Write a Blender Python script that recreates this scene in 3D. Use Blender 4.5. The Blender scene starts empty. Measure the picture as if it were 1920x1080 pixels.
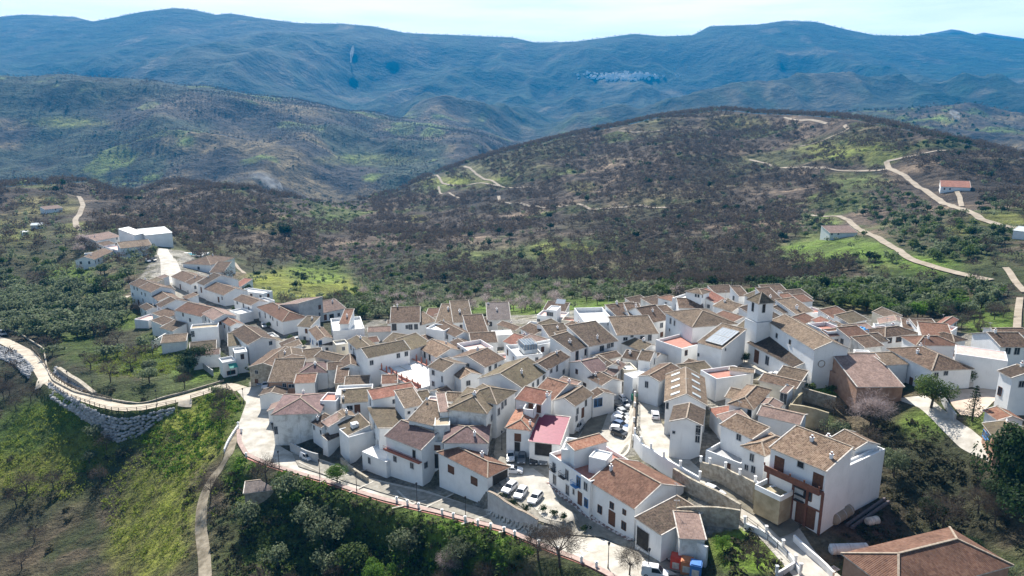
import bpy, math, random
import numpy as np
from mathutils import Vector, Matrix
R = math.radians
SC = bpy.context.scene
COL = SC.collection

# ------------------------------------------------------------ camera, sky, sun, exposure
CAMZ, PITCH, FPX = 80.0, R(13.5), 1300.0
cam_d = bpy.data.cameras.new('camera'); cam = bpy.data.objects.new('camera', cam_d); COL.objects.link(cam)
cam.location = (0, 0, CAMZ); cam.rotation_euler = (R(90) - PITCH, 0, 0)
cam_d.sensor_width = 36; cam_d.lens = 36 * FPX / 1920; cam_d.clip_start = 1; cam_d.clip_end = 60000
SC.camera = cam

SUN_AZ, SUN_EL = R(-13), R(43)         # azimuth measured from +Y towards +X
world = bpy.data.worlds.new('World'); SC.world = world; world.use_nodes = True
wn, wl = world.node_tree.nodes, world.node_tree.links
wn.clear()
sky = wn.new('ShaderNodeTexSky'); sky.sky_type = 'NISHITA'; sky.sun_disc = False
sky.sun_elevation = SUN_EL; sky.sun_rotation = SUN_AZ; sky.altitude = 700; sky.air_density = 1.0; sky.dust_density = 0.6; sky.ozone_density = 1.5
tc = wn.new('ShaderNodeTexCoord'); mp = wn.new('ShaderNodeMapping'); mp.inputs['Scale'].default_value = (1.6, 1.6, 14)
nz = wn.new('ShaderNodeTexNoise'); nz.inputs['Scale'].default_value = 2.3; nz.inputs['Detail'].default_value = 7; nz.inputs['Roughness'].default_value = 0.55
cr = wn.new('ShaderNodeValToRGB'); cr.color_ramp.elements[0].position = 0.3; cr.color_ramp.elements[1].position = 0.62
mx = wn.new('ShaderNodeMixRGB'); mx.inputs[2].default_value = (15, 16, 17, 1)
bg = wn.new('ShaderNodeBackground'); bg.inputs['Strength'].default_value = 0.064
wo = wn.new('ShaderNodeOutputWorld')
wl.new(tc.outputs['Generated'], mp.inputs['Vector']); wl.new(mp.outputs[0], nz.inputs['Vector']); wl.new(nz.outputs['Fac'], cr.inputs[0])
sz_ = wn.new('ShaderNodeSeparateXYZ'); wl.new(tc.outputs['Generated'], sz_.inputs[0]); hr = wn.new('ShaderNodeMapRange'); hr.inputs[1].default_value = .02; hr.inputs[2].default_value = .3; hr.inputs[3].default_value = .75; hr.inputs[4].default_value = .06; wl.new(sz_.outputs[2], hr.inputs[0])
ca_ = wn.new('ShaderNodeMath'); ca_.operation = 'MULTIPLY_ADD'; ca_.inputs[1].default_value = .35; wl.new(cr.outputs[0], ca_.inputs[0]); wl.new(hr.outputs[0], ca_.inputs[2]); ca_.use_clamp = True
vd = wn.new('ShaderNodeVectorMath'); vd.operation = 'DOT_PRODUCT'; vd.inputs[1].default_value = (math.sin(SUN_AZ), math.cos(SUN_AZ), 0); wl.new(tc.outputs['Generated'], vd.inputs[0])
dr_ = wn.new('ShaderNodeMapRange'); dr_.inputs[1].default_value = -.1; dr_.inputs[2].default_value = .85; dr_.inputs[3].default_value = .12; dr_.inputs[4].default_value = 1; wl.new(vd.outputs['Value'], dr_.inputs[0])
md_ = wn.new('ShaderNodeMath'); md_.operation = 'MULTIPLY'; wl.new(ca_.outputs[0], md_.inputs[0]); wl.new(dr_.outputs[0], md_.inputs[1]); wl.new(md_.outputs[0], mx.inputs[0]); wl.new(sky.outputs[0], mx.inputs[1]); wl.new(mx.outputs[0], bg.inputs[0]); wl.new(bg.outputs[0], wo.inputs[0])

sun_d = bpy.data.lights.new('sun', 'SUN'); sun = bpy.data.objects.new('sun', sun_d); COL.objects.link(sun)
sun_d.energy = 5.0; sun_d.angle = R(0.5); sun_d.color = (1.0, 0.95, 0.87)
sd = Vector((math.sin(SUN_AZ) * math.cos(SUN_EL), math.cos(SUN_AZ) * math.cos(SUN_EL), math.sin(SUN_EL)))
sun.rotation_euler = sd.to_track_quat('Z', 'Y').to_euler()
sun.location = (0, 0, 500)
SC.view_settings.view_transform = 'Standard'; SC.view_settings.look = 'None'
SC.view_settings.exposure = 1.05; SC.view_settings.gamma = 1
SC.cycles.max_bounces = 5; SC.cycles.diffuse_bounces = 2; SC.cycles.glossy_bounces = 2; SC.cycles.transmission_bounces = 2
SC.cycles.transparent_max_bounces = 4; SC.cycles.volume_bounces = 0
SC.cycles.use_denoising = True; SC.cycles.caustics_reflective = False; SC.cycles.caustics_refractive = False

# ------------------------------------------------------------ numpy helpers
CP, SP = math.cos(PITCH), math.sin(PITCH)
def ray(u, v):
    u = np.asarray(u, float); v = np.asarray(v, float)
    x = (u - 960) / FPX; y = (540 - v) / FPX
    dx, dy, dz = x, CP + y * SP, -SP + y * CP
    h = np.hypot(dx, dy)
    return np.arctan2(dx, dy), dz / h, h          # azimuth, slope per metre of horizontal range, horizontal part per metre of depth
def proj(x, y, z):
    x = np.asarray(x, float); dz = z - CAMZ
    zc = y * CP - dz * SP; yc = y * SP + dz * CP
    return 960 + FPX * x / zc, 540 - FPX * yc / zc, zc
def hsh(ix, iy, s):
    n = (ix.astype(np.int64) * 374761393 + iy.astype(np.int64) * 668265263 + s * 1442695041) & 0xffffffff
    n = ((n ^ (n >> 13)) * 1274126177) & 0xffffffff
    return ((n ^ (n >> 16)) & 0xffff) / 65535.0
def vn(x, y, s=0):
    ix, iy = np.floor(x), np.floor(y); fx, fy = x - ix, y - iy
    fx = fx * fx * (3 - 2 * fx); fy = fy * fy * (3 - 2 * fy)
    a, b = hsh(ix, iy, s), hsh(ix + 1, iy, s); c, d = hsh(ix, iy + 1, s), hsh(ix + 1, iy + 1, s)
    return (a + (b - a) * fx) * (1 - fy) + (c + (d - c) * fx) * fy
def fbm(x, y, o=4, s=0, g=0.5):
    t = 0; a = 1; n = 0
    for k in range(o):
        t = t + a * vn(x * 2 ** k + 17.3 * k, y * 2 ** k - 9.1 * k, s + k); n += a; a *= g
    return t / n
def ridg(x, y, o=4, s=0):
    t = 0; a = 1; n = 0
    for k in range(o):
        t = t + a * (1 - np.abs(2 * vn(x * 2 ** k + 5.3 * k, y * 2 ** k + 3.7 * k, s + k) - 1)); n += a; a *= 0.5
    return t / n

# ------------------------------------------------------------ terrain: anchor points (pixel column, pixel row, height) or (.., range)
AZ = [  # near ground, heights in metres
 (440,735,1.5),(480,800,.8),(1180,1058,10.8),(1250,1083,12),
 (1150,980,10),(1050,925,9.3),(980,895,8.6),(1035,868,9.2),(950,840,9),(1150,800,10.6),(1185,730,12.3),(1195,690,13.5),(1225,780,13.8),(1220,722,14.8),(1255,850,14.5),
 (1335,928,15.2),(1300,890,15),(1400,960,15),(1480,1000,14.5),(1560,1075,13.5),(1560,970,15),(1640,930,15),(1720,880,17),(1800,960,14),(1850,1040,13),(1650,1050,14),
 (1860,850,21.5),(1750,765,22.5),(1850,745,23.5),(1620,720,21),(1450,695,19.5),(1400,662,19),(1530,705,20.5),(1640,765,20),(1500,850,17.5),(1600,820,17),(1400,800,16),(1350,700,17),
 (1700,640,20.5),(1850,650,22),(1900,600,21),(1300,600,16),(1100,620,12),(900,640,9),(760,640,7),(640,650,5),(560,650,4),(700,720,6.5),(850,740,9),(950,740,10),(1000,690,11),
 (1100,700,12.5),(1300,700,16),(620,760,4),(620,820,2),(800,850,6),(720,800,5),(560,620,3.5),(450,560,2.5),(350,510,3),(300,500,4),(350,540,3),(250,560,0),(285,447,5),(230,470,4),
 (330,640,0),(420,660,1),(480,690,1.5),(400,610,3),(500,760,1),
 (0,640,-1),(60,670,-1),(100,715,-1),(140,740,-.5),(220,768,0),(300,760,.3),(380,735,.8),(200,700,0),(300,700,0),(150,620,-2),(50,600,-3),(130,530,-2),(50,530,-5),
 (100,745,-2.5),(165,800,-6),(215,828,-7.5),(320,782,-2),(270,810,-6),(0,760,-7),(0,850,-13),(100,860,-13),(200,860,-11),(200,920,-15),(0,1000,-21),(100,1000,-19),(250,1060,-17),(300,900,-9),(340,840,-6),
 (400,800,-2),(380,900,-5),(385,1000,-8),(385,1080,-9.5),(435,850,-1),(500,980,-6),(600,1000,-6),(600,1075,-11),(700,1060,-6),(720,990,-3),(800,1040,-2.5),(900,1070,-3),(1000,1070,1),(1080,1085,5),
 (450,500,-8),(450,540,-3),(560,560,-3),(620,590,0),(560,520,-8),(700,570,-6),(850,585,-1),(1000,590,4),(1150,570,8),(1250,555,11),(1400,545,16),(1550,560,16),(1650,580,17),(1750,600,18),(1900,570,20),
 (600,480,-25),(750,520,-20),(900,525,-18),(1100,525,-10),(1300,520,0),(1500,520,8),(1700,520,14),(1850,528,18),
 (380,470,-4),(420,440,-8),
 (453,836,0),(469,857,0),(500,869,.1),(531,879,.2),(566,889,.35),(602,899,.5),(660,918,1.1),(722,937,1.8),(775,950,2.6),(827,962,3.4),(885,977,4.2),(943,992,5.2),(1010,1018,6.7),(1081,1048,8.5),(1130,1075,9.6),
 (510,835,.4),(548,850,.5),(605,864,.8),(650,882,1.2),(690,897,1.6),(745,910,2.2),(800,922,3),(860,938,3.8),(905,954,4.6),(480,890,-3),(560,915,-2.6),(650,945,-1.6),(720,965,-1),(800,988,0),(880,1012,1.6),(960,1035,3.4),(1040,1065,5.8),
 (930,900,8.6),(960,930,8),(1000,955,8.3),(1000,860,9.3),(1130,850,10),(940,780,9),(1210,1020,11.2),(1130,1000,10),
]
AD = [  # farther ground, ranges in metres along the view axis
 (0,480,400),(0,430,480),(0,390,580),(0,352,780),(150,450,430),(150,400,540),(150,365,640),(150,340,800),(300,400,600),(300,350,780),(300,328,880),(420,400,620),(420,345,860),(420,332,900),(520,420,600),(540,380,800),(560,362,950),
 (640,430,640),(640,400,800),(640,384,980),(760,470,520),(760,400,760),(850,430,640),(850,380,800),
 (700,372,1050),(800,330,1120),(880,302,1150),(950,282,1180),(1030,262,1220),(1110,243,1240),(1230,218,1240),(1350,203,1200),(1430,210,1150),(1500,214,1100),(1600,222,1000),(1700,242,900),(1800,262,800),(1920,292,720),
 (1000,380,760),(1100,320,900),(1250,300,850),(1300,400,600),(1000,480,500),(1150,450,540),(1300,470,440),(1400,500,380),(1450,420,520),(1500,320,720),(1500,260,900),(1600,420,480),(1600,350,620),(1600,470,380),(1700,320,640),(1800,400,420),(1800,320,600),(1900,470,320),(1900,360,520),(1350,350,720),(1350,260,980),(1200,260,1080),(1700,400,480),
 (0,345,1400),(150,345,1400),(300,345,1400),(450,350,1450),(560,368,1500),(640,380,1600),(720,365,1700),(800,325,1900),(900,290,2100),
 (0,250,1800),(150,260,1800),(300,260,1800),(450,280,1800),(600,300,1850),(700,300,2000),(300,200,2100),(500,230,2100),(700,260,2300),(0,200,2000),
 (0,147,2350),(80,150,2350),(150,143,2400),(220,152,2400),(300,157,2450),(400,172,2500),(500,186,2550),(600,200,2600),(700,218,2700),(800,232,2750),(880,252,2800),(960,276,2850),(1050,262,2900),
 (1150,245,3000),(1350,215,3000),(1600,225,2200),(1700,212,2300),(1790,207,2350),(1920,214,2400),(1800,240,1900),(1700,240,1900),(1920,262,1800),(1450,222,2900),
 (0,135,4200),(150,130,4200),(250,148,3900),(400,150,3900),(600,170,3900),(800,200,3800),(950,240,3600),(1100,220,3700),(1250,190,3900),(1400,200,3700),(1550,205,3500),(1700,200,3600),(1900,200,3600),
 (0,90,5000),(200,80,5100),(400,95,5000),(600,120,4800),(800,130,4900),(1000,150,4700),(1150,145,4600),(1300,130,4800),(1500,120,4900),(1700,130,4800),(1900,130,4800),(1050,200,4000),(1150,165,4350),
]
CREST = [(-400,30),(-200,22),(0,26),(40,22),(100,25),(140,27),(173,36),(215,28),(265,18),(325,11),(360,14),(405,24),(430,21),(490,31),(560,40),(640,41),(700,46),(760,58),(860,62),(960,66),(1005,76),(1080,74),(1190,59),(1240,64),(1300,62),(1330,45),(1420,42),(1470,35),(1530,37),(1590,52),(1640,62),(1700,63),(1770,60),(1820,60),(1920,72),(2050,66),(2300,60)]
FAR = [(1500,90),(1640,78),(1725,63),(1785,50),(1830,60),(1845,56),(1890,64),(1960,74),(2100,80)]
def anchors():
    P = []
    for u, v, z in AZ:
        a, t, h = ray(u, v); r = (z - CAMZ) / t; P.append((float(a), math.log(r), float(t)))
    for u, v, d in AD:
        a, t, h = ray(u, v); P.append((float(a), math.log(d * h), float(t)))
    for u, v in CREST:
        a, t, h = ray(u, v); P.append((float(a), math.log(6200 * h), float(t)))
        P.append((float(a), math.log(7600 * h), float(t) - .045))
    for az, r, t in [(-.6,3100,-.03),(-.4,3100,-.035),(-.2,3200,-.05),(0,3300,-.05),(.2,2000,-.07),(0,2000,-.13),(.1,1700,-.09),(.35,1700,-.075),(.45,1450,-.075),(.55,1300,-.08),(.6,1300,-.08),(.3,1900,-.07),
                     (-.65,1050,-.14),(-.5,1080,-.14),(-.35,1150,-.15),(-.2,1250,-.15),
                     (-.5,35,-2),(0,35,-2),(.5,35,-1.9),(-.5,60,-1.25),(0,60,-1.1),(.5,60,-1.05),(1.0,100,-.6),(1.0,50,-1.2),(-1.0,100,-.9),(-1,50,-1.7)]:
        P.append((az, math.log(r), t))
    for az, lr, t in list(P):
        if az < -.56 and az > -.75: P.append((az - .35, lr, t))
        if az > .56 and az < .75: P.append((az + .35, lr, t))
    return np.array(P)
REG_ = 2e-3
def tps_fit(P):
    S = np.column_stack([P[:, 0] * 2.6, P[:, 1]])
    d2 = ((S[:, None] - S[None]) ** 2).sum(-1)
    K = 0.5 * d2 * np.log(d2 + 1e-12) + np.eye(len(S)) * REG_
    n = len(S); A = np.zeros((n + 3, n + 3)); A[:n, :n] = K; Q = np.column_stack([np.ones(n), S]); A[:n, n:] = Q; A[n:, :n] = Q.T
    w = np.linalg.solve(A, np.concatenate([P[:, 2], np.zeros(3)]))
    return S, w
def tps_eval(S, w, az, lr):
    q = np.column_stack([az.ravel() * 2.6, lr.ravel()]); out = np.empty(len(q))
    for i in range(0, len(q), 20000):
        b = q[i:i + 20000]; d2 = ((b[:, None] - S[None]) ** 2).sum(-1)
        out[i:i + 20000] = (0.5 * d2 * np.log(d2 + 1e-12)) @ w[:-3] + w[-3] + b @ w[-2:]
    return out.reshape(az.shape)
NA, NR = 560, 760
AZ0, AZ1, L0, L1, L2 = -1.0, 1.0, math.log(34.), math.log(9500.), 0
azs = np.linspace(AZ0, AZ1, NA); lrs = np.linspace(L0, L1, NR)
_S, _w = tps_fit(anchors())
ca, cl = np.linspace(AZ0, AZ1, 211), np.linspace(L0, L1, 291)
_G = tps_eval(_S, _w, *np.meshgrid(ca, cl, indexing='ij'))
def _cub(G, n, axis):       # cubic (Catmull-Rom) upsampling along one axis
    G = np.moveaxis(G, axis, 0); m = G.shape[0]; p = np.linspace(0, m - 1, n); i = np.clip(np.floor(p).astype(int), 0, m - 2); f = (p - i)[:, None]
    g = lambda k: G[np.clip(i + k, 0, m - 1)]
    a, b, c, d = g(-1), g(0), g(1), g(2)
    o = b + .5 * f * (c - a + f * (2 * a - 5 * b + 4 * c - d + f * (3 * (b - c) + d - a)))
    return np.moveaxis(o, 0, axis)
T = _cub(_cub(_G, NA, 0), NR, 1)
AA, LL = np.meshgrid(azs, lrs, indexing='ij'); RR = np.exp(LL)
GX, GY = RR * np.sin(AA), RR * np.cos(AA)
def sstep(a, b, x): t = np.clip((x - a) / (b - a), 0, 1); return t * t * (3 - 2 * t)
wx = GX + 260 * (fbm(GX / 900, GY / 900, 3, 5) - .5); wy = GY + 260 * (fbm(GX / 900, GY / 900, 3, 9) - .5)
cu, cv = [np.array(c, float) for c in zip(*CREST)]
crest_az, crest_t, _h = ray(cu, cv)
far_m = sstep(2600, 3600, RR) * (1 - .85 * sstep(5200, 6100, RR))
dz = (ridg(wx / 1500, wy / 2300, 5, 21) - .62) * 660 * far_m
mid_m = sstep(420, 800, RR) * (1 - sstep(2600, 3600, RR))
dz += (ridg(wx / 380, wy / 500, 5, 33) - .62) * 112 * mid_m * (.5 + .5 * sstep(700, 1700, RR))
near_m = sstep(250, 420, RR)
dz += (fbm(GX / 60, GY / 60, 4, 3) - .5) * 7 * near_m * (1 - sstep(3000, 5000, RR))
dz += (fbm(GX / 9, GY / 9, 3, 8) - .5) * .5 * sstep(90, 140, RR) * (1 - sstep(700, 900, RR)) * (AA < -.1)
T = T + dz / RR
# keep the noise from lifting anything above the mountain crest as it is seen over the valley
ct = np.interp(azs, crest_az, crest_t)[:, None]
T = np.where((RR > 3600) & (T > ct - .003), ct - .003 + (T - ct + .003) * .12, T)
def cap(pts, r0, r1, a0, a1):
    global T
    cu_, cv_ = [np.array(c, float) for c in zip(*pts)]; ca_, ct_, _q = ray(cu_, cv_); cc = np.interp(azs, ca_, ct_)[:, None]
    m = sstep(r0 * .94, r0 * 1.06, RR) * (1 - sstep(r1 * .85, r1 * 1.15, RR)) * sstep(a0 - .05, a0 + .05, AA) * (1 - sstep(a1 - .07, a1 + .07, AA))
    T = T + m * (np.where(T > cc - .004, cc - .004 + (T - cc + .004) * .12, T) - T)
cap([(600,395),(640,386),(700,372),(800,330),(880,302),(950,282),(1030,262),(1110,243),(1230,218),(1350,203),(1430,210),(1500,214),(1600,222),(1700,242),(1800,262),(1920,292),(2100,330)], 650, 1500, -.15, .8)
cap([(-200,150),(0,147),(80,150),(150,143),(220,152),(300,157),(400,172),(500,186),(600,200),(700,218),(800,232),(880,252),(960,276),(1000,285)], 1500, 2750, -.9, -.06)
cap([(-200,330),(0,350),(100,342),(230,330),(300,326),(420,330),(500,348),(560,362),(620,380)], 620, 1150, -.9, -.3)
GZ = CAMZ + T * RR
# cuts and fills: the streets lie on even grades
def pz0(u, v, z):
    a, t, _ = ray(u, v); r = (z - CAMZ) / t; return float(r * math.sin(a)), float(r * math.cos(a)), z
def grade(pts, ri, ro):
    q = np.array([pz0(*p) for p in pts]); s = np.concatenate([[0], np.cumsum(np.hypot(*np.diff(q[:, :2], axis=0).T))]); t = np.arange(0, s[-1], 1.2)
    q = np.column_stack([np.interp(t, s, q[:, k]) for k in range(3)])
    for _ in range(6): q[1:-1] = (q[:-2] + 2 * q[1:-1] + q[2:]) / 4
    m = (GX > q[:, 0].min() - ro) & (GX < q[:, 0].max() + ro) & (GY > q[:, 1].min() - ro) & (GY < q[:, 1].max() + ro)
    ii, jj = np.where(m); d2 = (GX[ii, jj][:, None] - q[:, 0]) ** 2 + (GY[ii, jj][:, None] - q[:, 1]) ** 2; k = d2.argmin(1); d = np.sqrt(d2[np.arange(len(k)), k])
    w = np.exp(-d2 / 9.0) + 1e-12; zq = (w * q[:, 2]).sum(1) / w.sum(1); f = 1 - sstep(ri, ro, d); GZ[ii, jj] = GZ[ii, jj] * (1 - f) + zq * f
grade([(1185,690,13.3),(1170,735,12),(1145,790,10.8),(1110,840,9.8),(1050,880,9),(985,910,8.5)], 4.5, 8)
grade([(1040,915,8.9),(1090,960,9.4),(1150,1000,10.2),(1210,1040,11),(1270,1075,12)], 5, 8)
grade([(1218,722,15),(1217,775,14.6),(1228,820,14.3),(1258,865,14.2),(1315,908,14.6),(1380,952,14.6),(1440,990,14.3),(1500,1035,13.8),(1545,1085,13.2)], 3, 5)
grade([(480,760,1.2),(478,800,.7),(487,845,.1),(525,862,.1),(570,877,.3),(620,888,.7),(705,915,1.5),(810,940,3.0),(925,972,4.8),(1010,1000,6.5),(1105,1028,8.3),(1200,1070,10.8)], 6.5, 10)
grade([(930,872,8.8),(950,908,8.4),(978,930,8.3),(1008,945,8.5),(1035,960,8.9)], 4.2, 5.6)
grade([(8,640,-1),(47,660,-1),(72,685,-1),(86,709,-1),(117,730,-.8),(155,745,-.5),(194,758,-.2),(233,766,0),(285,762,.2),(337,748,.5),(384,735,.8),(425,722,1.2),(462,735,1.4)], 2.6, 5)
T = (GZ - CAMZ) / RR
def Zf(x, y):
    x = np.asarray(x, float); y = np.asarray(y, float)
    r = np.hypot(x, y); a = np.arctan2(x, y)
    i = np.clip((a - AZ0) / (AZ1 - AZ0) * (NA - 1), 0, NA - 1.001); j = np.clip((np.log(r) - L0) / (L1 - L0) * (NR - 1), 0, NR - 1.001)
    i0, j0 = i.astype(int), j.astype(int); fi, fj = i - i0, j - j0
    return (GZ[i0, j0] * (1 - fi) + GZ[i0 + 1, j0] * fi) * (1 - fj) + (GZ[i0, j0 + 1] * (1 - fi) + GZ[i0 + 1, j0 + 1] * fi) * fj
def P(u, v, h=0.0):
    """pixel of the photograph -> point h metres above the ground it shows"""
    a, t, _ = ray(u, v); a = float(a); t = float(t)
    rr = np.exp(np.linspace(math.log(55), math.log(9400), 1600)); zz = Zf(rr * math.sin(a), rr * math.cos(a)) + h
    g = zz - (CAMZ + t * rr); k = np.argmax(g >= 0)
    if g[k] < 0: k = len(rr) - 1
    if k > 0:
        f = g[k - 1] / (g[k - 1] - g[k]); r = rr[k - 1] + (rr[k] - rr[k - 1]) * f
    else: r = rr[0]
    return Vector((r * math.sin(a), r * math.cos(a), CAMZ + t * r))
def PZ(u, v, z):
    a, t, _ = ray(u, v); r = (z - CAMZ) / float(t)
    return Vector((r * math.sin(float(a)), r * math.cos(float(a)), z))
def Pv(u, v):
    return [P(a, b) for a, b in zip(u, v)]

# ------------------------------------------------------------ mesh / material helpers
def mesh(name, V, F, mats=(), uv=None, mi=None, smooth=False):
    me = bpy.data.meshes.new(name); me.from_pydata([tuple(v) for v in V], [], F)
    for m in mats: me.materials.append(m)
    if uv is not None:
        l = me.uv_layers.new(name='UVMap'); l.data.foreach_set('uv', np.array(uv, dtype=np.float32).ravel())
    if mi is not None: me.polygons.foreach_set('material_index', mi)
    if smooth: me.polygons.foreach_set('use_smooth', [True] * len(F))
    me.update(); return me
def nmesh(name, V, F, mats=(), smooth=False, col=None, mi=None):
    """numpy mesh, F is (n,k) with one k"""
    V = np.asarray(V, np.float32); F = np.asarray(F, np.int32); k = F.shape[1]
    me = bpy.data.meshes.new(name); me.vertices.add(len(V)); me.vertices.foreach_set('co', V.ravel())
    me.loops.add(F.size); me.loops.foreach_set('vertex_index', F.ravel()); me.polygons.add(len(F))
    me.polygons.foreach_set('loop_start', np.arange(len(F), dtype=np.int32) * k)
    try: me.polygons.foreach_set('loop_total', np.full(len(F), k, np.int32))
    except Exception: pass
    if col is not None:
        c = me.color_attributes.new('Col', 'FLOAT_COLOR', 'POINT')
        c.data.foreach_set('color', np.column_stack([col, np.ones(len(col))]).astype(np.float32).ravel())
    for m in mats: me.materials.append(m)
    if mi is not None: me.polygons.foreach_set('material_index', mi)
    if smooth: me.polygons.foreach_set('use_smooth', np.ones(len(F), bool))
    me.update(calc_edges=True); me.validate(); return me
def link(name, me, parent=None, loc=(0, 0, 0), rz=0):
    o = bpy.data.objects.new(name, me); COL.objects.link(o); o.location = loc; o.rotation_euler = (0, 0, rz)
    if parent: o.parent = parent
    return o
def tag(o, label=None, cat=None, group=None, kind=None):
    if label: o['label'] = label
    if cat: o['category'] = cat
    if group: o['group'] = group
    if kind: o['kind'] = kind
    return o
class MB:
    def __init__(s): s.V = []; s.F = []; s.U = []; s.M = []
    def face(s, pts, m=0, uv=None):
        i = len(s.V); s.V += [tuple(p) for p in pts]; s.F.append(list(range(i, i + len(pts)))); s.M.append(m)
        s.U += [tuple(q) for q in uv] if uv else [(p[0] + p[1], p[2]) for p in pts]
    def box(s, x0, x1, y0, y1, z0, z1, m=0):
        a = [(x0, y0, z0), (x1, y0, z0), (x1, y1, z0), (x0, y1, z0), (x0, y0, z1), (x1, y0, z1), (x1, y1, z1), (x0, y1, z1)]
        for f in ((0, 3, 2, 1), (4, 5, 6, 7), (0, 1, 5, 4), (1, 2, 6, 5), (2, 3, 7, 6), (3, 0, 4, 7)): s.face([a[k] for k in f], m)
    def bar(s, p, q, w, h=None, m=0, up=(0, 0, 1)):
        p, q = Vector(p), Vector(q); d = (q - p)
        if d.length < 1e-6: return
        d.normalize(); upv = Vector(up)
        if abs(d.dot(upv)) > .98: upv = Vector((1, 0, 0))
        a = d.cross(upv).normalized(); b = a.cross(d).normalized(); h = h or w; a *= w / 2; b *= h / 2
        A = [p - a - b, p + a - b, p + a + b, p - a + b]; B = [x + (q - p) for x in A]
        s.face(A[::-1], m); s.face(B, m)
        for k in range(4): s.face([A[k], A[(k + 1) % 4], B[(k + 1) % 4], B[k]], m)
    def tube(s, p, q, r0, r1=None, n=7, m=0, caps=True):
        p, q = Vector(p), Vector(q); r1 = r0 if r1 is None else r1; d = (q - p).normalized()
        u = Vector((1, 0, 0)) if abs(d.x) < .8 else Vector((0, 1, 0)); a = d.cross(u).normalized(); b = d.cross(a)
        A = [p + (a * math.cos(t) + b * math.sin(t)) * r0 for t in [6.28318 * k / n for k in range(n)]]
        B = [q + (a * math.cos(t) + b * math.sin(t)) * r1 for t in [6.28318 * k / n for k in range(n)]]
        for k in range(n): s.face([A[k], A[(k + 1) % n], B[(k + 1) % n], B[k]], m)
        if caps: s.face(A[::-1], m); s.face(B, m)
    def slab(s, pts, th, m=0, me_=None, uv=None):
        T_ = [Vector(p) for p in pts]; B_ = [p - Vector((0, 0, th)) for p in T_]; n = len(T_); me_ = m if me_ is None else me_
        s.face(T_, m, uv); s.face(B_[::-1], me_)
        for k in range(n): s.face([B_[k], B_[(k + 1) % n], T_[(k + 1) % n], T_[k]], me_)
    def mesh(s, name, mats, smooth=False): return mesh(name, s.V, s.F, mats, s.U, s.M, smooth)
    def build(s, name, mats, parent=None, loc=(0, 0, 0), rz=0, smooth=False):
        return link(name, s.mesh(name, mats if isinstance(mats, (list, tuple)) else [mats], smooth), parent, loc, rz)

def newmat(name, rough=.85):
    m = bpy.data.materials.new(name); m.use_nodes = True; n = m.node_tree.nodes; b = n['Principled BSDF']
    b.inputs['Roughness'].default_value = rough; b.inputs['Specular IOR Level'].default_value = .25
    return m, n, m.node_tree.links, b
def noise_mat(name, c1, c2, scale, rough=.9, bump=0, detail=4, space='Object', c3=None, rnd=0, bscale=None, dist=.05):
    m, n, l, b = newmat(name, rough)
    t = n.new('ShaderNodeTexCoord'); z = n.new('ShaderNodeTexNoise'); z.inputs['Scale'].default_value = scale; z.inputs['Detail'].default_value = detail; z.inputs['Roughness'].default_value = .6
    r = n.new('ShaderNodeValToRGB'); r.color_ramp.elements[0].position = .35; r.color_ramp.elements[1].position = .68
    r.color_ramp.elements[0].color = (*c1, 1); r.color_ramp.elements[1].color = (*c2, 1)
    if c3: e = r.color_ramp.elements.new(.52); e.color = (*c3, 1)
    l.new(t.outputs[space], z.inputs['Vector']); l.new(z.outputs['Fac'], r.inputs[0])
    out = r.outputs[0]
    if rnd:
        oi = n.new('ShaderNodeObjectInfo'); hs = n.new('ShaderNodeHueSaturation'); mr = n.new('ShaderNodeMapRange')
        mr.inputs['To Min'].default_value = 1 - rnd; mr.inputs['To Max'].default_value = 1 + rnd
        l.new(oi.outputs['Random'], mr.inputs[0]); l.new(mr.outputs[0], hs.inputs['Value']); l.new(out, hs.inputs['Color']); out = hs.outputs[0]
    l.new(out, b.inputs['Base Color'])
    if bump:
        z2 = n.new('ShaderNodeTexNoise'); z2.inputs['Scale'].default_value = bscale or scale * 3; z2.inputs['Detail'].default_value = 5; l.new(t.outputs[space], z2.inputs['Vector'])
        bp = n.new('ShaderNodeBump'); bp.inputs['Strength'].default_value = bump; bp.inputs['Distance'].default_value = dist; l.new(z2.outputs['Fac'], bp.inputs['Height']); l.new(bp.outputs[0], b.inputs['Normal'])
    return m

# ------------------------------------------------------------ the ground sheet
def blob(u, v, ru, rv, az, t):
    """soft ellipse on the ground round the point shown at pixel (u,v)"""
    return None
PU, PV, PZC = proj(GX, GY, GZ)
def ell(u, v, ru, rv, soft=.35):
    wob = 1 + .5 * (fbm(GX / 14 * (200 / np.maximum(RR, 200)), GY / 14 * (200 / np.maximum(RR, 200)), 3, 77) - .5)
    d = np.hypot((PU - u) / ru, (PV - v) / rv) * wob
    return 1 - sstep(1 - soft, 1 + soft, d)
n1 = fbm(GX / 25, GY / 25, 4, 1); n2 = fbm(GX / 6, GY / 6, 3, 2); n3 = fbm(GX / 160, GY / 160, 4, 4); n4 = fbm(GX / 420, GY / 700, 4, 6)
def mixc(c, d, f): return c * (1 - f[..., None]) + np.array(d) * f[..., None]
base = np.zeros(GX.shape + (3,)) + np.array([.062, .062, .03])
base = mixc(base, (.12, .095, .06), sstep(.42, .62, n1))
base = mixc(base, (.05, .062, .022), sstep(.5, .66, n2))
base = mixc(base, (.06, .085, .02), sstep(.54, .64, fbm(GX / 45, GY / 45, 4, 12)) * .8)
hill = sstep(380, 560, RR)
hc = np.zeros(GX.shape + (3,)) + np.array([.078, .058, .043])
hc = mixc(hc, (.165, .122, .084), sstep(.52, .70, n1)); hc = mixc(hc, (.07, .07, .03), sstep(.5, .7, n3))
hc = mixc(hc, (.075, .095, .025), sstep(.60, .70, fbm(GX / 70, GY / 70, 4, 15)) * .9)
base = base * (1 - hill[..., None]) + hc * hill[..., None]
fh = sstep(1250, 1500, RR)
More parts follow.
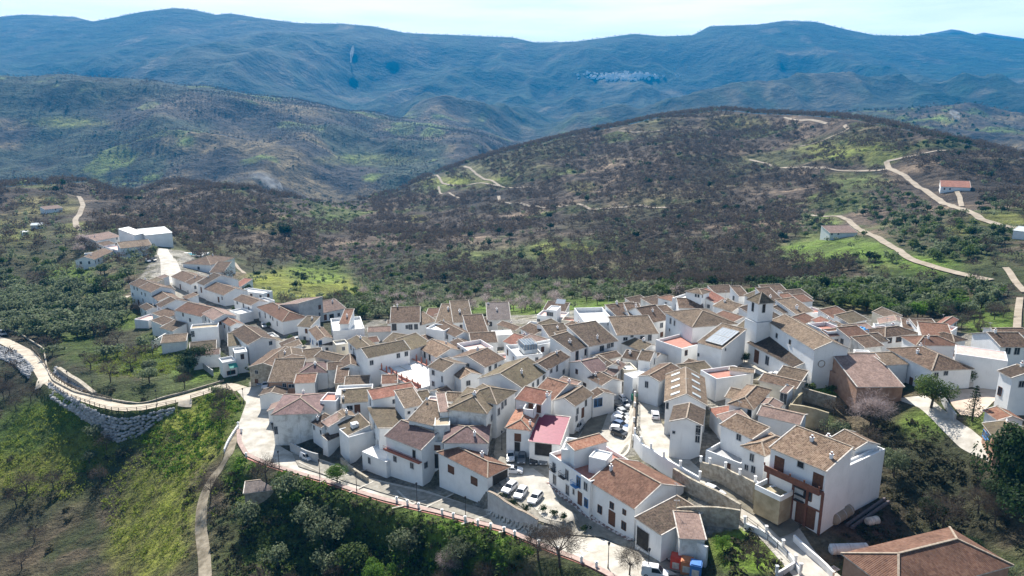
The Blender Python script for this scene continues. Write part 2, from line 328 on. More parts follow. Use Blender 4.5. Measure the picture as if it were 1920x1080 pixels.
f2 = np.zeros(GX.shape + (3,)) + np.array([.045, .036, .028])
f2 = mixc(f2, (.125, .095, .05), sstep(.5, .66, fbm(GX / 110, GY / 110, 4, 31))); f2 = mixc(f2, (.035, .045, .025), sstep(.5, .6, fbm(GX / 240, GY / 300, 4, 18)))
f2 = mixc(f2, (.10, .13, .03), sstep(.66, .72, fbm(GX / 120, GY / 120, 3, 19)))
base = base * (1 - fh[..., None]) + f2 * fh[..., None]
ff = sstep(3000, 3500, RR)
f3 = np.zeros(GX.shape + (3,)) + np.array([.011, .028, .013])
f3 = mixc(f3, (.032, .042, .026), sstep(.46, .62, n4)); f3 = mixc(f3, (.09, .08, .05), sstep(.64, .72, fbm(GX / 230, GY / 330, 4, 40)) * .8)
base = base * (1 - ff[..., None]) + f3 * ff[..., None]
GREEN = (.13, .22, .02); YG = (.235, .26, .035)
for (u, v, ru, rv, k, c) in [
  (90,830,120,75,1,GREEN),(60,900,90,50,.9,YG),(130,790,30,60,1,GREEN),(150,850,60,40,.9,YG),(330,830,70,60,.8,YG),(300,960,70,110,.9,YG),(260,1040,60,60,.8,YG),(380,800,50,60,.8,YG),(445,900,26,50,1,GREEN),(420,770,50,40,.6,GREEN),
  (130,520,45,26,.8,GREEN),(60,560,40,22,.6,GREEN),(185,540,45,18,.7,GREEN),(30,430,50,30,.6,YG),(90,385,60,20,.6,YG),(140,430,30,15,.6,YG),(250,680,70,22,.6,GREEN),(370,690,50,25,.7,GREEN),(150,650,50,30,.6,GREEN),(310,640,50,20,.8,GREEN),(230,600,40,20,.7,GREEN),
  (1410,1030,70,40,1,GREEN),(1730,800,50,35,1,GREEN),(1840,790,30,25,.8,GREEN),(1540,728,40,18,1,GREEN),(900,1030,90,40,.8,GREEN),(700,1020,180,60,.55,GREEN),(560,960,120,60,.4,GREEN),
  (560,535,110,30,.9,YG),(650,548,40,18,.9,YG),(480,570,40,20,.6,GREEN),(600,510,60,20,.7,GREEN),(1000,575,260,18,.8,GREEN),(1560,470,110,26,.6,GREEN),(1600,340,60,18,.8,GREEN),(1720,500,90,20,.7,GREEN),(1540,415,40,10,.8,GREEN),(1800,430,30,12,.8,YG),(1870,412,60,12,.9,YG),(1850,600,50,30,.8,GREEN),(1700,560,130,25,.6,YG),
  (1600,280,110,25,.6,YG),(780,410,25,8,.8,YG),(1060,470,60,15,.6,YG),(500,420,60,15,.5,YG),(620,420,30,15,.8,GREEN),(1380,230,60,14,.5,YG),(1090,350,30,10,.6,YG),(880,340,60,14,.4,YG),
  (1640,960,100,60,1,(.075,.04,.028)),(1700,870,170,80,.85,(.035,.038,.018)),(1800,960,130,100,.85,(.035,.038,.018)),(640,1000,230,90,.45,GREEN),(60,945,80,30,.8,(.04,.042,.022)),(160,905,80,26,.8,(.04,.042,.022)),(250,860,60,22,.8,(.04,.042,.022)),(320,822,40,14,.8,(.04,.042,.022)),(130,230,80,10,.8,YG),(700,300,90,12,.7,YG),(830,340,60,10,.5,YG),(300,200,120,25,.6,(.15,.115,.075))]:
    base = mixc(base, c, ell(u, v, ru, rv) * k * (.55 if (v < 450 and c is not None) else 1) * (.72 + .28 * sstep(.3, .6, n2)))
sa, ca2 = math.sin(.62), math.cos(.62); bx, by = GX * ca2 - GY * sa, GX * sa + GY * ca2
band = sstep(.52, .62, fbm(bx / 4.5, by / 30, 3, 91)) * ((AA < -.15) & (RR < 260)) * sstep(820, 860, PV)
base = mixc(base, (.125, .095, .055), band * .3)
band = sstep(.56, .62, fbm(bx / 3, by / 40, 3, 95)) * ((AA < -.15) & (RR < 260)) * sstep(760, 860, PV)
base = mixc(base, (.045, .05, .022), band * .35)
def inpoly(poly, u, v):
    c = np.zeros(np.shape(u), bool); n = len(poly)
    for i in range(n):
        (x1, y1), (x2, y2) = poly[i], poly[(i + 1) % n]
        if y1 == y2: continue
        c ^= ((y1 > v) != (y2 > v)) & (u < (x2 - x1) * (v - y1) / (y2 - y1) + x1)
    return c
VIL = [(470,705),(600,655),(700,600),(1000,590),(1250,560),(1500,570),(1900,640),(1930,690),(1700,700),(1660,735),(1540,712),(1500,760),(1480,800),(1460,860),(1500,1000),(1470,1040),(1390,990),(1330,1000),(1290,1085),(1250,1085),(900,985),(530,872),(468,848)]
VIL2 = [(245,545),(300,465),(345,470),(470,560),(610,620),(640,700),(480,705),(420,660),(300,610)]
paved = (inpoly(VIL, PU, PV) | inpoly(VIL2, PU, PV)) & (RR < 480)
base = mixc(base, (.30, .28, .245), paved * (.75 + .25 * n2)); base = mixc(base, (.12, .11, .06), paved * sstep(.55, .65, n2) * .7)
base *= (.8 + .4 * fbm(GX / 3, GY / 3, 2, 50))[..., None]; base *= (1 + hill * (1 - ff) * (1.5 * (fbm(GX / 13, GY / 13, 3, 51) - .5)))[..., None]
gidx = np.arange(NA * NR).reshape(NA, NR)
gf = np.stack([gidx[:-1, :-1], gidx[1:, :-1], gidx[1:, 1:], gidx[:-1, 1:]], -1).reshape(-1, 4)
gm, gn, gl, gb = newmat('ground_cover', .95)
at = gn.new('ShaderNodeVertexColor'); at.layer_name = 'Col'; tcg = gn.new('ShaderNodeTexCoord')
def gnoise(sc, det=5):
    z = gn.new('ShaderNodeTexNoise'); z.inputs['Scale'].default_value = sc; z.inputs['Detail'].default_value = det; z.inputs['Roughness'].default_value = .65; gl.new(tcg.outputs['Object'], z.inputs['Vector']); return z
za, zb, zc_ = gnoise(1.1), gnoise(.03, 9), gnoise(.35); zd = gnoise(.0065, 12)
def ramp(src, a, b, lo, hi):
    m = gn.new('ShaderNodeMapRange'); m.inputs[1].default_value = a; m.inputs[2].default_value = b; m.inputs[3].default_value = lo; m.inputs[4].default_value = hi; gl.new(src, m.inputs[0]); return m.outputs[0]
def mul(a, b):
    m = gn.new('ShaderNodeMath'); m.operation = 'MULTIPLY'; gl.new(a, m.inputs[0]); gl.new(b, m.inputs[1]); return m.outputs[0]
k = mul(mul(ramp(za.outputs[0], .3, .7, .6, 1.4), ramp(zb.outputs[0], .32, .68, .6, 1.4)), ramp(zc_.outputs[0], .3, .7, .72, 1.28))
k = mul(k, ramp(zd.outputs[0], .36, .64, .42, 1.65))
vm = gn.new('ShaderNodeVectorMath'); vm.operation = 'SCALE'; gl.new(at.outputs[0], vm.inputs[0]); gl.new(k, vm.inputs['Scale']); gl.new(vm.outputs[0], gb.inputs['Base Color'])
bp = gn.new('ShaderNodeBump'); bp.inputs['Strength'].default_value = .6; bp.inputs['Distance'].default_value = .5; gl.new(zc_.outputs[0], bp.inputs['Height'])
bp2 = gn.new('ShaderNodeBump'); bp2.inputs['Strength'].default_value = .55; bp2.inputs['Distance'].default_value = 22; gl.new(zb.outputs[0], bp2.inputs['Height']); gl.new(bp.outputs[0], bp2.inputs['Normal']); bp3 = gn.new('ShaderNodeBump'); bp3.inputs['Strength'].default_value = .7; bp3.inputs['Distance'].default_value = 110; gl.new(zd.outputs[0], bp3.inputs['Height']); gl.new(bp2.outputs[0], bp3.inputs['Normal']); gl.new(bp3.outputs[0], gb.inputs['Normal'])
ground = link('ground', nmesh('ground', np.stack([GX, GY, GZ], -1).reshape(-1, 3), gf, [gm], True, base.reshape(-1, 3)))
tag(ground, kind='structure')

# far blue peaks beyond the range: a ridge with depth of its own
fu, fv = [np.array(c, float) for c in zip(*FAR)]
ua = np.linspace(1480, 2120, 120); va = np.interp(ua, fu, fv) + 3 * (vn(ua / 22, ua * 0, 3) - .5)
a_, t_, h_ = ray(ua, va); Vf = []; Ff = []; NL = 24
for k in range(NL):
    f = k / (NL - 1); rr = (8500 + 1800 * f) * h_; top = CAMZ + t_ * 9400 * h_; shape = 1 - abs(f - .5) * 1.2
    zz = 60 + (top - 60) * shape + 160 * (vn(ua / 40, ua * 0 + k * .7, 8) - .5) * (0 if abs(f - .5) < .1 else 1)
    Vf.append(np.column_stack([rr * np.sin(a_), rr * np.cos(a_), zz]))
for k in range(NL - 1):
    for i in range(len(ua) - 1): Ff.append((k * 120 + i, k * 120 + i + 1, (k + 1) * 120 + i + 1, (k + 1) * 120 + i))
m_far = noise_mat('far_rock', (.05, .06, .05), (.09, .09, .08), .002)
tag(link('hills', nmesh('far_hills', np.concatenate(Vf), np.array(Ff), [m_far], True)), kind='structure')

# the air between: one closed box of thin, even haze
hz = MB(); hz.box(-9900, 9900, -60, 10600, -430, 940)
hm = bpy.data.materials.new('haze_air'); hm.use_nodes = True; hn = hm.node_tree.nodes; hl = hm.node_tree.links; hn.clear()
pv = hn.new('ShaderNodeVolumePrincipled'); pv.inputs['Color'].default_value = (.0, .37, .88, 1); pv.inputs['Density'].default_value = 1.0e-4; pv.inputs['Anisotropy'].default_value = -.02
ho = hn.new('ShaderNodeOutputMaterial'); hl.new(pv.outputs[0], ho.inputs['Volume'])
haze = hz.build('haze', hm); tag(haze, kind='stuff', label='thin blue haze filling the air over the valley', cat='haze')
# ------------------------------------------------------------ building materials
def tile_mat(name, a, b, c, moss=0.0, mcol=(.10, .085, .05), bump=.5):
    ds = lambda q: tuple(.55 * f * (x * .80 + sum(q) / 3 * .20) for x, f in zip(q, (1.04, .97, .93)))
    a, b, c = ds(a), ds(b), ds(c); mcol = tuple(x * .8 for x in mcol)
    m, n, l, bs = newmat(name, .9)
    uv = n.new('ShaderNodeUVMap'); sx = n.new('ShaderNodeSeparateXYZ'); l.new(uv.outputs[0], sx.inputs[0])
    def fl(o, s):
        q = n.new('ShaderNodeMath'); q.operation = 'MULTIPLY'; q.inputs[1].default_value = s; l.new(o, q.inputs[0])
        f = n.new('ShaderNodeMath'); f.operation = 'FLOOR'; l.new(q.outputs[0], f.inputs[0]); return q.outputs[0], f.outputs[0]
    u4, fu = fl(sx.outputs[0], 3.6); v3, fv = fl(sx.outputs[1], 2.6)
    cb = n.new('ShaderNodeCombineXYZ'); l.new(fu, cb.inputs[0]); l.new(fv, cb.inputs[1]); oi = n.new('ShaderNodeObjectInfo'); l.new(oi.outputs['Random'], cb.inputs[2])
    wnz = n.new('ShaderNodeTexWhiteNoise'); wnz.noise_dimensions = '3D'; l.new(cb.outputs[0], wnz.inputs['Vector'])
    r = n.new('ShaderNodeValToRGB'); e = r.color_ramp.elements; e[0].color = (*a, 1); e[1].color = (*c, 1); q = e.new(.5); q.color = (*b, 1); l.new(wnz.outputs['Value'], r.inputs[0])
    tcx = n.new('ShaderNodeTexCoord'); z = n.new('ShaderNodeTexNoise'); z.inputs['Scale'].default_value = .9; z.inputs['Detail'].default_value = 6; z.inputs['Roughness'].default_value = .7; l.new(tcx.outputs['Object'], z.inputs['Vector'])
    mr = n.new('ShaderNodeMapRange'); mr.inputs[1].default_value = .38 + .25 * (1 - moss); mr.inputs[2].default_value = .62 + .25 * (1 - moss); l.new(z.outputs['Fac'], mr.inputs[0])
    mm = n.new('ShaderNodeMixRGB'); mm.inputs[2].default_value = (*mcol, 1); l.new(mr.outputs[0], mm.inputs[0]); l.new(r.outputs[0], mm.inputs[1])
    hs = n.new('ShaderNodeHueSaturation'); m2 = n.new('ShaderNodeMapRange'); m2.inputs['To Min'].default_value = .72; m2.inputs['To Max'].default_value = 1.3; l.new(oi.outputs['Random'], m2.inputs[0]); l.new(m2.outputs[0], hs.inputs['Value']); l.new(mm.outputs[0], hs.inputs['Color'])
    z3 = n.new('ShaderNodeTexNoise'); z3.inputs['Scale'].default_value = .45; z3.inputs['Detail'].default_value = 8; z3.inputs['Roughness'].default_value = .75; l.new(tcx.outputs['Object'], z3.inputs['Vector'])
    m3 = n.new('ShaderNodeMapRange'); m3.inputs[1].default_value = .32; m3.inputs[2].default_value = .68; m3.inputs[3].default_value = .68; m3.inputs[4].default_value = 1.42; l.new(z3.outputs['Fac'], m3.inputs[0])
    vs = n.new('ShaderNodeVectorMath'); vs.operation = 'SCALE'; l.new(hs.outputs[0], vs.inputs[0]); l.new(m3.outputs[0], vs.inputs['Scale']); l.new(vs.outputs[0], bs.inputs['Base Color'])
    sn = n.new('ShaderNodeMath'); sn.operation = 'MULTIPLY'; sn.inputs[1].default_value = 3.6 * 6.28318; l.new(sx.outputs[0], sn.inputs[0]); s2 = n.new('ShaderNodeMath'); s2.operation = 'SINE'; l.new(sn.outputs[0], s2.inputs[0])
    ad = n.new('ShaderNodeMath'); ad.operation = 'ADD'; l.new(s2.outputs[0], ad.inputs[0]); l.new(wnz.outputs['Value'], ad.inputs[1])
    bp = n.new('ShaderNodeBump'); bp.inputs['Strength'].default_value = bump; bp.inputs['Distance'].default_value = .06; l.new(ad.outputs[0], bp.inputs['Height']); l.new(bp.outputs[0], bs.inputs['Normal'])
    return m
TM = {
 'tan': tile_mat('tile_tan', (.17, .12, .075), (.28, .205, .135), (.36, .27, .18), .35),
 'brown': tile_mat('tile_brown', (.12, .075, .048), (.20, .13, .085), (.29, .195, .13), .3),
 'dark': tile_mat('tile_dark', (.08, .055, .04), (.14, .10, .07), (.21, .15, .105), .45, (.06, .055, .03)),
 'moss': tile_mat('tile_moss', (.13, .10, .06), (.20, .16, .10), (.28, .22, .14), .7, (.12, .10, .06)),
 'olive': tile_mat('tile_olive', (.17, .14, .08), (.22, .18, .105), (.27, .215, .13), .7, (.155, .13, .075)),
 'redbrown': tile_mat('tile_redbrown', (.24, .11, .065), (.31, .155, .095), (.37, .20, .125), .05, bump=.35),
 'red': tile_mat('tile_red', (.33, .12, .075), (.41, .165, .105), (.46, .21, .14), .05, bump=.35),
 'orange': tile_mat('tile_orange', (.40, .16, .09), (.50, .23, .13), (.56, .31, .19), .1),
 'pink': tile_mat('tile_pink', (.30, .20, .165), (.38, .26, .215), (.44, .31, .26), .1, bump=.3),
 'purple': tile_mat('tile_purple', (.20, .125, .125), (.26, .165, .16), (.31, .205, .195), .05, bump=.3),
 'stripe': tile_mat('tile_stripe', (.19, .12, .07), (.36, .24, .15), (.46, .34, .23), .25),
 'grey': tile_mat('tile_grey', (.20, .175, .17), (.25, .215, .205), (.29, .25, .24), .05, bump=.3),
}
M = {
 'white': noise_mat('white_plaster', (.74, .74, .73), (.82, .82, .81), .35, .85, .15, c3=(.80, .80, .79), bscale=4, rnd=.04),
 'stained': noise_mat('stained_plaster', (.50, .49, .46), (.80, .80, .78), .5, .9, .25, c3=(.74, .74, .71), bscale=3),
 'cream': noise_mat('cream_plaster', (.62, .56, .45), (.74, .69, .58), .5, .9, .2, bscale=3),
 'brick': noise_mat('orange_brick', (.33, .19, .125), (.45, .28, .195), .8, .9, .2, bscale=6),
 'stone': noise_mat('rubble_stone', (.26, .22, .17), (.50, .45, .37), 1.1, .95, .8, c3=(.38, .34, .27), bscale=2.5, dist=.2),
 'ochre': noise_mat('ochre_render', (.27, .225, .14), (.44, .38, .265), .5, .95, .5, bscale=2),
 'greyr': noise_mat('grey_render', (.36, .36, .36), (.50, .50, .49), .6, .9, .2, bscale=3),
 'trim': noise_mat('lime_mortar', (.24, .19, .145), (.40, .33, .26), 2, .9),
 'rake': noise_mat('white_rake', (.42, .38, .33), (.66, .62, .57), 1.5, .9),
 'redtrim': noise_mat('red_trim', (.28, .10, .07), (.34, .13, .09), 2, .8),
 'terra': noise_mat('terracotta_floor', (.36, .16, .12), (.46, .22, .17), 1.2, .8, .1),
 'pinkf': noise_mat('pink_tile_floor', (.55, .36, .32), (.66, .46, .41), 1.2, .8),
 'whitef': noise_mat('pale_terrace_floor', (.68, .67, .64), (.80, .79, .76), .8, .8),
 'greyf': noise_mat('grey_flat_roof', (.34, .34, .34), (.46, .46, .46), .8, .9),
 'tanf': noise_mat('tan_flat_roof', (.38, .31, .22), (.47, .39, .28), .8, .9),
 'magenta': noise_mat('magenta_sheet', (.20, .025, .055), (.26, .04, .08), 1.5, .5),
 'sheet': noise_mat('pale_sheet_metal', (.44, .48, .49), (.55, .59, .60), .5, .5),
 'glass': noise_mat('dark_window_glass', (.02, .025, .03), (.05, .06, .075), .8, .15),
 'wood': noise_mat('brown_wood', (.10, .045, .025), (.16, .075, .04), 3, .6),
 'frame': noise_mat('window_frame', (.42, .42, .42), (.55, .55, .55), 2, .6),
 'blue': noise_mat('blue_paint', (.05, .18, .42), (.07, .23, .50), 2, .5),
 'iron': noise_mat('black_iron', (.025, .025, .028), (.05, .05, .055), 3, .5),
 'solar': noise_mat('solar_glass', (.30, .34, .38), (.40, .44, .48), .6, .25),
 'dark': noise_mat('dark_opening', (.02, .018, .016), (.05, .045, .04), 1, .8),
 'garage': noise_mat('garage_door_grey', (.10, .13, .18), (.14, .17, .22), 1, .5),
}
ROOF_CAP = {'magenta': 'magenta', 'sheet': 'rake'}
REG = dict(a=(220,420,6),b=(240,560,6),c=(440,640,6),d=(480,540,6),e=(640,560,6),f=(480,720,6),g=(660,700,6),h=(660,820,6),i=(860,540,6),j=(860,660,6),k=(1080,520,6),l=(1320,520,6),
 m=(1600,560,6),n=(1080,660,6),o=(1320,660,6),p=(1600,700,6),q=(900,780,6),r=(1020,860,4.908),s=(1300,780,4.908),t=(1340,880,5.333),u=(1560,860,4.908),v=(0,600,3.857),w=(0,360,3.857),x=(380,840,4.5),z=(0,0,1))
def px(rg, X, Y): a = REG[rg]; return a[0] + X / a[2], a[1] + Y / a[2]
def streak(m, lo=.86):
    n, l = m.node_tree.nodes, m.node_tree.links; b = n['Principled BSDF']; src = b.inputs['Base Color'].links[0].from_socket
    t = n.new('ShaderNodeTexCoord'); mp = n.new('ShaderNodeMapping'); mp.inputs['Scale'].default_value = (1.6, 1.6, .22); z = n.new('ShaderNodeTexNoise'); z.inputs['Scale'].default_value = 1.3; z.inputs['Detail'].default_value = 8; z.inputs['Roughness'].default_value = .7
    l.new(t.outputs['Object'], mp.inputs[0]); l.new(mp.outputs[0], z.inputs['Vector']); r = n.new('ShaderNodeMapRange'); r.inputs[1].default_value = .56; r.inputs[2].default_value = .74; r.inputs[3].default_value = 1; r.inputs[4].default_value = lo; l.new(z.outputs[0], r.inputs[0])
    v = n.new('ShaderNodeVectorMath'); v.operation = 'SCALE'; l.new(src, v.inputs[0]); l.new(r.outputs[0], v.inputs['Scale']); l.new(v.outputs[0], b.inputs['Base Color'])
streak(M['white']); streak(M['stained'], .6); streak(M['cream']); streak(M['greyr'], .7)
rng = random.Random(7)
FOOT = []         # footprints, to keep trees off the houses
COLN = {'tan':'tan','brown':'brown','dark':'dark brown','moss':'mossy','olive':'olive brown','redbrown':'reddish brown','red':'red','orange':'orange','pink':'pinkish','purple':'dusky purple','stripe':'striped tan','grey':'lavender grey','magenta':'magenta','sheet':'pale sheet',
 'white':'white','terra':'terracotta','pinkf':'pink','whitef':'white','greyf':'grey','tanf':'tan'}
WALLN = {'white':'white','stained':'stained white','cream':'cream','brick':'brick','stone':'stone','ochre':'ochre','greyr':'grey'}

def window(parent, p, rz, w, h, kind='w', z_off=0.0):
    """a window or door lying against a wall; p is the centre of its outer face in the parent's space, rz its facing"""
    b = MB(); t = .09
    fm = M['wood'] if kind in 'dbs' else (M['blue'] if kind == 'u' else M['frame'])
    b.box(-w/2 - t, -w/2, -.07, .03, -h/2 - t, h/2 + t); b.box(w/2, w/2 + t, -.07, .03, -h/2 - t, h/2 + t)
    b.box(-w/2, w/2, -.07, .03, h/2, h/2 + t); b.box(-w/2 - .04, w/2 + .04, -.14, .03, -h/2 - t - .02, -h/2)
    if kind in 'wbu' and w > .6: b.box(-.03, .03, -.05, .03, -h/2, h/2)
    nm = {'w': 'window', 'u': 'window', 'b': 'window', 'd': 'door', 's': 'shutter', 'g': 'garage_door', 'k': 'doorway'}[kind]
    o = b.build(nm, fm, parent, p, rz)
    g = MB(); g.box(-w/2, w/2, -.02, .02, -h/2, h/2)
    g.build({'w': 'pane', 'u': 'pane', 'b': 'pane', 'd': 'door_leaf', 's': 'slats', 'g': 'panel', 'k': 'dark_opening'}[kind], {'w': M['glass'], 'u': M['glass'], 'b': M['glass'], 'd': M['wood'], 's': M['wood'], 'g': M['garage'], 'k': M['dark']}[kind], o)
    return o
def chimney(parent, x, y, z, s=.6, h=1.3, pot=True):
    b = MB(); b.box(x - s/2, x + s/2, y - s/2, y + s/2, z - .8, z + h); b.box(x - s/2 - .08, x + s/2 + .08, y - s/2 - .08, y + s/2 + .08, z + h, z + h + .1)
    b.box(x - s/4, x + s/4, y - s/4, y + s/4, z + h + .1, z + h + .4, 1); b.box(x - s/3, x + s/3, y - s/3, y + s/3, z + h + .4, z + h + .5)
    return b.build('chimney', [M['white'], M['redtrim']], parent)

ROOTS = {}
def H(rg, A, B, C, h, t='g', col='brown', note='', wall='white', wins=(), pitch=.36, parent=None, name='house', cat='house', label=None, floor='whitef', chim=None, ov=.35, auto=True, par=.7, key=None, zpx=None, names=('wall', 'roof'), extra=0, zeave=None, cap='trim'):
    a, b_, c = px(rg, *A[:2]), px(rg, *B[:2]), px(rg, *C[:2])
    mid = ((a[0] + b_[0]) / 2, (a[1] + b_[1]) / 2)
    ze = zeave if zeave is not None else P(mid[0], mid[1], h).z
    PA, PB, PC = PZ(*a, ze), PZ(*b_, ze), PZ(*c, ze)
    ex = (PB - PA); ex.z = 0; w = ex.length; ex.normalize(); ey = Vector((-ex.y, ex.x, 0))
    dv = (PC - (PA if len(C) > 2 else PB)); d = dv.dot(ey)
    if d < 0: PA, PB = PB, PA; ex = -ex; ey = -ey; d = -d
    if rg in 'zw': d = min(d, max(4.5, w * .7))
    if rg in 'w': d = min(d, w * .5)
    d = max(d, 1.5); yaw = math.atan2(ex.y, ex.x)
    cs = [PA, PA + ex * w, PA + ex * w + ey * d, PA + ey * d]
    zg = min(float(Zf(p.x, p.y)) for p in cs) - .6; zt = float(Zf(*((cs[0] + cs[2]) / 2).xy))
    zg = min(zg, ze - 2)
    ctr = (cs[0] + cs[2]) / 2; FOOT.append((ctr.x, ctr.y, ex.x, ex.y, w / 2 + .8, d / 2 + .8))
    if parent is None:
        root = link(name, None, None, (ctr.x, ctr.y, zg), yaw)
        if label is None:
            rt = {'g': 'gabled', 'G': 'gabled', 'h': 'hipped', 's': 'sloping', 'S': 'sloping', 'r': 'sloping', 'f': 'flat'}[t]
            what = 'terrace' if t == 'f' else rt + ' roof'
            cn = COLN[floor if t == 'f' else col]
            label = f"{WALLN[wall]} {name.replace('_', ' ')} with {cn} {what}, {note}"
        for lab2 in (f"{COLN[floor if t == 'f' else col]} {'terrace' if t == 'f' else 'roof'} house {note}", f'house {note}'):
            if len(label.replace('-', ' ').split()) > 16: label = lab2
        tag(root, label, cat, 'whitewashed village houses' if name == 'house' else None)
    else: root = parent
    # parts live in a frame at the footprint's centre
    off = Matrix.Translation(ctr - Vector((0, 0, ctr.z)) + Vector((0, 0, zg))) @ Matrix.Rotation(yaw, 4, 'Z')
    fr = off if parent is None else root.matrix_basis.inverted() @ off
    X0, X1, Y0, Y1, hh = -w/2, w/2, -d/2, d/2, ze - zg
    wb = MB(); rb = MB(); rp = [0]
    def W(p): wb.face(p)
    inset = .0
    apex = None
    if t in 'gG':
        along = (t == 'g')
        rise = pitch * (d if along else w) / 2
        if along:
            wb.box(X0, X1, Y0, Y1, 0, hh)
            for xx, s in ((X0, 1), (X1, -1)): wb.face([(xx, Y0, hh), (xx, Y1, hh), (xx, 0, hh + rise)][::-s])
            q = ov * rise / (d / 2); e = ov
            L_ = math.hypot(d/2 + e, rise + q)
            for sg in (1, -1):
                pts = [(sg * X0 - sg * .25, -sg * (d/2 + e), hh - q), (sg * X1 + sg * .25, -sg * (d/2 + e), hh - q), (sg * X1 + sg * .25, 0, hh + rise), (sg * X0 - sg * .25, 0, hh + rise)]
                pts = [(p[0], p[1], p[2] + .17) for p in pts]
                rb.slab(pts, .16, 0, 1, [(pts[0][0], 0), (pts[1][0], 0), (pts[2][0], L_), (pts[3][0], L_)])
                for xx in (X0 - .22, X1 + .22): rb.bar((xx, -sg * (d/2 + e), hh - q + .2), (xx, 0, hh + rise + .2), .2, .1, 3)
            rb.bar((X0 - .25, 0, hh + rise + .2), (X1 + .25, 0, hh + rise + .2), .3, .16, 2)
        else:
            wb.box(X0, X1, Y0, Y1, 0, hh)
            for yy, s in ((Y0, 1), (Y1, -1)): wb.face([(X0, yy, hh), (X1, yy, hh), (0, yy, hh + rise)][::s])
            q = ov * rise / (w / 2); e = ov; L_ = math.hypot(w/2 + e, rise + q)
            for sg in (1, -1):
                pts = [(sg * (w/2 + e), sg * Y0 - sg * .25, hh - q), (sg * (w/2 + e), sg * Y1 + sg * .25, hh - q), (0, sg * Y1 + sg * .25, hh + rise), (0, sg * Y0 - sg * .25, hh + rise)]
                pts = [(p[0], p[1], p[2] + .17) for p in pts]
                rb.slab(pts, .16, 0, 1, [(pts[0][1], 0), (pts[1][1], 0), (pts[2][1], L_), (pts[3][1], L_)])
                for yy in (Y0 - .22, Y1 + .22): rb.bar((sg * (w/2 + e), yy, hh - q + .2), (0, yy, hh + rise + .2), .2, .1, 3)
            rb.bar((0, Y0 - .25, hh + rise + .2), (0, Y1 + .25, hh + rise + .2), .3, .16, 2)
        if along:
            rfz = lambda x, y: hh + rise * (1 - abs(y) / (d / 2))
        else: rfz = lambda x, y: hh + rise * (1 - abs(x) / (w / 2))
    elif t == 'h':
        wb.box(X0, X1, Y0, Y1, 0, hh); m_ = min(w, d) / 2; rise = pitch * m_; e = ov; q = e * pitch
        x0, x1, y0, y1 = X0 - e, X1 + e, Y0 - e, Y1 + e; zb = hh - q + .17; zt_ = hh + rise + .17
        if w >= d: r0, r1 = Vector((X0 + m_, 0, zt_)), Vector((X1 - m_, 0, zt_))
        else: r0, r1 = Vector((0, Y0 + m_, zt_)), Vector((0, Y1 - m_, zt_))
        c0, c1, c2, c3 = Vector((x0, y0, zb)), Vector((x1, y0, zb)), Vector((x1, y1, zb)), Vector((x0, y1, zb))
        L_ = math.hypot(m_ + e, rise + q)
        if w >= d:
            fs = [[c0, c1, r1, r0], [c1, c2, r1], [c2, c3, r0, r1], [c3, c0, r0]]
        else: fs = [[c0, c1, r0], [c1, c2, r1, r0], [c2, c3, r1], [c3, c0, r0, r1]]
        for f in fs:
            dr = (f[1] - f[0]).normalized(); nn = dr.cross(f[2] - f[0]).normalized(); sl = nn.cross(dr)
            rb.slab(f, .16, 0, 1, [((p - f[0]).dot(dr), (p - f[0]).dot(sl)) for p in f])
        up = Vector((0, 0, .05))
        for p, r_ in ((c0, r0), (c1, r1 if w >= d else r0), (c2, r1), (c3, r0 if w >= d else r1)): rb.bar(p + up, r_ + up, .28, .14, 2)
        if (r1 - r0).length > .3: rb.bar(r0 + up, r1 + up, .3, .16, 2)
        rfz = lambda x, y: hh + pitch * min(min(w/2 - abs(x), d/2 - abs(y)), m_)
    elif t in 'srS':
        pt = pitch * .8; rise = pt * (d if t in 'sr' else w); e = ov; q = e * pt
        if t == 's': zz = lambda x, y: hh + pt * (y - Y0)
        elif t == 'r': zz = lambda x, y: hh + pt * (Y1 - y) - rise
        else: zz = lambda x, y: hh + pt * (x - X0)
        if t == 'r': hh0 = hh
        cz = [zz(X0, Y0), zz(X1, Y0), zz(X1, Y1), zz(X0, Y1)]
        bt = [(X0, Y0, 0), (X1, Y0, 0), (X1, Y1, 0), (X0, Y1, 0)]; tp = [(bt[k][0], bt[k][1], cz[k]) for k in range(4)]
        wb.face(bt[::-1]); wb.face(tp)
        for k in range(4): wb.face([bt[k], bt[(k+1) % 4], tp[(k+1) % 4], tp[k]])
        cc = [(X0 - .2, Y0 - e), (X1 + .2, Y0 - e), (X1 + .2, Y1 + .12), (X0 - .2, Y1 + .12)]
        pts = [(x, y, zz(x, y) + .17) for x, y in cc]
        rb.slab(pts, .16, 0, 1, [(x, y) if t in 'sr' else (y, x) for x, y in cc])
        for xx in (X0 - .18, X1 + .18): rb.bar((xx, Y0 - e, zz(xx, Y0 - e) + .2), (xx, Y1 + .1, zz(xx, Y1 + .1) + .2), .2, .1, 3)
        rb.bar((X0 - .2, Y1, zz(X0, Y1) + .2), (X1 + .2, Y1, zz(X1, Y1) + .2), .3, .16, 2)
        rfz = lambda x, y: zz(x, y)
    else:
        wb.box(X0, X1, Y0, Y1, 0, hh - par)
        th = .22
        pb = MB()
        pb.box(X0, X1, Y0, Y0 + th, hh - par + .003, hh); pb.box(X0, X1, Y1 - th, Y1, hh - par + .003, hh)
        pb.box(X0, X0 + th, Y0 + th, Y1 - th, hh - par + .003, hh); pb.box(X1 - th, X1, Y0 + th, Y1 - th, hh - par + .003, hh)
        po = pb.build('parapet', M[wall], root)
        rb.box(X0 + th, X1 - th, Y0 + th, Y1 - th, hh - par - .1, hh - par + .05)
        rfz = lambda x, y: hh - par
        po.matrix_basis = fr if parent is not None else Matrix.Identity(4)
    I = Matrix.Identity(4) if parent is None else fr
    ow = wb.build(names[0], M[wall], root); ow.matrix_basis = I
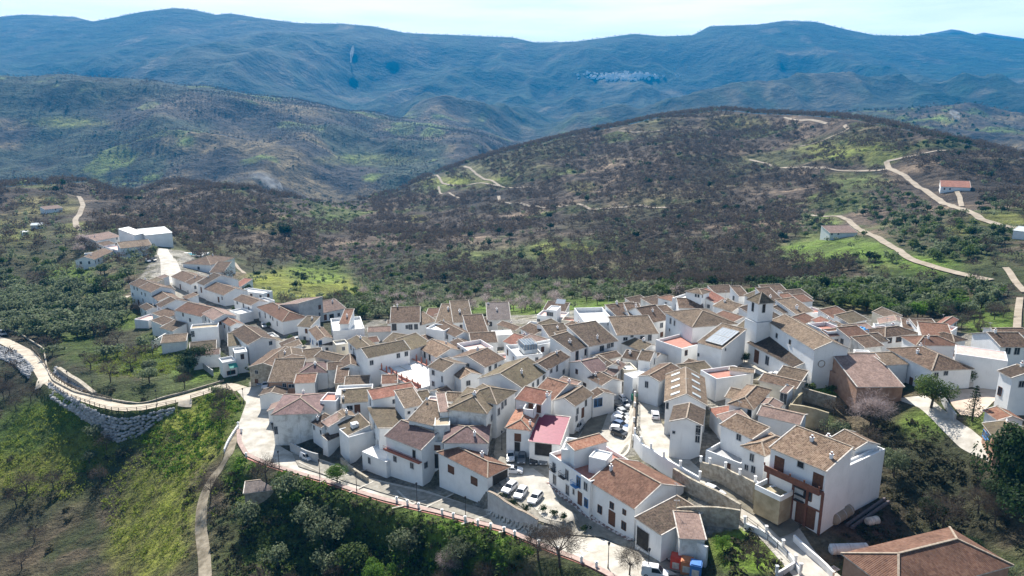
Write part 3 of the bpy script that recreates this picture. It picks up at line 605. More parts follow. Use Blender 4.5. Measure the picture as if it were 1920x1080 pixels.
    rm = [M[floor]] if t == 'f' else [TM.get(col) or M[col], M['rake'], TM.get(col) and M[cap] or M['rake'], M['rake']]
    orf = rb.build('floor' if t == 'f' else names[1], rm, root); orf.matrix_basis = I
    # windows: explicit (pixel positions) and automatic
    inv = off.inverted(); co = inv @ Vector((0, 0, CAMZ))
    facs = [((0, Y0), 0, w), ((X1, 0), R(90), d), ((0, Y1), R(180), w), ((X0, 0), R(-90), d)]
    vis = [f for f in facs if (co - Vector((f[0][0], f[0][1], hh / 2))).dot(Matrix.Rotation(f[1], 3, 'Z') @ Vector((0, -1, 0))) > 0]
    def addw(x, z, f, ww, wh, kind):
        c_, rz, fw = f; p = Matrix.Rotation(rz, 4, 'Z') @ Vector((x, -.02, 0)); p = Vector((c_[0] + p.x, c_[1] + p.y, z))
        o = window(root, (0, 0, 0), 0, ww, wh, kind); o.matrix_basis = I @ Matrix.Translation(p) @ Matrix.Rotation(rz, 4, 'Z')
        return o
    for wd in wins:
        X, Y = wd[0], wd[1]; kind = wd[2] if len(wd) > 2 else 'w'; ww = wd[3] if len(wd) > 3 else (1.0 if kind != 'd' else 1.1); wh = wd[4] if len(wd) > 4 else (1.3 if kind != 'd' else 2.2)
        u_, v_ = px(rg, X, Y) if len(wd) < 6 else px(wd[5], X, Y)
        q = inv @ (Vector((0, 0, CAMZ)) + (PZ(u_, v_, ze) - Vector((0, 0, CAMZ)))); dr = q - co; best = None
        for f in vis:
            nrm = Matrix.Rotation(f[1], 3, 'Z') @ Vector((0, -1, 0)); c0 = Vector((f[0][0], f[0][1], 0))
            den = dr.dot(nrm)
            if abs(den) < 1e-6: continue
            s_ = (c0 - co).dot(nrm) / den; hit = co + dr * s_; tx = Matrix.Rotation(f[1], 3, 'Z') @ Vector((1, 0, 0)); lx = (hit - c0).dot(tx)
            ex_ = max(0, abs(lx) - f[2] / 2 + ww / 2)
            if best is None or ex_ < best[0]: best = (ex_, lx, hit.z, f)
        if best:
            ex_, lx, z_, f = best; lim = max(0, f[2] / 2 - ww / 2 - .15); lx = max(-lim, min(lim, lx)); z_ = max(1.2, min(hh - wh / 2 - .15, z_))
            addw(lx, z_, f, ww, wh, kind)
    if not wins and h > 2.8 and parent is None and name == 'house':
        zt0 = float(Zf(ctr.x, ctr.y)) - zg
        for f in vis[:2]:
            nw = int(f[2] // 3.6)
            for fl in range(1, 3):
                z_ = hh - (2.9 * (fl - 1) + 1.5)
                if z_ - zt0 < .6: continue
                for k in range(nw):
                    if rng.random() < (.8 if auto else .38): addw((k + .5 + rng.uniform(-.18, .18)) * f[2] / nw - f[2] / 2, z_, f, rng.choice([.8, .9, 1.1]), rng.choice([1.1, 1.3, 1.5]), rng.choice('wwwwbs'))
    if chim is None:
        chim = [(rng.uniform(-.35, .35), rng.uniform(-.3, .3))] if (t != 'f' and rng.random() < .42) else []
    for cx_, cy_ in chim:
        x_, y_ = cx_ * w, cy_ * d; o = chimney(root, x_, y_, rfz(x_, y_), rng.uniform(.38, .6), rng.uniform(.6, 1.0)); o.matrix_basis = I
    if key: ROOTS[key] = dict(root=root, off=off, I=I, w=w, d=d, hh=hh, zg=zg, ze=ze, fz=rfz, yaw=yaw, vis=vis)
    return root
def G(k0, *a, **k):
    """another volume of the building k0"""
    k['parent'] = ROOTS[k0]['root']; return H(*a, **k)

# ---- north-west arm and its outliers
H('a',(310,128),(615,97),(604,62),8.0,'s','sheet',name='warehouse',cat='warehouse',label='large pale warehouse with white sheet roof at the far end of the village',pitch=.2,auto=False,chim=[],key='wh')
G('wh','a',(190,125),(303,100),(284,62),7,'s','sheet',pitch=.4,auto=False,chim=[])
H('w',(690,355),(868,322),(858,272),3.5,'s','pink','above the blossom tree left of the warehouse',wins=((845,333),))
H('w',(742,390),(832,372),(792,345),3.2,'s','brown','squeezed between two farm roofs left of the warehouse')
H('w',(872,408),(1098,385),(1060,358),5.5,'s','tan','beside the small car park below the warehouse',wins=((1080,425),(950,432,'w',3,.9)))
H('w',(750,395),(868,425),(945,378),4,'f',floor='pinkf',note='behind the car park house',auto=False)
H('w',(680,490),(815,428),(760,400),3.5,'g','brown','lowest of the cluster left of the car park')
H('w',(610,445),(668,440),(668,425),2.8,'f',note='tiny cube beside the blossom bush',auto=False)
H('w',(325,128),(450,115),(440,88),3.2,'s','pink','alone on the far left hillside meadow',wins=((400,120),))
H('w',(220,242),(312,238),(305,225),2.6,'s','sheet',name='farm_shed',cat='shed',label='long white farm shed on the far left slope',auto=False,chim=[])
H('w',(160,292),(207,286),(203,274),2.6,'s','sheet',name='farm_shed',cat='shed',label='small white farm shed below the long one at far left',auto=False,chim=[])
H('a',(735,445),(1048,462),(1012,365),3.2,'h','brown','with the oval swimming pool behind it',wins=((915,497,'w',1.2,1.6),),pitch=.3)
H('a',(1040,545),(1195,545),(1180,495),3,'s','brown','low annex right of the pool house',auto=False)
H('a',(612,592),(768,655),(960,590),4.6,'g','brown','topmost in the row right of the steep street',wins=((710,705,'d'),))
H('a',(770,652),(835,682),(1010,590),5,'g','brown','second from the top of the steep street')
H('a',(905,660),(982,690),(1280,600),6.5,'g','dark','tall with a broad blank gable on the steep street',wins=((945,740,'d',1.2,2.4),),pitch=.42)
H('a',(982,730),(1200,803),(1345,715),5,'g','brown','fourth house down the steep street, chimney on its slope',wins=((1140,850,'d'),(1180,835)))
H('a',(1310,690),(1400,702),(1425,655),3,'s','red','small, tucked behind the steep street row',auto=False)
H('a',(1372,745),(1640,782),(1810,760),5,'f',note='long white deck behind the steep street row')
H('a',(1312,850),(1510,917),(1640,860),5.6,'g','brown','above the long red-roofed row',wins=((1420,915,'w',1,2.0),(1480,950),(1350,880)))
H('d',(20,215),(300,378),(548,322),5.5,'h','redbrown','long row with green trees at its door',wins=((45,300,'w',1,2.2),(105,305,'w',1,2.2),(190,345),(240,400,'w',.9,1.8),(160,300)),pitch=.42)
H('a',(140,675),(245,712),(420,652),9,'g','brown','three storeys high at the corner of the left footpath',wins=((190,720),(225,732),(190,860),(240,880,'d'),(175,790)))
H('a',(245,715),(385,770),(550,702),8.5,'g','brown','three storeys, second along from the left corner',wins=((275,780),(315,795),(290,855)))
H('a',(392,812),(470,870),(640,802),6.5,'g','brown','stepped below the three-storey pair',wins=((450,855),))
H('a',(440,905),(500,937),(765,850),6.5,'g','brown','with a long white gable side stepping down the hill',wins=((470,965),))
H('a',(255,930),(332,977),(440,925),4,'g','dark','little porch house below the three-storey pair')
H('b',(535,130),(830,202),(1010,105),8,'g','redbrown','broad roof in the middle of the left arm',wins=((700,240),(620,180)))
H('b',(845,170),(965,242),(1180,178),8,'g','pink','beside the broad reddish roof of the left arm')
H('b',(1055,252),(1160,312),(1295,285),7.5,'g','redbrown','with a white raking parapet in the left arm')
H('b',(1165,378),(1355,520),(1622,437),8,'g','brown','large white gable at the lower end of the left arm',wins=((1600,450),))
H('b',(225,245),(400,185),(340,140),3,'f',floor='pinkf',note='low terrace jutting toward the left orchard',auto=False)
H('b',(700,338),(1010,312),(980,268),8,'f',floor='tanf',note='terrace over the dark cypress-like bush',wins=((725,385),(700,410)))
H('b',(1130,535),(1255,522),(1200,455),6,'s','olive','lean-to below the large white gable',auto=False)
H('b',(1060,720),(1215,692),(1180,640),5,'f',floor='greyf',note='with a green awning over the orchard slope',wins=((1160,830,'b',2.4,1.2),),wall='white',key='awn')
H('b',(1200,612),(1342,592),(1330,535),7,'f',note='cube behind the green awning')
H('c',(165,290),(488,302),(600,110),6,'G','brown','old bare stone gable by the footpath junction',wall='stone',auto=False,pitch=.3)
H('c',(515,200),(780,170),(735,95),6.5,'G','tan','cream gable with one dark window above the junction',wall='cream',wins=((670,262,'w',.9,1.6),),pitch=.3)
H('c',(382,455),(725,447),(725,325),5.8,'s','tan','orange brick front beside the wide pale road',wall='brick',wins=((560,497),(640,502,'w',1.6,1)),pitch=.5)
H('c',(727,362),(1045,348),(1060,235),5.6,'h','purple','beside the orange brick house',wins=((830,405),(805,505,'w',1.4,1.4)))
H('d',(665,772),(930,832),(945,745),6,'g','tan','small, behind the hipped house by the brick front',wall='cream')
H('d',(962,905),(1175,887),(1130,775),5.5,'G','brown','narrow hip at the foot of the long L-shaped house')
H('d',(680,642),(865,642),(860,590),5,'s','tan','narrow, above the parked white car')
H('d',(900,642),(1042,622),(1022,572),7,'f',floor='greyf',note='windowless cream block by the L-shaped house',wall='cream',auto=False)
H('d',(1258,787),(1728,692),(1655,592),8.5,'g','moss','L-shaped, overlooking the big white patio',wins=((1300,840),(1690,740),(1600,760)),key='town',chim=[])
G('town','d',(1035,592),(1252,780),(1400,690),8.5,'g','moss',wins=((1100,712,'w',.9,1.6),(1222,842,'w',.9,1.6),(1172,862,'w',.9,1.6),(1070,670)),chim=[(-.3,0)])
H('d',(600,470),(700,592),(860,568),7,'g','brown','blue shutters facing the curving street',wins=((550,480,'u',.9,1.8),(592,560,'u'),(640,610,'u')))
H('d',(470,430),(612,442),(562,372),5,'s','moss','low, left of the blue-shuttered house')
H('d',(865,482),(1220,452),(1145,318),8.5,'f',note='tall white block with roof terrace at the village edge',auto=False,key='tall',par=1.0)
G('tall','d',(940,402),(1040,402),(1035,320),10.5,'s','redbrown',auto=False)
H('d',(700,292),(1005,227),(985,165),4,'s','pink','long low porch beyond the red-roofed row',wins=((850,320,'k',2.0,2),(930,300,'w'),(780,330,'d')))
H('d',(508,270),(740,237),(690,195),4,'G','brown','gable behind the long low porch')
H('d',(255,195),(480,240),(472,110),7,'S','pink','tall blank grey flank behind the red-roofed row',wall='greyr',auto=False,pitch=.25)
# ---- middle of the village, back rows
H('e',(555,272),(880,262),(830,115),6.5,'g','brown','red balcony, at the meadow edge of the village',wins=((595,320,'b',1.4,2.2),(780,318,'w',1.2,1.8),(840,315,'w',1.2,1.8),(740,318)),chim=[(-.45,.3),(-.3,0)])
H('e',(880,300),(1060,252),(1000,192),5,'s','tan','right behind the red-balcony house')
H('e',(950,332),(1160,362),(1145,290),7,'f',note='plain white block left of the cluster of brown roofs',auto=False)
H('e',(1062,272),(1260,277),(1222,168),5,'s','tan','far edge, first of two tan roofs by the olive trees')
H('e',(1262,270),(1475,260),(1440,140),5.2,'s','tan','far edge, second of two tan roofs by the olive trees')
H('e',(1045,302),(1290,432),(1430,380),6,'g','brown','broad brown roof between the white block and pink terrace')
H('e',(1430,397),(1650,382),(1520,282),5,'s','brown','in front of the lavender-grey roof')
H('e',(1645,237),(1900,232),(1888,137),4.6,'s','grey','at the meadow edge, pale smooth roof',wins=((1680,285,'w',.9,1.6),))
H('e',(1300,502),(1440,592),(1640,502),6,'f',floor='pinkf',note='sunken pink patio behind a curved parapet',wins=((1325,572),(1370,600)),par=1.2)
H('e',(870,552),(1080,662),(1290,545),5,'g','stripe','ragged tiled roof at the top corner of the white patio',wins=((890,602,'k',1,2),(940,622,'k',1,2),(995,650,'k',1,2)))
H('e',(772,577),(1000,502),(950,420),6,'s','olive','behind the top corner of the white patio',auto=False)
H('e',(985,765),(1148,822),(1262,692),8.5,'g','tan','narrow tower-like block at the right edge of the white patio',wins=((1035,832),(1035,955),(1135,905,'w',.5,1.6)),pitch=.3)
H('e',(1240,832),(1345,905),(1585,862),6,'g','stripe','with boldly striped tiles beside the tower-like block')
H('i',(290,892),(510,797),(295,640),6.5,'g','brown','white gable in the centre, three small windows under its eave',wins=((350,905),(415,877),(460,892),(103,830)),pitch=.3)
H('i',(440,412),(640,480),(705,440),4,'g','brown','low with cream gable below the lavender-grey roof',wall='cream')
H('i',(390,532),(612,522),(602,467),4,'f',note='bright white slab roof among brown roofs',auto=False,par=.2)
H('i',(510,602),(640,647),(787,550),5,'g','red','long vivid red roof in the centre of the village',auto=False)
H('i',(700,457),(850,532),(1040,490),6,'g','brown','broad, behind the rooftop cage')
H('i',(1040,497),(1195,442),(1080,390),6,'s','moss','mossy slope right behind the broad brown roof')
H('i',(880,302),(1180,332),(1130,262),6,'f',floor='pinkf',note='with a raised cabin topped by solar panels',wins=((1000,380),(1045,385),(900,370)),key='sol')
G('sol','i',(988,242),(1100,252),(1115,200),9,'f',wins=((1005,290),(1045,295)),par=.4)
H('i',(1190,420),(1270,472),(1420,432),6,'g','brown','rounded brown roof right of the raised solar cabin',chim=[(.3,0)])
H('i',(1415,462),(1752,442),(1742,388),6,'s','tan','below the bright white roof-terrace block',auto=False)
H('i',(1422,392),(1762,382),(1705,212),9,'f',note='bright white block with deep roof terrace at the back edge',wins=((1690,340,'w',.6,.8),(1455,345,'w',.5,1.4)),par=1.4,key='wt')
H('k',(455,442),(765,402),(742,330),8,'s','brown','white-edged roof right of the deep roof terrace',auto=False,chim=[(-.1,.45),(.25,0)])
H('k',(645,522),(812,517),(762,402),7,'s','brown','brown slope behind the long tan middle roof',chim=[(.2,.3)])
H('k',(820,512),(1035,472),(955,330),7,'g','brown','brown gable behind the long tan middle roof',pitch=.5,chim=[(.1,-.2),(-.2,.2)])
H('k',(462,652),(922,632),(855,527),7,'s','tan','long white front with dark windows in the centre',wins=((745,677,'w',1.2,1),(830,677,'w',1,1.8),(555,692,'w',1.2,.9),(630,655,'w',.8,.6)))
H('k',(140,777),(465,714),(402,572),7,'s','dark','long dark roof over a white street front in the centre',wins=((105,842,'b',.9,1.8),(405,757),(365,770),(290,800,'w',1.4,1.6)))
H('i',(1260,717),(1450,657),(1395,532),7,'s','dark','shorter dark roof left of the long dark one',wins=((1330,760,'b',1,2.4),(1430,720,'b',.9,1.6)))
H('i',(1022,557),(1268,530),(1212,460),6,'s','tan','tan slope behind the shorter dark roof',auto=False)
H('i',(1182,592),(1388,542),(1342,490),6.3,'s','tan','tan slope directly behind the long dark roof',auto=False)
H('i',(650,767),(945,737),(905,605),8,'f',note='white roof terrace carrying a glazed cage',auto=False,key='cage',par=1.0)
H('i',(890,642),(1140,595),(1110,560),8,'f',note='plain white wall right of the glazed cage',auto=False)
H('i',(990,922),(1242,777),(880,822,1),7.2,'g','brown','ridge running up to the shorter dark roof',wins=((1040,925),(1105,900,'w',.9,1.8),(1180,942)),pitch=.4)
H('j',(702,403),(1000,212),(400,205,1),7.5,'g','olive','biggest olive-brown roof in the centre',wins=((835,385,'w',1,1.8),(890,345,'w',1,1.8),(955,300,'w',1,1.8)),pitch=.4,chim=[(-.1,-.25)])
H('j',(567,363),(698,405),(760,330),7,'g','grey','narrow end with dark balcony door below the olive roof',wins=((630,465,'d',1.3,2.2),))
H('g',(1250,262),(1625,347),(1732,182),9,'h','moss','hipped, behind the big hipped roof of the alley',wins=((525,508,'w',.9,1.6,'j'),(490,600,'w',.9,1.6,'j'),(450,670,'w',.9,1.6,'j')))
H('g',(1085,402),(1510,452),(1615,200),9.3,'h','moss','big hipped roof left of the narrow alley',wins=((1570,500),(1590,620)),wall='stained',chim=[(0,-.1)])
H('g',(1030,777),(1520,782),(1500,585),7.6,'h','purple','smooth purple hip in front of the big hipped roof',auto=False,chim=[(.2,-.3)])
H('h',(975,168),(1525,447),(1745,322),7.4,'h','redbrown','big hip above the lower promenade with brick shutters',wins=((1115,360,'s',1.8,1.5),(1375,490,'s',1.8,1.5),(1665,475,'k',4.2,3.6)),chim=[(.1,.2)],pitch=.34,key='big')
H('g',(382,702),(782,857),(895,590),9.3,'g','purple','tall with red balcony strip above the lower promenade',wins=((485,242,'w',1.0,1.3,'h'),(675,318,'w',1,1.3,'h'),(700,190,'k',.9,2,'h'),(830,310,'w',1,1.3,'h')),chim=[],key='redb')
H('h',(112,158),(385,277),(375,0),4.3,'f',note='low white annex left of the red balcony strip',auto=False,par=.15)
H('g',(850,772),(1022,777),(1020,590),7,'f',floor='tanf',note='bridge block over the dark passage',wins=((935,835,'s',2.2,1),(920,985,'k',2,3.4)),par=.4)
H('g',(640,523),(915,587),(885,402),8.8,'s','tan','tan slope behind the red-balcony house',auto=False,chim=[])
H('g',(925,587),(1100,582),(1090,430),9.2,'f',wall='stained',floor='tanf',note='grey unpainted block between two hips',auto=False,par=.2)
H('g',(990,437),(1082,430),(1108,255),9.7,'s','pink','pinkish strip left of the big hipped roof',auto=False,pitch=.12,chim=[])
H('g',(790,372),(985,385),(905,255),8,'f',floor='pinkf',note='vivid pink terrace in the middle of the village',auto=False,par=.5)
H('g',(592,392),(800,355),(742,212),7,'s','tan','pale sunlit tile roof left of the pink terrace',auto=False,pitch=.2,wins=((640,440,'w',.6,.6),(715,410,'w',.5,.6),(790,400,'w',.5,.6)))
H('g',(232,296),(725,207),(680,140),6.5,'s','red','long red roof under the white patio',auto=False,chim=[],pitch=.25)
H('f',(1268,272),(1385,502),(1662,342),7,'r','moss','dark mossy roof sloping away behind the low white annex',auto=False,chim=[],pitch=.2)
H('f',(925,450),(1042,582),(1225,455),5.6,'s','moss','tan roof with a boxy dormer above the parking road',wins=((960,547,'w',.7,1.2),(1002,590,'w',.7,1.2),(1005,698,'w',.7,1.2)),pitch=.3,key='dorm',chim=[(.25,0)])
G('dorm','f',(1042,600),(1380,505),(1330,400),4.8,'f',auto=False,floor='whitef')
H('f',(750,425),(825,482),(945,387),6,'s','pink','small bright-tiled roof in the cramped lower left block',wins=((785,470,'w',.7,1.1),(782,590,'w',.7,1.1)))
H('f',(632,432),(745,490),(760,372),5.6,'s','brown','left neighbour of the small bright-tiled roof',wins=((655,490,'w',.6,1),(730,540,'w',.6,1)))
H('f',(805,637),(945,577),(925,535),3.6,'s','dark','dark lean-to under the cramped lower left block',auto=False)
H('f',(900,332),(950,397),(1080,332),6,'g','tan','tan roof wedged behind the small bright-tiled roof',auto=False)
H('f',(185,345),(712,328),(640,110),8.2,'h','purple','large dusky roof at the bend of the wide pale road',wall='stained',wins=((205,520,'w',.8,2),(755,270,'w',.6,.8)),chim=[(-.05,.4)],pitch=.3,key='bend')
H('f',(720,187),(900,192),(880,95),7,'f',floor='terra',note='white-rimmed terrace full of flower pots',auto=False,par=.5)
H('f',(965,217),(1300,190),(1282,107),6,'s','moss','narrow mossy roof with door and window below',wins=((1055,267,'w',1.4,1.1),(1140,275,'d',1.3,2)),chim=[(-.45,-.2)])
H('c',(1130,602),(1540,582),(1500,480),6,'f',note='cluttered white terrace beside the ruin',auto=False,par=.6,key='clut')
H('c',(1130,472),(1262,465),(1392,325),5,'s','brown','sagging brown roof beside the ruin',wall='stone',auto=False,pitch=.2,chim=[])
H('e',(395,775),(862,1015),(1000,770),4.5,'f',note='',name='patio_terrace',cat='terrace',label='big white paved patio with dark joints and reddish edge pillars',auto=False,par=.35,key='patio')
# ---- centre right
H('j',(537,852),(800,880),(955,600),6.6,'h','orange','with a walled roof nook, on the car square',wins=((665,960,'s',1.3,1.6),(660,1065,'k',1.2,2.2)),pitch=.34,key='nook',chim=[(.42,-.35)])
H('j',(645,527),(935,592),(985,502),9,'s','red','terracotta strip above the walled roof nook',wins=((812,592,'d',1,1.8),(900,622,'d',1,1.8)),chim=[(.48,.1)])
H('j',(835,467),(1062,542),(1262,352),7,'g','redbrown','brown ridge between the alley and the car lane',auto=False,pitch=.4)
H('j',(1067,547),(1300,607),(1460,462),7.2,'G','tan','broad blank gable on the car square with balconies on its lane side',wins=((1430,562,'k',.9,1.8),(1335,665,'w',.9,1.5),(1325,745,'w',.9,1.3),(1395,680,'d',1,2.2)),pitch=.45,chim=[])
H('j',(1442,480),(1512,527),(1625,402),5,'g','brown','with pale blue doors on the car lane',wins=((1590,490,'u',1.2,2),(1545,530,'u',1,2)))
H('j',(1465,292),(1620,377),(1725,272),5,'g','brown','square brown roof over the upper car lane',auto=False)
H('j',(1252,122),(1500,237),(1665,182),6,'G','purple','white gable over green-grey render behind the car lane',auto=False,wall='white')
H('j',(1520,72),(1672,172),(1738,122),6,'g','dark','dark red and brown ridge behind the purple gable',auto=False)
H('j',(1722,272),(1870,140),(1600,205,1),4.6,'g','pink','long low white front running up the car lane',wins=((1800,270),(1765,312,'d',.8,1.9),(1850,190)))
H('q',(555,282),(900,322),(1030,72),5.2,'s','magenta','with magenta metal roof on the car square',wins=((712,375,'k',3.6,2.8),),chim=[],pitch=.12)
H('n',(540,202),(690,192),(690,110),4.4,'f',wall='cream',note='cream bastion at the top of the car lane',auto=False)
H('n',(930,332),(1170,192),(1045,90),6,'g','brown','mottled roof above the sloping lane',auto=False,pitch=.3)
H('n',(700,82),(830,102),(932,15),6,'g','tan','tan ridge above the cream bastion',auto=False)
H('n',(640,292),(918,232),(905,165),4,'f',note='low white block at the top of the car lane',wins=((890,285,'w',.4,.5),),par=.2)
H('n',(1008,560),(1462,600),(1562,300),6.6,'G','tan','roof studded with eight skylights above the sloping lane',wins=((940,570,'w',.5,1.4),),pitch=.5,key='sky',chim=[])
H('n',(1067,782),(1410,827),(1577,672),7.8,'G','dark','big white gable at the foot of the sloping lane',wins=((1525,792,'w',.8,1.4),(1440,867,'w',.8,1.4),(1515,912,'w',.8,1.4),(1430,987,'w',.8,1.4),(1100,902,'w',.5,.5)),pitch=.36,chim=[])
H('n',(1512,645),(1602,742),(1785,530),4,'s','red','red tiles filling the gap behind the big white gable',auto=False,chim=[],pitch=.15)
H('o',(140,302),(532,246),(480,130),5.2,'f',floor='terra',note='curved white walls round a terracotta terrace below the church',auto=False,par=.9)
H('o',(290,205),(560,237),(640,222),5,'s','tan','low narrow roof rounding the terracotta terrace',auto=False,pitch=.15,chim=[])
H('o',(285,582),(545,642),(875,457),6.4,'h','stripe','hipped, right of the red tiled gap',wins=((790,562,'k',.8,2.2),(775,605,'w',1.2,.5),(685,735,'w',.8,2.2)),chim=[],pitch=.45)
H('o',(870,452),(932,467),(1018,412),5.5,'s','pink','pink roof adjoining the striped hip',auto=False,chim=[],pitch=.1,wins=((1020,520,'w',1.4,2.4),))
H('m',(45,992),(558,990),(352,762),4.6,'s','pink','',name='brick_hall',cat='hall',label='brick hall with broad pinkish roof below the church',wall='brick',auto=False,chim=[],key='hall',pitch=.3)
G('hall','o',(1415,205),(1590,300),(1620,165),4.4,'f',wall='brick',floor='terra',auto=False,par=.2)
# ---- around the church
H('l',(1112,522),(1252,472),(1240,402),5,'s','redbrown','just behind the church nave',auto=False)
H('l',(1222,482),(1322,532),(1432,492),6,'g','red','square red roof behind the church nave',auto=False)
H('l',(1392,612),(1608,592),(1482,490),7,'f',floor='terra',note='deep red roof nook right of the nave',auto=False,par=1.0)
H('l',(1402,667),(1612,642),(1602,598),6,'s','redbrown','below the deep red roof nook')
H('l',(1642,692),(1870,667),(1742,602),6,'s','redbrown','next to the blue tarpaulin right of the church')
H('l',(1022,412),(1225,382),(1162,287),5,'s','tan','tan-grey roof against the olive slope behind the nave',auto=False)
H('l',(882,407),(988,377),(902,337),5,'s','dark','small dark red roof behind the church tower',auto=False)
H('l',(772,312),(930,302),(852,207),6,'s','brown','right behind the church tower')
H('l',(930,302),(1080,287),(1002,232),5,'s','redbrown','at the back edge, white chimney, right of the tower',chim=[(-.3,.4)])
H('l',(1622,522),(1830,472),(1792,402),5,'s','moss','back edge above the blue tarpaulin')
H('l',(105,287),(245,252),(205,155),6,'s','red','smooth red roof right of the white penthouse')
H('l',(110,322),(322,387),(485,332),6,'g','tan','tan roof between the penthouse and the church tower')
H('l',(390,212),(500,207),(472,155),5,'s','brown','white flank at the back edge left of the tower')
H('k',(1400,292),(1540,242),(1232,180,1),6.5,'f',note='',label='white penthouse house with small tower cabin at the back edge',wins=((1460,305,'w',.7,1.2),(1505,300,'w',.7,1.2),(1360,285,'w',.6,1.4)),key='pent')
G('pent','k',(1415,192),(1500,162),(1335,127,1),9.5,'h','tan',wins=((1350,185,'w',.6,1),(1380,195,'w',.6,1),(1415,205,'w',.6,1)),chim=[])
H('k',(1100,272),(1210,247),(1022,205,1),6,'h','redbrown','left of the white penthouse house')
H('k',(1160,342),(1430,347),(1252,257),6,'g','brown','in front of the white penthouse house',auto=False)
H('k',(985,302),(1112,352),(1180,340),5,'f',note='low white deck at the back edge by the dark wood',auto=False)
H('k',(1310,562),(1800,522),(1040,395,1),8,'h','tan','',label='largest tan roof of the village, white house left of the church tower',wins=((1065,490,'w',.9,1.6),(1110,515,'w',.8,1.4),(1055,592,'w',.6,.8),(1715,597,'w',1.2,1.4)),chim=[],pitch=.34)
H('k',(1225,597),(1440,652),(1525,577),5,'g','dark','dark roof in front of the largest tan roof',auto=False)
H('k',(1372,732),(1640,807),(1785,682),8,'s','tan','with a framed solar array on its roof',wins=((1680,800,'w',.5,.6),(1190,815,'w',.5,.8)),key='solar',chim=[],pitch=.35)
H('k',(900,702),(1190,802),(1220,640),6,'f',floor='terra',note='stepped flower terraces left of the solar array',auto=False,par=.8)
H('k',(500,732),(752,832),(880,762),5,'g','moss','mossy hip left of the flower terraces',pitch=.4,auto=False)
H('k',(525,902),(690,932),(755,852),4.5,'g','brown','behind the top of the car lane',auto=False)
H('k',(700,932),(835,972),(930,852),5,'g','brown','right of the top of the car lane',auto=False)
H('l',(330,592),(468,627),(455,527),6,'s','moss','round white corner left of the church porch',auto=False)
# ---- right side
H('m',(355,432),(718,390),(180,347,1),5.2,'h','brown','with pink-framed windows right of the church',wins=((400,470,'b',1.6,1.2),(510,457,'b',1.6,1.2),(205,392,'w',.8,1.1),(265,435,'w',.8,.6)),chim=[(.3,.4)])
H('m',(715,524),(1180,527),(592,430,1),5,'h','redbrown','long low hip in the right part of the village',auto=False)
H('m',(780,442),(1120,472),(950,372),5,'s','redbrown','reddish slope behind the long low hip',auto=False)
H('m',(1132,484),(1262,462),(1120,362),5,'h','brown','at the white curving wall on the right edge')
H('m',(740,362),(990,367),(962,300),5,'s','brown','brown ridge by the trees at right',auto=False)
H('m',(560,330),(720,345),(652,290),5,'s','brown','small brown slope by the trees at right',auto=False)
H('m',(1060,312),(1170,237),(1085,187),3.4,'g','red','tiny red-roofed, alone among bushes at right',wall='white')
H('m',(397,567),(885,807),(1340,790),5.6,'h','brown','biggest hip on the right, behind the pink-paved yard',wins=((930,862,'w',.9,1.2),(1040,837,'w',.9,.9),(650,932,'d',.9,1.8),(712,932,'w',.6,1)),chim=[(-.25,.05),(-.05,-.25)],pitch=.38)
H('m',(1150,617),(1740,702),(1455,560),7,'f',note='large blank white wall right of the biggest hip',auto=False,par=.15,floor='pinkf',key='blank')
H('m',(1655,542),(2000,542),(1475,397,1),5.2,'g','brown','cut by the right border beside the field track',wins=((1740,572,'w',1.2,1.6),(1840,590,'w',1.2,1.6)))
H('m',(360,747),(610,737),(435,640),5,'s','tan','curved white wall behind the brick hall',auto=False,pitch=.15)
H('m',(20,592),(190,602),(300,598),7,'f',note='white cube beside the church gable',auto=False)
H('m',(1645,817),(1790,890),(2100,850),8,'g','dark','tall white, cut by the right border above the orange roof',wins=((1650,1040,'b',.9,1.6),(1890,960,'w',1,1.2)),chim=[(-.2,0)])
H('p',(1475,570),(1605,738),(1965,665),4.4,'g','olive','with turquoise windows at the end of the concrete drive',wall='brick',wins=((1460,660,'u',2.2,1.1),(1520,700,'u',2,1.1),(1580,790,'d',1.2,2.2),(1760,760,'u',6,1.6),(1900,745,'u',2,1.5)),pitch=.3,name='house')
H('p',(1482,422),(1640,527),(1785,457),3,'g','orange','low bright terracotta roof behind the turquoise windows',auto=False,chim=[])
# ---- lower right corner
H('s',(258,80),(548,212),(642,138),7,'s','stripe','upright white block with one shuttered window',wins=((420,195,'w',1,1.2),),pitch=.3,chim=[])
H('s',(115,312),(437,437),(500,330),3.2,'f',note='white walled yard above the stone retaining wall',auto=False,par=1.0,floor='greyf')
H('s',(457,277),(655,362),(795,195),6.6,'h','stripe','hip with three small windows beside the balconied house',wins=((540,382,'w',.8,1.4),(490,472,'w',.7,1),(552,492,'w',.8,1.3)),pitch=.4,chim=[])
H('s',(715,292),(1225,507),(1380,362),11,'s','stripe','',name='balcony_house',cat='house',label='tall white house with dark red balcony and wooden garage door',wins=((990,435,'k',1.1,1.1),(1055,730,'b',1.3,1.5),(850,830,'s',1.6,1.2),(1030,915,'d',3.3,3.4)),pitch=.32,key='bal',chim=[(-.08,.2),(.4,-.1)])
G('bal','s',(1232,490),(1300,520),(1660,262),9.6,'f',auto=False,par=.4)
G('bal','s',(1062,247),(1310,327),(1388,272),9.5,'g','brown',auto=False,chim=[(0,.2)])
G('bal','s',(1290,200),(1490,307),(1617,222),9.4,'g','stripe',auto=False,chim=[],wins=((1415,355,'s',1.2,1.4),))
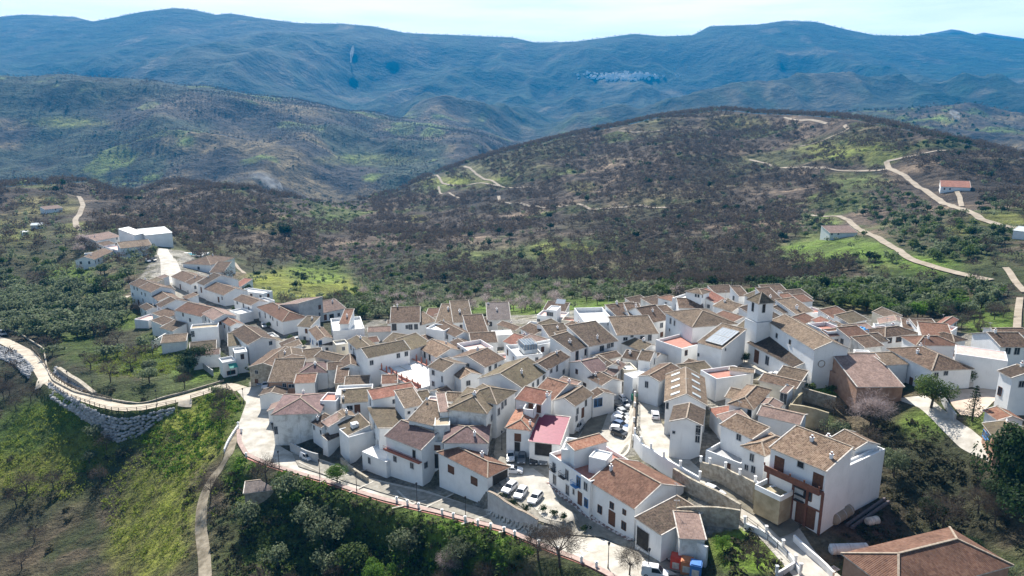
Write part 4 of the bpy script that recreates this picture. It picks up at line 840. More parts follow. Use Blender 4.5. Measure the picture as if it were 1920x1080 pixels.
H('q',(780,417),(1240,737),(1560,420),6.8,'f',floor='terra',note='',label='white house with iron balconies and roof terraces facing the lower street',auto=False,par=.8,key='iron',
  wins=((835,620-40,'w',1,2.0),(980,660,'w',1,2.0),(1110,740,'u',1.1,2.1),(1190,790,'w',1,1.5),(840,715,'w',1,2),(985,830,'w',1,2),(1055,850,'w',.5,1),(1125,925,'d',1.1,2.4),(1195,975,'u',1,1.6)))
G('iron','q',(915,372),(1060,390),(1100,250),9.3,'f',auto=False)
G('iron','q',(1060,387),(1425,285),(1380,215),9.8,'s','orange',auto=False,pitch=.2)
G('iron','q',(1225,455),(1420,500),(1440,400),9.0,'f',auto=False,par=.3)
H('r',(430,207),(837,457),(1190,207),7,'g','redbrown','',label='large reddish tiled house, blank white front along the lower street',wins=((515,465,'b',1,1.4),(625,430,'b',.9,1.1),(740,490,'b',.7,.8),(735,615,'b',1,1.4),(625,545,'d',1.5,2.6)),chim=[(-.38,-.2)],pitch=.4,key='long')
H('r',(852,545),(1085,702),(1325,455),5.4,'s','dark','sunken dark roof of the old yard by the containers',wins=((910,740,'k',2.8,3.4),),wall='white',auto=False,pitch=.12,chim=[])
H('r',(1250,730),(1480,742),(1772,545),4.6,'s','pink','lean-to of pale tiles at the old yard corner',wall='stained',auto=False,pitch=.1,chim=[])
H('u',(115,880),(1085,645),(480,1290,1),7,'h','redbrown','',name='hip_roof_house',label='big smooth brown hip roof in the bottom right corner',wall='brick',auto=False,chim=[],pitch=.42)
H('z',(458,925),(512,918),(498,900),3,'s','grey','',name='stone_hut',cat='hut',label='small grey hut among olive trees below the road bend',wall='stone',auto=False,chim=[],pitch=.1)
# ---- outliers on the right hillside
H('z',(1556,437),(1608,436),(1604,431),3.0,'s','pink','alone on the green field right of the village',wins=((1560,437,'w',1,1),(1572,438,'w',1,1)),chim=[])
H('z',(1764,350),(1820,352),(1815,338),3,'s','red','farmhouse beside the hill track at right',auto=False,chim=[])
H('z',(1900,432),(1935,436),(1930,428),4,'s','sheet','farm shed cut by the right border on the hill',auto=False,chim=[],name='farm_shed',cat='shed')

# ---- the church
ch = None
H('l',(735,500),(1245,812),(1602,790),9.5,'g','tan','',name='church',cat='church',label='white village church with square bell tower and long mossy nave roof',auto=False,chim=[],key='church',pitch=.42,names=('nave_wall','nave_roof'),
  wins=((820,655,'k',1,1.2),(968,730,'k',1,1.2)))
G('church','l',(500,737),(1018,1015),(1215,885),4.6,'s','dark',auto=False,chim=[],pitch=.42,names=('aisle_wall','aisle_roof'),wins=((592,890,'d',1.8,3.2),(712,935,'w',1.4,2.2),(968,1030,'w',.8,1.1)))  # dark tiles put the nave's cast shadow into the aisle roof colour
G('church','l',(497,245),(618,292),(762,268),16,'h','moss',auto=False,chim=[],pitch=.95,ov=.3,names=('tower_wall','tower_roof'),wins=((552,330,'k',.9,2.4),(672,345,'k',.9,2.4)),key='tower')
H_ = ROOTS['tower'] if 'tower' in ROOTS else None
if H_:
    b = MB(); w, d, hh = H_['w'], H_['d'], H_['hh']
    for z, e in ((hh - 5.2, .1), (hh - 8.8, .06)): b.box(-w/2 - e, w/2 + e, -d/2 - e, d/2 + e, z, z + .22)
    b.build('string_course', M['greyr'], H_['root']).matrix_basis = H_['I']
    b = MB(); b.box(-w/2 - .3, w/2 + .3, -d/2 - .3, d/2 + .3, 0, hh - 5.2); b.build('tower_base', M['white'], H_['root']).matrix_basis = H_['I']

# ---- infill: lean-tos, sheds and small back houses squeezed between the larger ones
def foot_hit(x, y, m):
    for fx, fy, ax, ay, w2, d2 in FOOT:
        if abs(fx - x) < 25 and abs(fy - y) < 25:
            lx = (x - fx) * ax + (y - fy) * ay; ly = -(x - fx) * ay + (y - fy) * ax
            if abs(lx) < w2 - .8 + m and abs(ly) < d2 - .8 + m: return True
    return False
STREETS = [[(440,728),(505,722),(514,750),(507,790),(518,832),(548,850),(605,862),(690,895),(800,920),(912,954),(1010,985),(1130,1010),(1300,1090),(1000,1090),(430,860)],
 [(1170,660),(1205,690),(1240,715),(1240,790),(1262,832),(1302,872),(1360,918),(1430,950),(1500,985),(1600,1090),(1200,1090),(1150,1000),(1000,1000),(925,930),(925,770),(975,770),(955,845),(1040,850),(1080,820),(1110,780),(1150,730)],
 [(300,465),(335,465),(330,530),(405,583),(460,605),(560,640),(610,655),(600,680),(520,652),(450,622),(395,600),(340,560),(310,535)],[(1350,660),(1400,655),(1500,705),(1500,725),(1450,725),(1350,685)],[(1670,735),(1920,700),(1920,900),(1780,860)],[(520,800),(720,850),(700,930),(520,870)]]
HN = [o for o in COL.objects if o.parent is None and o.name.startswith('house')]
cand = []; USED = {}
for poly in (VIL, VIL2, [(262,600),(330,600),(440,640),(480,700),(455,708),(400,690),(330,655),(285,645)]):
    for u in range(240, 1900, 6):
        for v in range(470, 1000, 5):
            if inpoly(poly, np.array(float(u)), np.array(float(v))) and not any(inpoly(q, np.array(float(u)), np.array(float(v))) for q in STREETS): cand.append((u, v))
rng.shuffle(cand); nf = 0
for u, v in cand:
    if v > 840 or nf > 95: continue
    p = P(u, v); 
    if foot_hit(p.x, p.y, 1.2): continue
    near = min(HN, key=lambda o: (o.location.xy - p.xy).length); dist = (near.location.xy - p.xy).length
    if dist > 17: continue
    yaw = near.rotation_euler.z; ex = Vector((math.cos(yaw), math.sin(yaw), 0)); ey = Vector((-ex.y, ex.x, 0))
    for w, d in ((8, 6.5), (6.5, 5.5), (5.5, 4.5), (4, 3.6)):
        if not any(foot_hit(*(p + ex * (a * w / 2) + ey * (b * d / 2)).xy, -.35) for a in (-1, -.5, 0, .5, 1) for b in (-1, -.5, 0, .5, 1)): break
    else: continue
    h = rng.uniform(3.2, 5.4); ze = p.z + h; c_ = [p - ex * w/2 - ey * d/2, p + ex * w/2 - ey * d/2, p + ex * w/2 + ey * d/2]
    q = [proj(k.x, k.y, ze)[:2] for k in c_]; lab = str(near['label']); tail = lab.split(', ', 1)[1] if ', ' in lab else lab
    t = rng.choice('sssgfG'); col = rng.choice(['tan', 'brown', 'brown', 'dark', 'moss', 'redbrown', 'pink'])
    flr = rng.choice(['whitef', 'terra', 'greyf'])
    lb = f"small {COLN[flr if t == 'f' else col]} {'flat roof' if t == 'f' else 'roof'} annex by the house {tail}"
    if len(lb.replace('-', ' ').split()) > 16: lb = ' '.join(lb.split()[:15])
    USED[lb] = USED.get(lb, 0) + 1
    if USED[lb] > 1: lb = ' '.join((['', 'second', 'third', 'fourth', 'fifth', 'sixth'][min(USED[lb], 6) - 1] + ' ' + lb).split()[:16])
    r_ = H('z', tuple(map(float, q[0])), tuple(map(float, q[1])), tuple(map(float, q[2])), h, t, col, name='annex', cat='house', label=lb, floor=flr, zeave=ze, pitch=rng.uniform(.25, .38), wall=rng.choice(['white'] * 5 + ['cream', 'stained']), auto=False, chim=[])
    nf += 1
print('infill', nf)
# ------------------------------------------------------------ roads, paths and paved ground
def resamp(pts, n):
    pts = np.array(pts, float); s = np.concatenate([[0], np.cumsum(np.hypot(*np.diff(pts[:, :2], axis=0).T))]); t = np.linspace(0, s[-1], n)
    return np.column_stack([np.interp(t, s, pts[:, k]) for k in range(pts.shape[1])])
def smooth(pts, n, it=2):
    p = resamp(pts, n)
    for _ in range(it): q = p.copy(); q[1:-1] = (p[:-2] + 2 * p[1:-1] + p[2:]) / 4; p = q
    return p
ROADPTS = []
def strip(name, Lp, Rp, mat, lift, n=70, m=8, sm=2):
    L_ = smooth([P(*p)[:2] for p in Lp], n, sm); R_ = smooth([P(*p)[:2] for p in Rp], n, sm)
    V = []; F = []
    for k in range(m + 1):
        q = L_ + (R_ - L_) * k / m; V.append(np.column_stack([q, Zf(q[:, 0], q[:, 1]) + lift])); ROADPTS.append(q)
    for k in range(m):
        for i in range(n - 1): a = k * n + i; F.append((a, a + 1, a + n + 1, a + n))
    V = np.concatenate(V); F = np.array(F)
    nz_ = np.cross(V[F[0][1]] - V[F[0][0]], V[F[0][2]] - V[F[0][0]])[2]
    if nz_ < 0: F = F[:, ::-1]
    o = link(name, nmesh(name, V, F, [mat], True)); tag(o, kind='structure'); return o
def path(name, pts, w, mat, lift, n=None, m=3, sm=3):
    c = np.array([P(*p)[:2] for p in pts]); tot = np.hypot(*np.diff(c, axis=0).T).sum(); n = n or int(max(12, min(160, tot / 3)))
    c = smooth(c, n, sm); d = np.gradient(c, axis=0); d /= np.maximum(np.hypot(d[:, 0], d[:, 1]), 1e-6)[:, None]; nn = np.column_stack([-d[:, 1], d[:, 0]])
    V = []; F = []
    for k in range(m + 1):
        q = c + nn * (w * (k / m - .5)); V.append(np.column_stack([q, Zf(q[:, 0], q[:, 1]) + lift])); ROADPTS.append(q)
    for k in range(m):
        for i in range(n - 1): a = k * n + i; F.append((a, a + n, a + n + 1, a + 1))
    V = np.concatenate(V); F = np.array(F)
    if np.cross(V[F[0][1]] - V[F[0][0]], V[F[0][2]] - V[F[0][0]])[2] < 0: F = F[:, ::-1]
    o = link(name, nmesh(name, V, F, [mat], True)); tag(o, kind='structure'); return c
m_conc = noise_mat('pale_concrete', (.34, .31, .26), (.56, .525, .46), .35, .9, .2, c3=(.46, .43, .375), detail=7)
m_cob = noise_mat('grey_cobble', (.20, .185, .155), (.33, .31, .27), .9, .9, .5, c3=(.27, .25, .21), detail=8, bscale=5)
m_dirt = noise_mat('dirt_track', (.36, .31, .24), (.58, .51, .41), .4, .95, .3, detail=7)
m_shade = noise_mat('lane_shade', (.13, .12, .095), (.25, .23, .18), .5, .9, .3, detail=8, c3=(.19, .17, .13))  # darker lane colour that paints cast shade over the pale paving
m_red = noise_mat('red_pavement', (.31, .23, .20), (.44, .33, .29), 1.2, .85, .2)
m_track = noise_mat('hill_track', (.24, .20, .15), (.37, .315, .25), .2, .95)
m_patio = noise_mat('pink_patio', (.46, .36, .28), (.58, .47, .38), .6, .85, .1)
strip('road', [(440,728),(462,755),(446,800),(452,836),(469,856),(531,878),(602,898),(722,936),(827,961),(943,991),(1081,1047),(1160,1088)],
      [(505,722),(514,750),(507,790),(518,832),(548,850),(605,862),(690,895),(800,920),(912,954),(1010,985),(1130,1010),(1270,1078)], m_conc, .06, 160, 14)
for k, (a, b) in enumerate([((560,868),(640,905)),((700,905),(655,925)),((745,922),(775,950)),((850,928),(785,960)),((925,955),(865,985)),((985,975),(935,1000)),((600,905),(700,880)),((800,940),(735,955))]):
    path('paving_band', [a, b], .45, m_conc, .30, 12, 2)
strip('paved_road', [(548,852),(606,866),(690,899),(800,926),(905,955)], [(560,876),(612,893),(690,917),(805,951),(925,984)], m_cob, .25, 130, 8)
c_red = path('red_pavement', [(448,806),(449,830),(462,853),(500,870),(531,880),(602,900),(722,938),(827,963),(943,993),(1081,1049),(1160,1090)], 1.15, m_red, .32, 170)
strip('square', [(938,770),(930,820),(926,850),(935,905),(960,935),(1010,980),(1130,1008),(1240,1066)], [(972,780),(952,840),(1035,866),(1036,905),(1075,945),(1150,990),(1215,1035),(1300,1072)], m_cob, .16, 100, 12)
strip('square', [(945,880),(950,905),(985,935),(1020,975),(1060,985)], [(1000,880),(1034,905),(1040,920),(1050,950),(1085,980)], m_conc, .24, 40, 8)
strip('street', [(1172,668),(1150,730),(1110,780),(1078,830),(1036,862)], [(1196,690),(1194,740),(1186,800),(1180,850),(1120,885)], m_conc, .1, 50, 6)
strip('street', [(1165,672),(1146,730),(1104,784),(1085,825),(1040,855)], [(1176,672),(1164,730),(1138,780),(1122,825),(1095,865)], m_shade, .2, 50, 6)  # shadow of the house row, painted as a dark strip on the street
strip('ramp', [(1200,708),(1197,760),(1194,805),(1216,845),(1270,885),(1330,930),(1400,980),(1452,1040),(1490,1085)], [(1232,715),(1238,790),(1262,832),(1302,872),(1360,918),(1430,958),(1500,990),(1532,1040),(1585,1088)], m_conc, .08, 90, 6)
strip('ramp', [(1330,905),(1375,945),(1425,975),(1462,1010)], [(1350,900),(1395,925),(1455,950),(1500,990)], m_shade, .2, 40, 5)  # same shade colour laid as a strip over the ramp
strip('church_square', [(1360,672),(1400,692),(1452,716),(1470,722)], [(1395,668),(1440,688),(1490,712),(1500,716)], m_conc, .08, 30, 5)
strip('drive', [(1676,748),(1722,764),(1762,802),(1800,840),(1862,872),(1885,880)], [(1735,742),(1768,768),(1822,806),(1850,830),(1880,856),(1905,872)], m_conc, .08, 60, 5)
strip('patio', [(1770,733),(1785,760),(1800,778)], [(1868,727),(1872,745),(1835,783)], m_patio, .1, 30, 8)
strip('yard', [(1752,690),(1758,712)], [(1790,688),(1800,708)], M['terra'], .1, 12, 4)
c_left = path('footpath_road', [(-30,628),(8,640),(47,660),(72,685),(86,709),(117,730),(155,745),(194,758),(233,766),(285,762),(337,748),(384,735),(425,722),(452,730)], 4.2, m_dirt, .12, 120)
path('footpath', [(86,706),(76,722),(70,730)], 3.4, m_dirt, .16, 12)
path('footpath', [(344,745),(348,755),(346,764)], 3.6, m_dirt, .16, 12)
m_dt = noise_mat('rutted_track', (.15, .125, .085), (.36, .31, .23), .6, .95, .4, c3=(.26, .22, .16), detail=8)
path('dirt_track', [(385,1085),(383,1040),(376,990),(378,950),(384,925),(396,900),(412,880),(428,855),(432,835),(446,806)], 2.5, m_dt, .1, 70)
path('street', [(303,466),(314,490),(316,515),(318,532)], 7, m_conc, .1, 30)
path('street', [(320,532),(350,560),(400,590),(450,612),(520,640),(560,652),(600,668)], 5.5, m_cob, .14, 50)
path('footpath', [(132,577),(170,569),(205,560),(243,556)], 3.0, m_dirt, .1)
path('footpath', [(0,602),(40,592),(85,584),(132,577)], 2.0, m_dirt, .1)
path('footpath', [(322,485),(330,500),(334,515)], 3.5, m_conc, .12)
path('field_track', [(148,368),(156,385),(150,400),(141,412),(143,424),(151,432)], 4, m_track, .2)
path('field_track', [(433,487),(445,500),(458,513)], 2.5, m_track, .2)
for pts, w in [([(1662,303),(1668,318),(1700,333),(1722,352),(1760,375),(1800,392),(1840,413),(1880,425),(1930,432)],6),([(1662,303),(1700,295),(1735,288),(1780,283)],4),
    ([(1518,404),(1560,406),(1592,414),(1618,435),(1650,450),(1685,470),(1700,484),(1740,498),(1800,515),(1856,527)],5),([(1885,503),(1900,525),(1922,550)],3),([(1912,560),(1908,590),(1905,640)],2.5),
    ([(935,368),(937,378),(975,382),(1050,388),(1110,394),(1200,385),(1290,388)],5),([(870,312),(898,330),(938,350),(1000,352)],4),([(768,342),(830,345),(938,350)],4),([(822,350),(825,362),(860,372)],4),
    ([(1160,246),(1220,248),(1300,247)],4),([(1405,300),(1440,308),(1480,316),(1560,318),(1662,318)],5),([(1470,220),(1510,226),(1550,232)],5),([(1583,235),(1592,243),(1570,252),(1500,275)],5),([(1770,345),(1790,352),(1800,372),(1803,388)],4)]:
    path('hill_track', pts, w * .78, m_track, .5)

# retaining and garden walls; the path runs along the foot of the wall
def wall(pts, h, th, mat, label, name='retaining_wall', n=None, below=.6, cap=None, lift=0, posts=0, cat='wall', h2=None):
    c = np.array([P(*p)[:2] for p in pts]); tot = np.hypot(*np.diff(c, axis=0).T).sum(); n = n or max(4, int(tot / 1.5)); c = smooth(c, n, 1)
    d = np.gradient(c, axis=0); d /= np.maximum(np.hypot(d[:, 0], d[:, 1]), 1e-6)[:, None]; nn = np.column_stack([-d[:, 1], d[:, 0]]) * th / 2
    z = Zf(c[:, 0], c[:, 1]); top = z + (np.linspace(h, h2, n) if h2 is not None else h) + lift; root = link(name, None, None, (c[0][0], c[0][1], z[0])); b = MB(); off = Vector((c[0][0], c[0][1], z[0]))
    V = lambda i, s, zz: Vector((c[i][0] + s * nn[i][0], c[i][1] + s * nn[i][1], zz)) - off
    for i in range(n - 1):
        A, B = [V(i, -1, z[i] - below), V(i, 1, z[i] - below), V(i, 1, top[i]), V(i, -1, top[i])], [V(i+1, -1, z[i+1] - below), V(i+1, 1, z[i+1] - below), V(i+1, 1, top[i+1]), V(i+1, -1, top[i+1])]
        for k in range(4): b.face([A[k], B[k], B[(k+1) % 4], A[(k+1) % 4]])
        if i == 0: b.face(A)
        if i == n - 2: b.face(B[::-1])
    b.build('wall', mat, root)
    if cap:
        b = MB()
        for i in range(n - 1): b.bar(V(i, 0, top[i] + .06), V(i + 1, 0, top[i + 1] + .06), th + .12, .12)
        b.build('coping', cap, root)
    for k in range(posts):
        i = int(k * (n - 1) / max(1, posts - 1)); b = MB(); b.box(-.18, .18, -.18, .18, 0, 1.1); b.box(-.24, .24, -.24, .24, 1.1, 1.2); b.build('pillar', M['white'], root, V(i, 0, top[i]))
    tag(root, label, cat); return c, top
wall([(1189,712),(1190,760),(1188,800),(1187,838)], 1.6, .35, M['stone'], 'low stone wall with white pillars beside the row of parked cars', posts=7, cap=M['trim'])
wall([(1189,838),(1205,862),(1240,885),(1275,905),(1310,925)], 3.2, .35, M['white'], 'curved white retaining wall under the sloping lane', posts=6)
wall([(1312,893),(1345,903),(1380,925),(1412,945)], 3.0, .45, M['stone'], 'grey stone retaining wall below the white walled yard', posts=5, h2=4.2)
wall([(1412,945),(1425,958),(1452,960),(1462,948)], 4.4, .45, M['ochre'], 'ochre stone bastion under the terrace of the balconied house', cap=M['white'])
wall([(1395,990),(1425,1000),(1455,1022),(1492,1062),(1500,1080)], 1.0, .35, M['white'], 'white kerb wall between the bright shrub and the lane', posts=4)
wall([(1488,1015),(1515,1042),(1545,1065),(1562,1086)], 1.2, .35, M['white'], 'white wall edging the dark yard with metal tanks')
wall([(1455,1085),(1475,1075),(1490,1064)], 1.0, .3, M['white'], 'short white wall stub in front of the bright shrub', posts=2)
wall([(916,957),(945,966),(980,976),(1008,984)], 4.2, .4, M['greyr'], 'long grey rendered wall holding up the car square', h2=1.0, cap=M['trim'])
wall([(421,848),(428,832),(438,815),(447,802)], .9, .35, M['white'], 'short white parapet where the dirt track leaves the road')
wall([(460,858),(500,874),(560,893),(602,904),(722,942),(827,967),(943,997),(1081,1053),(1160,1092)], .1, .5, M['terra'], 'reddish edge wall under the lower promenade', below=3)
wall([(545,845),(575,862),(597,868)], 2.4, .3, M['greyr'], 'grey garden wall behind the parked white car')
wall([(640,868),(665,890),(690,905)], 1.4, .5, M['stone'], 'old stained garden wall running down to the promenade')
wall([(1224,1016),(1262,1034),(1300,1052),(1324,1063)], 3.6, .4, M['stained'], 'stained white yard wall behind the recycling containers')
wall([(1235,995),(1300,985),(1385,992)], 3.5, .4, M['stone'], 'dark rubble wall of the roofless yard', lift=0)
wall([(1262,905),(1300,930),(1345,950),(1386,975)], 3.0, .5, M['stone'], 'mossy stone wall between the sloping lane and the roofless yard')
wall([(1760,740),(1770,762),(1790,790)], 1.6, .35, M['greyr'], 'low wall holding the pink paved yard', posts=0)
wall([(1768,730),(1800,727),(1868,722)], 1.1, .25, M['rake'], 'white balustrade along the back of the pink paved yard', posts=6)
wall([(86,712),(117,734),(165,755),(225,772),(290,767),(345,752),(390,738),(425,727)][:0] or [(110,695),(135,712),(160,728),(178,742)], 1.2, 1.2, M['stone'], 'short rock wall above the left footpath')
wall([(92,700),(100,715),(140,736),(190,748),(240,757),(290,753),(340,739),(395,723),(420,715)], .6, .4, M['stone'], 'long low stone wall along the uphill side of the left footpath')
wall([(0,612),(40,628),(82,655),(88,690)], .6, .4, M['stone'], 'low wall beside the olive grove at far left')
wall([(1470,742),(1500,750),(1535,760),(1565,768)], 3.0, .5, M['stone'], 'old dark stone wall beside the green vegetable patch')
wall([(1478,795),(1510,800),(1550,812)], 4.5, .5, M['ochre'], 'ruined ochre wall behind the striped roofs')
wall([(1478,795),(1484,782),(1500,768)], 4.0, .5, M['ochre'], 'side of the ruined ochre enclosure')
wall([(1385,712),(1440,722),(1480,722),(1520,712)], .8, .35, M['stone'], 'dark low wall below the church square')
wall([(715,700),(745,730),(790,752)], 1.0, .3, M['terra'], 'reddish edge wall at the lower left of the white patio', lift=3.6)
wall([(355,675),(380,690),(400,705)], 2.0, .3, M['greyr'], 'grey garden wall below the left arm houses')
wall([(285,655),(310,640),(345,622)], 3.0, .4, M['stained'], 'tall stained wall below the left arm terraces')

# rock-filled retaining wall: one thing, its boulders are its surface
def ico():
    t = (1 + 5 ** .5) / 2
    V = np.array([(-1,t,0),(1,t,0),(-1,-t,0),(1,-t,0),(0,-1,t),(0,1,t),(0,-1,-t),(0,1,-t),(t,0,-1),(t,0,1),(-t,0,-1),(-t,0,1)], float); V /= np.linalg.norm(V[0])
    F = [(0,11,5),(0,5,1),(0,1,7),(0,7,10),(0,10,11),(1,5,9),(5,11,4),(11,10,2),(10,7,6),(7,1,8),(3,9,4),(3,4,2),(3,2,6),(3,6,8),(3,8,9),(4,9,5),(2,4,11),(6,2,10),(8,6,7),(9,8,1)]
    return V, np.array(F)
IV, IF = ico(); nr = np.random.RandomState(5)
def boulders(topl, botl, nx, ny, s, label):
    Tp = resamp([P(*p) for p in topl], nx); Bp = resamp([P(*p) for p in botl], nx); VV = []; FF = []; n = 0
    for i in range(nx):
        L_ = np.linalg.norm(Tp[i] - Bp[i]); m = max(2, int(L_ / (s * 1.05)))
        for k in range(m + 1):
            f = k / m; p = Tp[i] * (1 - f) + Bp[i] * f + nr.normal(0, .12, 3); q = p + np.array([0, 0, .1])
            sc = s * nr.uniform(.5, .85) * np.array([1.15, .95, .75]); v = IV * (1 + nr.uniform(-.22, .22, (12, 1))) * sc; a = nr.uniform(0, 6.28)
            rot = np.array([[math.cos(a), -math.sin(a), 0], [math.sin(a), math.cos(a), 0], [0, 0, 1]]); VV.append(v @ rot.T + q); FF.append(IF + n); n += 12
    o = link('rock_wall', nmesh('rock_wall', np.concatenate(VV), np.concatenate(FF), [M_rock])); tag(o, label, 'retaining wall'); return o
M_rock = noise_mat('pale_boulders', (.20, .20, .205), (.46, .455, .45), 1.3, .95, .5, c3=(.33, .33, .33), detail=6, bscale=4)
boulders([(94,722),(130,745),(165,766),(195,780),(222,787),(262,783),(300,772),(323,768)], [(100,748),(140,772),(175,797),(200,818),(222,829),(262,816),(295,790),(322,775)], 74, 8, .9, 'curved wall of stacked pale boulders holding up the left footpath')
boulders([(0,650),(25,658),(45,672),(62,692)], [(0,672),(20,680),(40,695),(55,708)], 20, 5, .9, 'boulder bank at the far left edge under the footpath')
boulders([(104,690),(130,706),(158,722)], [(102,700),(128,718),(156,734)], 22, 3, .8, 'small boulder bank uphill of the footpath bend')

# wooden railing along the left footpath
def fence(pts, label, mat, h=1.1, step=2.4, rails=(1.0, .55), r=.07, name='wooden_railing', lift=.1):
    c = np.array([P(*p)[:2] for p in pts]); tot = np.hypot(*np.diff(c, axis=0).T).sum(); n = max(3, min(90, int(tot / step))); c = smooth(c, n, 1); z = Zf(c[:, 0], c[:, 1]) + lift
    root = link(name, None, None, (c[0][0], c[0][1], z[0])); tag(root, label, 'railing'); off = Vector((c[0][0], c[0][1], z[0])); pb = MB(); pb.box(-r, r, -r, r, -.3, h); pm = pb.mesh('post', [mat])
    b = MB(); Q = [Vector((c[i][0], c[i][1], z[i])) - off for i in range(n)]
    for i in range(n): link('post', pm, root, Q[i])
    for i in range(n - 1):
        for hh in rails: b.bar(Q[i] + Vector((0, 0, hh)), Q[i + 1] + Vector((0, 0, hh)), r * 1.3)
    b.build('rail', mat, root)
m_wood2 = noise_mat('weathered_rail', (.13, .10, .075), (.20, .16, .12), 2, .9)
fence([(92,718),(117,739),(155,754),(194,767),(225,774),(262,771),(300,764),(330,757)], 'wooden railing on top of the boulder wall', m_wood2)
fence([(358,748),(385,741),(405,733),(425,726)], 'wooden railing before the footpath meets the road', m_wood2)
fence([(60,655),(72,668),(88,690),(98,705),(120,722),(160,738),(210,752)], 'wooden railing on the uphill side of the left footpath', m_wood2)
fence([(425,725),(440,742),(452,757)], 'railing at the corner where the footpath meets the road', m_wood2)
fence([(1192,722),(1193,770),(1191,835)], 'dark metal railing between the sloping lane and the parked cars', M['iron'], 1.0, 1.6, (.95, .5, .2), .04, 'metal_railing', 1.4)
fence([(1400,985),(1440,1015),(1475,1050)], 'thin metal railing beside the bright shrub', M['iron'], 1.0, 1.6, (.95, .5), .04, 'metal_railing', .6)

# white bollards and railing on the promenade, lamp posts
bol = MB(); bol.box(-.2, .2, -.2, .2, 0, 1.15); bol.box(-.27, .27, -.27, .27, 1.15, 1.28); bol.box(-.15, .15, -.15, .15, 1.28, 1.4); bolm = bol.mesh('bollard', [M['white']])
for k, (u, v) in enumerate([(744,942),(764,948),(785,954),(829,966),(850,973),(872,979),(896,986),(920,993),(945,1000),(965,1007),(1010,1025),(1045,1038),(1090,1056),(1118,1066),(453,812),(447,800),(462,858)]):
    o = link('bollard', bolm, None, P(u, v)); tag(o, 'square white bollard on the outer edge of the lower promenade', 'bollard', 'white bollards along the promenade')
def lamp(u, v, h, label, double=False):
    root = link('street_lamp', None, None, P(u, v)); tag(root, label, 'street lamp', 'street lamps')
    b = MB(); b.tube((0, 0, -.2), (0, 0, h), .09, .05, 6); b.tube((0, 0, 0), (0, 0, .8), .14, .1, 6); b.build('post', M['iron'], root)
    b = MB(); b.tube((0, 0, h), (0, 0, h + .45), .12, .24, 6); b.tube((0, 0, h + .45), (0, 0, h + .65), .28, .05, 6); b.build('lantern', M['iron'], root)
for u, v, t_ in [(457,757,'where the footpath meets the wide pale road'),(524,880,'at the left bend of the promenade'),(600,897,'right of the parked white car on the promenade'),(669,922,'by the annex of the red-balcony house'),(782,944,'before the dark passage on the promenade'),(873,972,'below the big reddish hip'),(941,845,'at the mouth of the narrow alley'),(1140,1066,'beside the leafless street tree'),(176,742,'halfway along the left footpath'),(129,722,'at the upper bend of the left footpath'),(295,760,'on the last third of the left footpath'),(1215,1078,'by the lower street kerb')]:
    lamp(u, v, 4.2, 'black lamp post ' + t_)

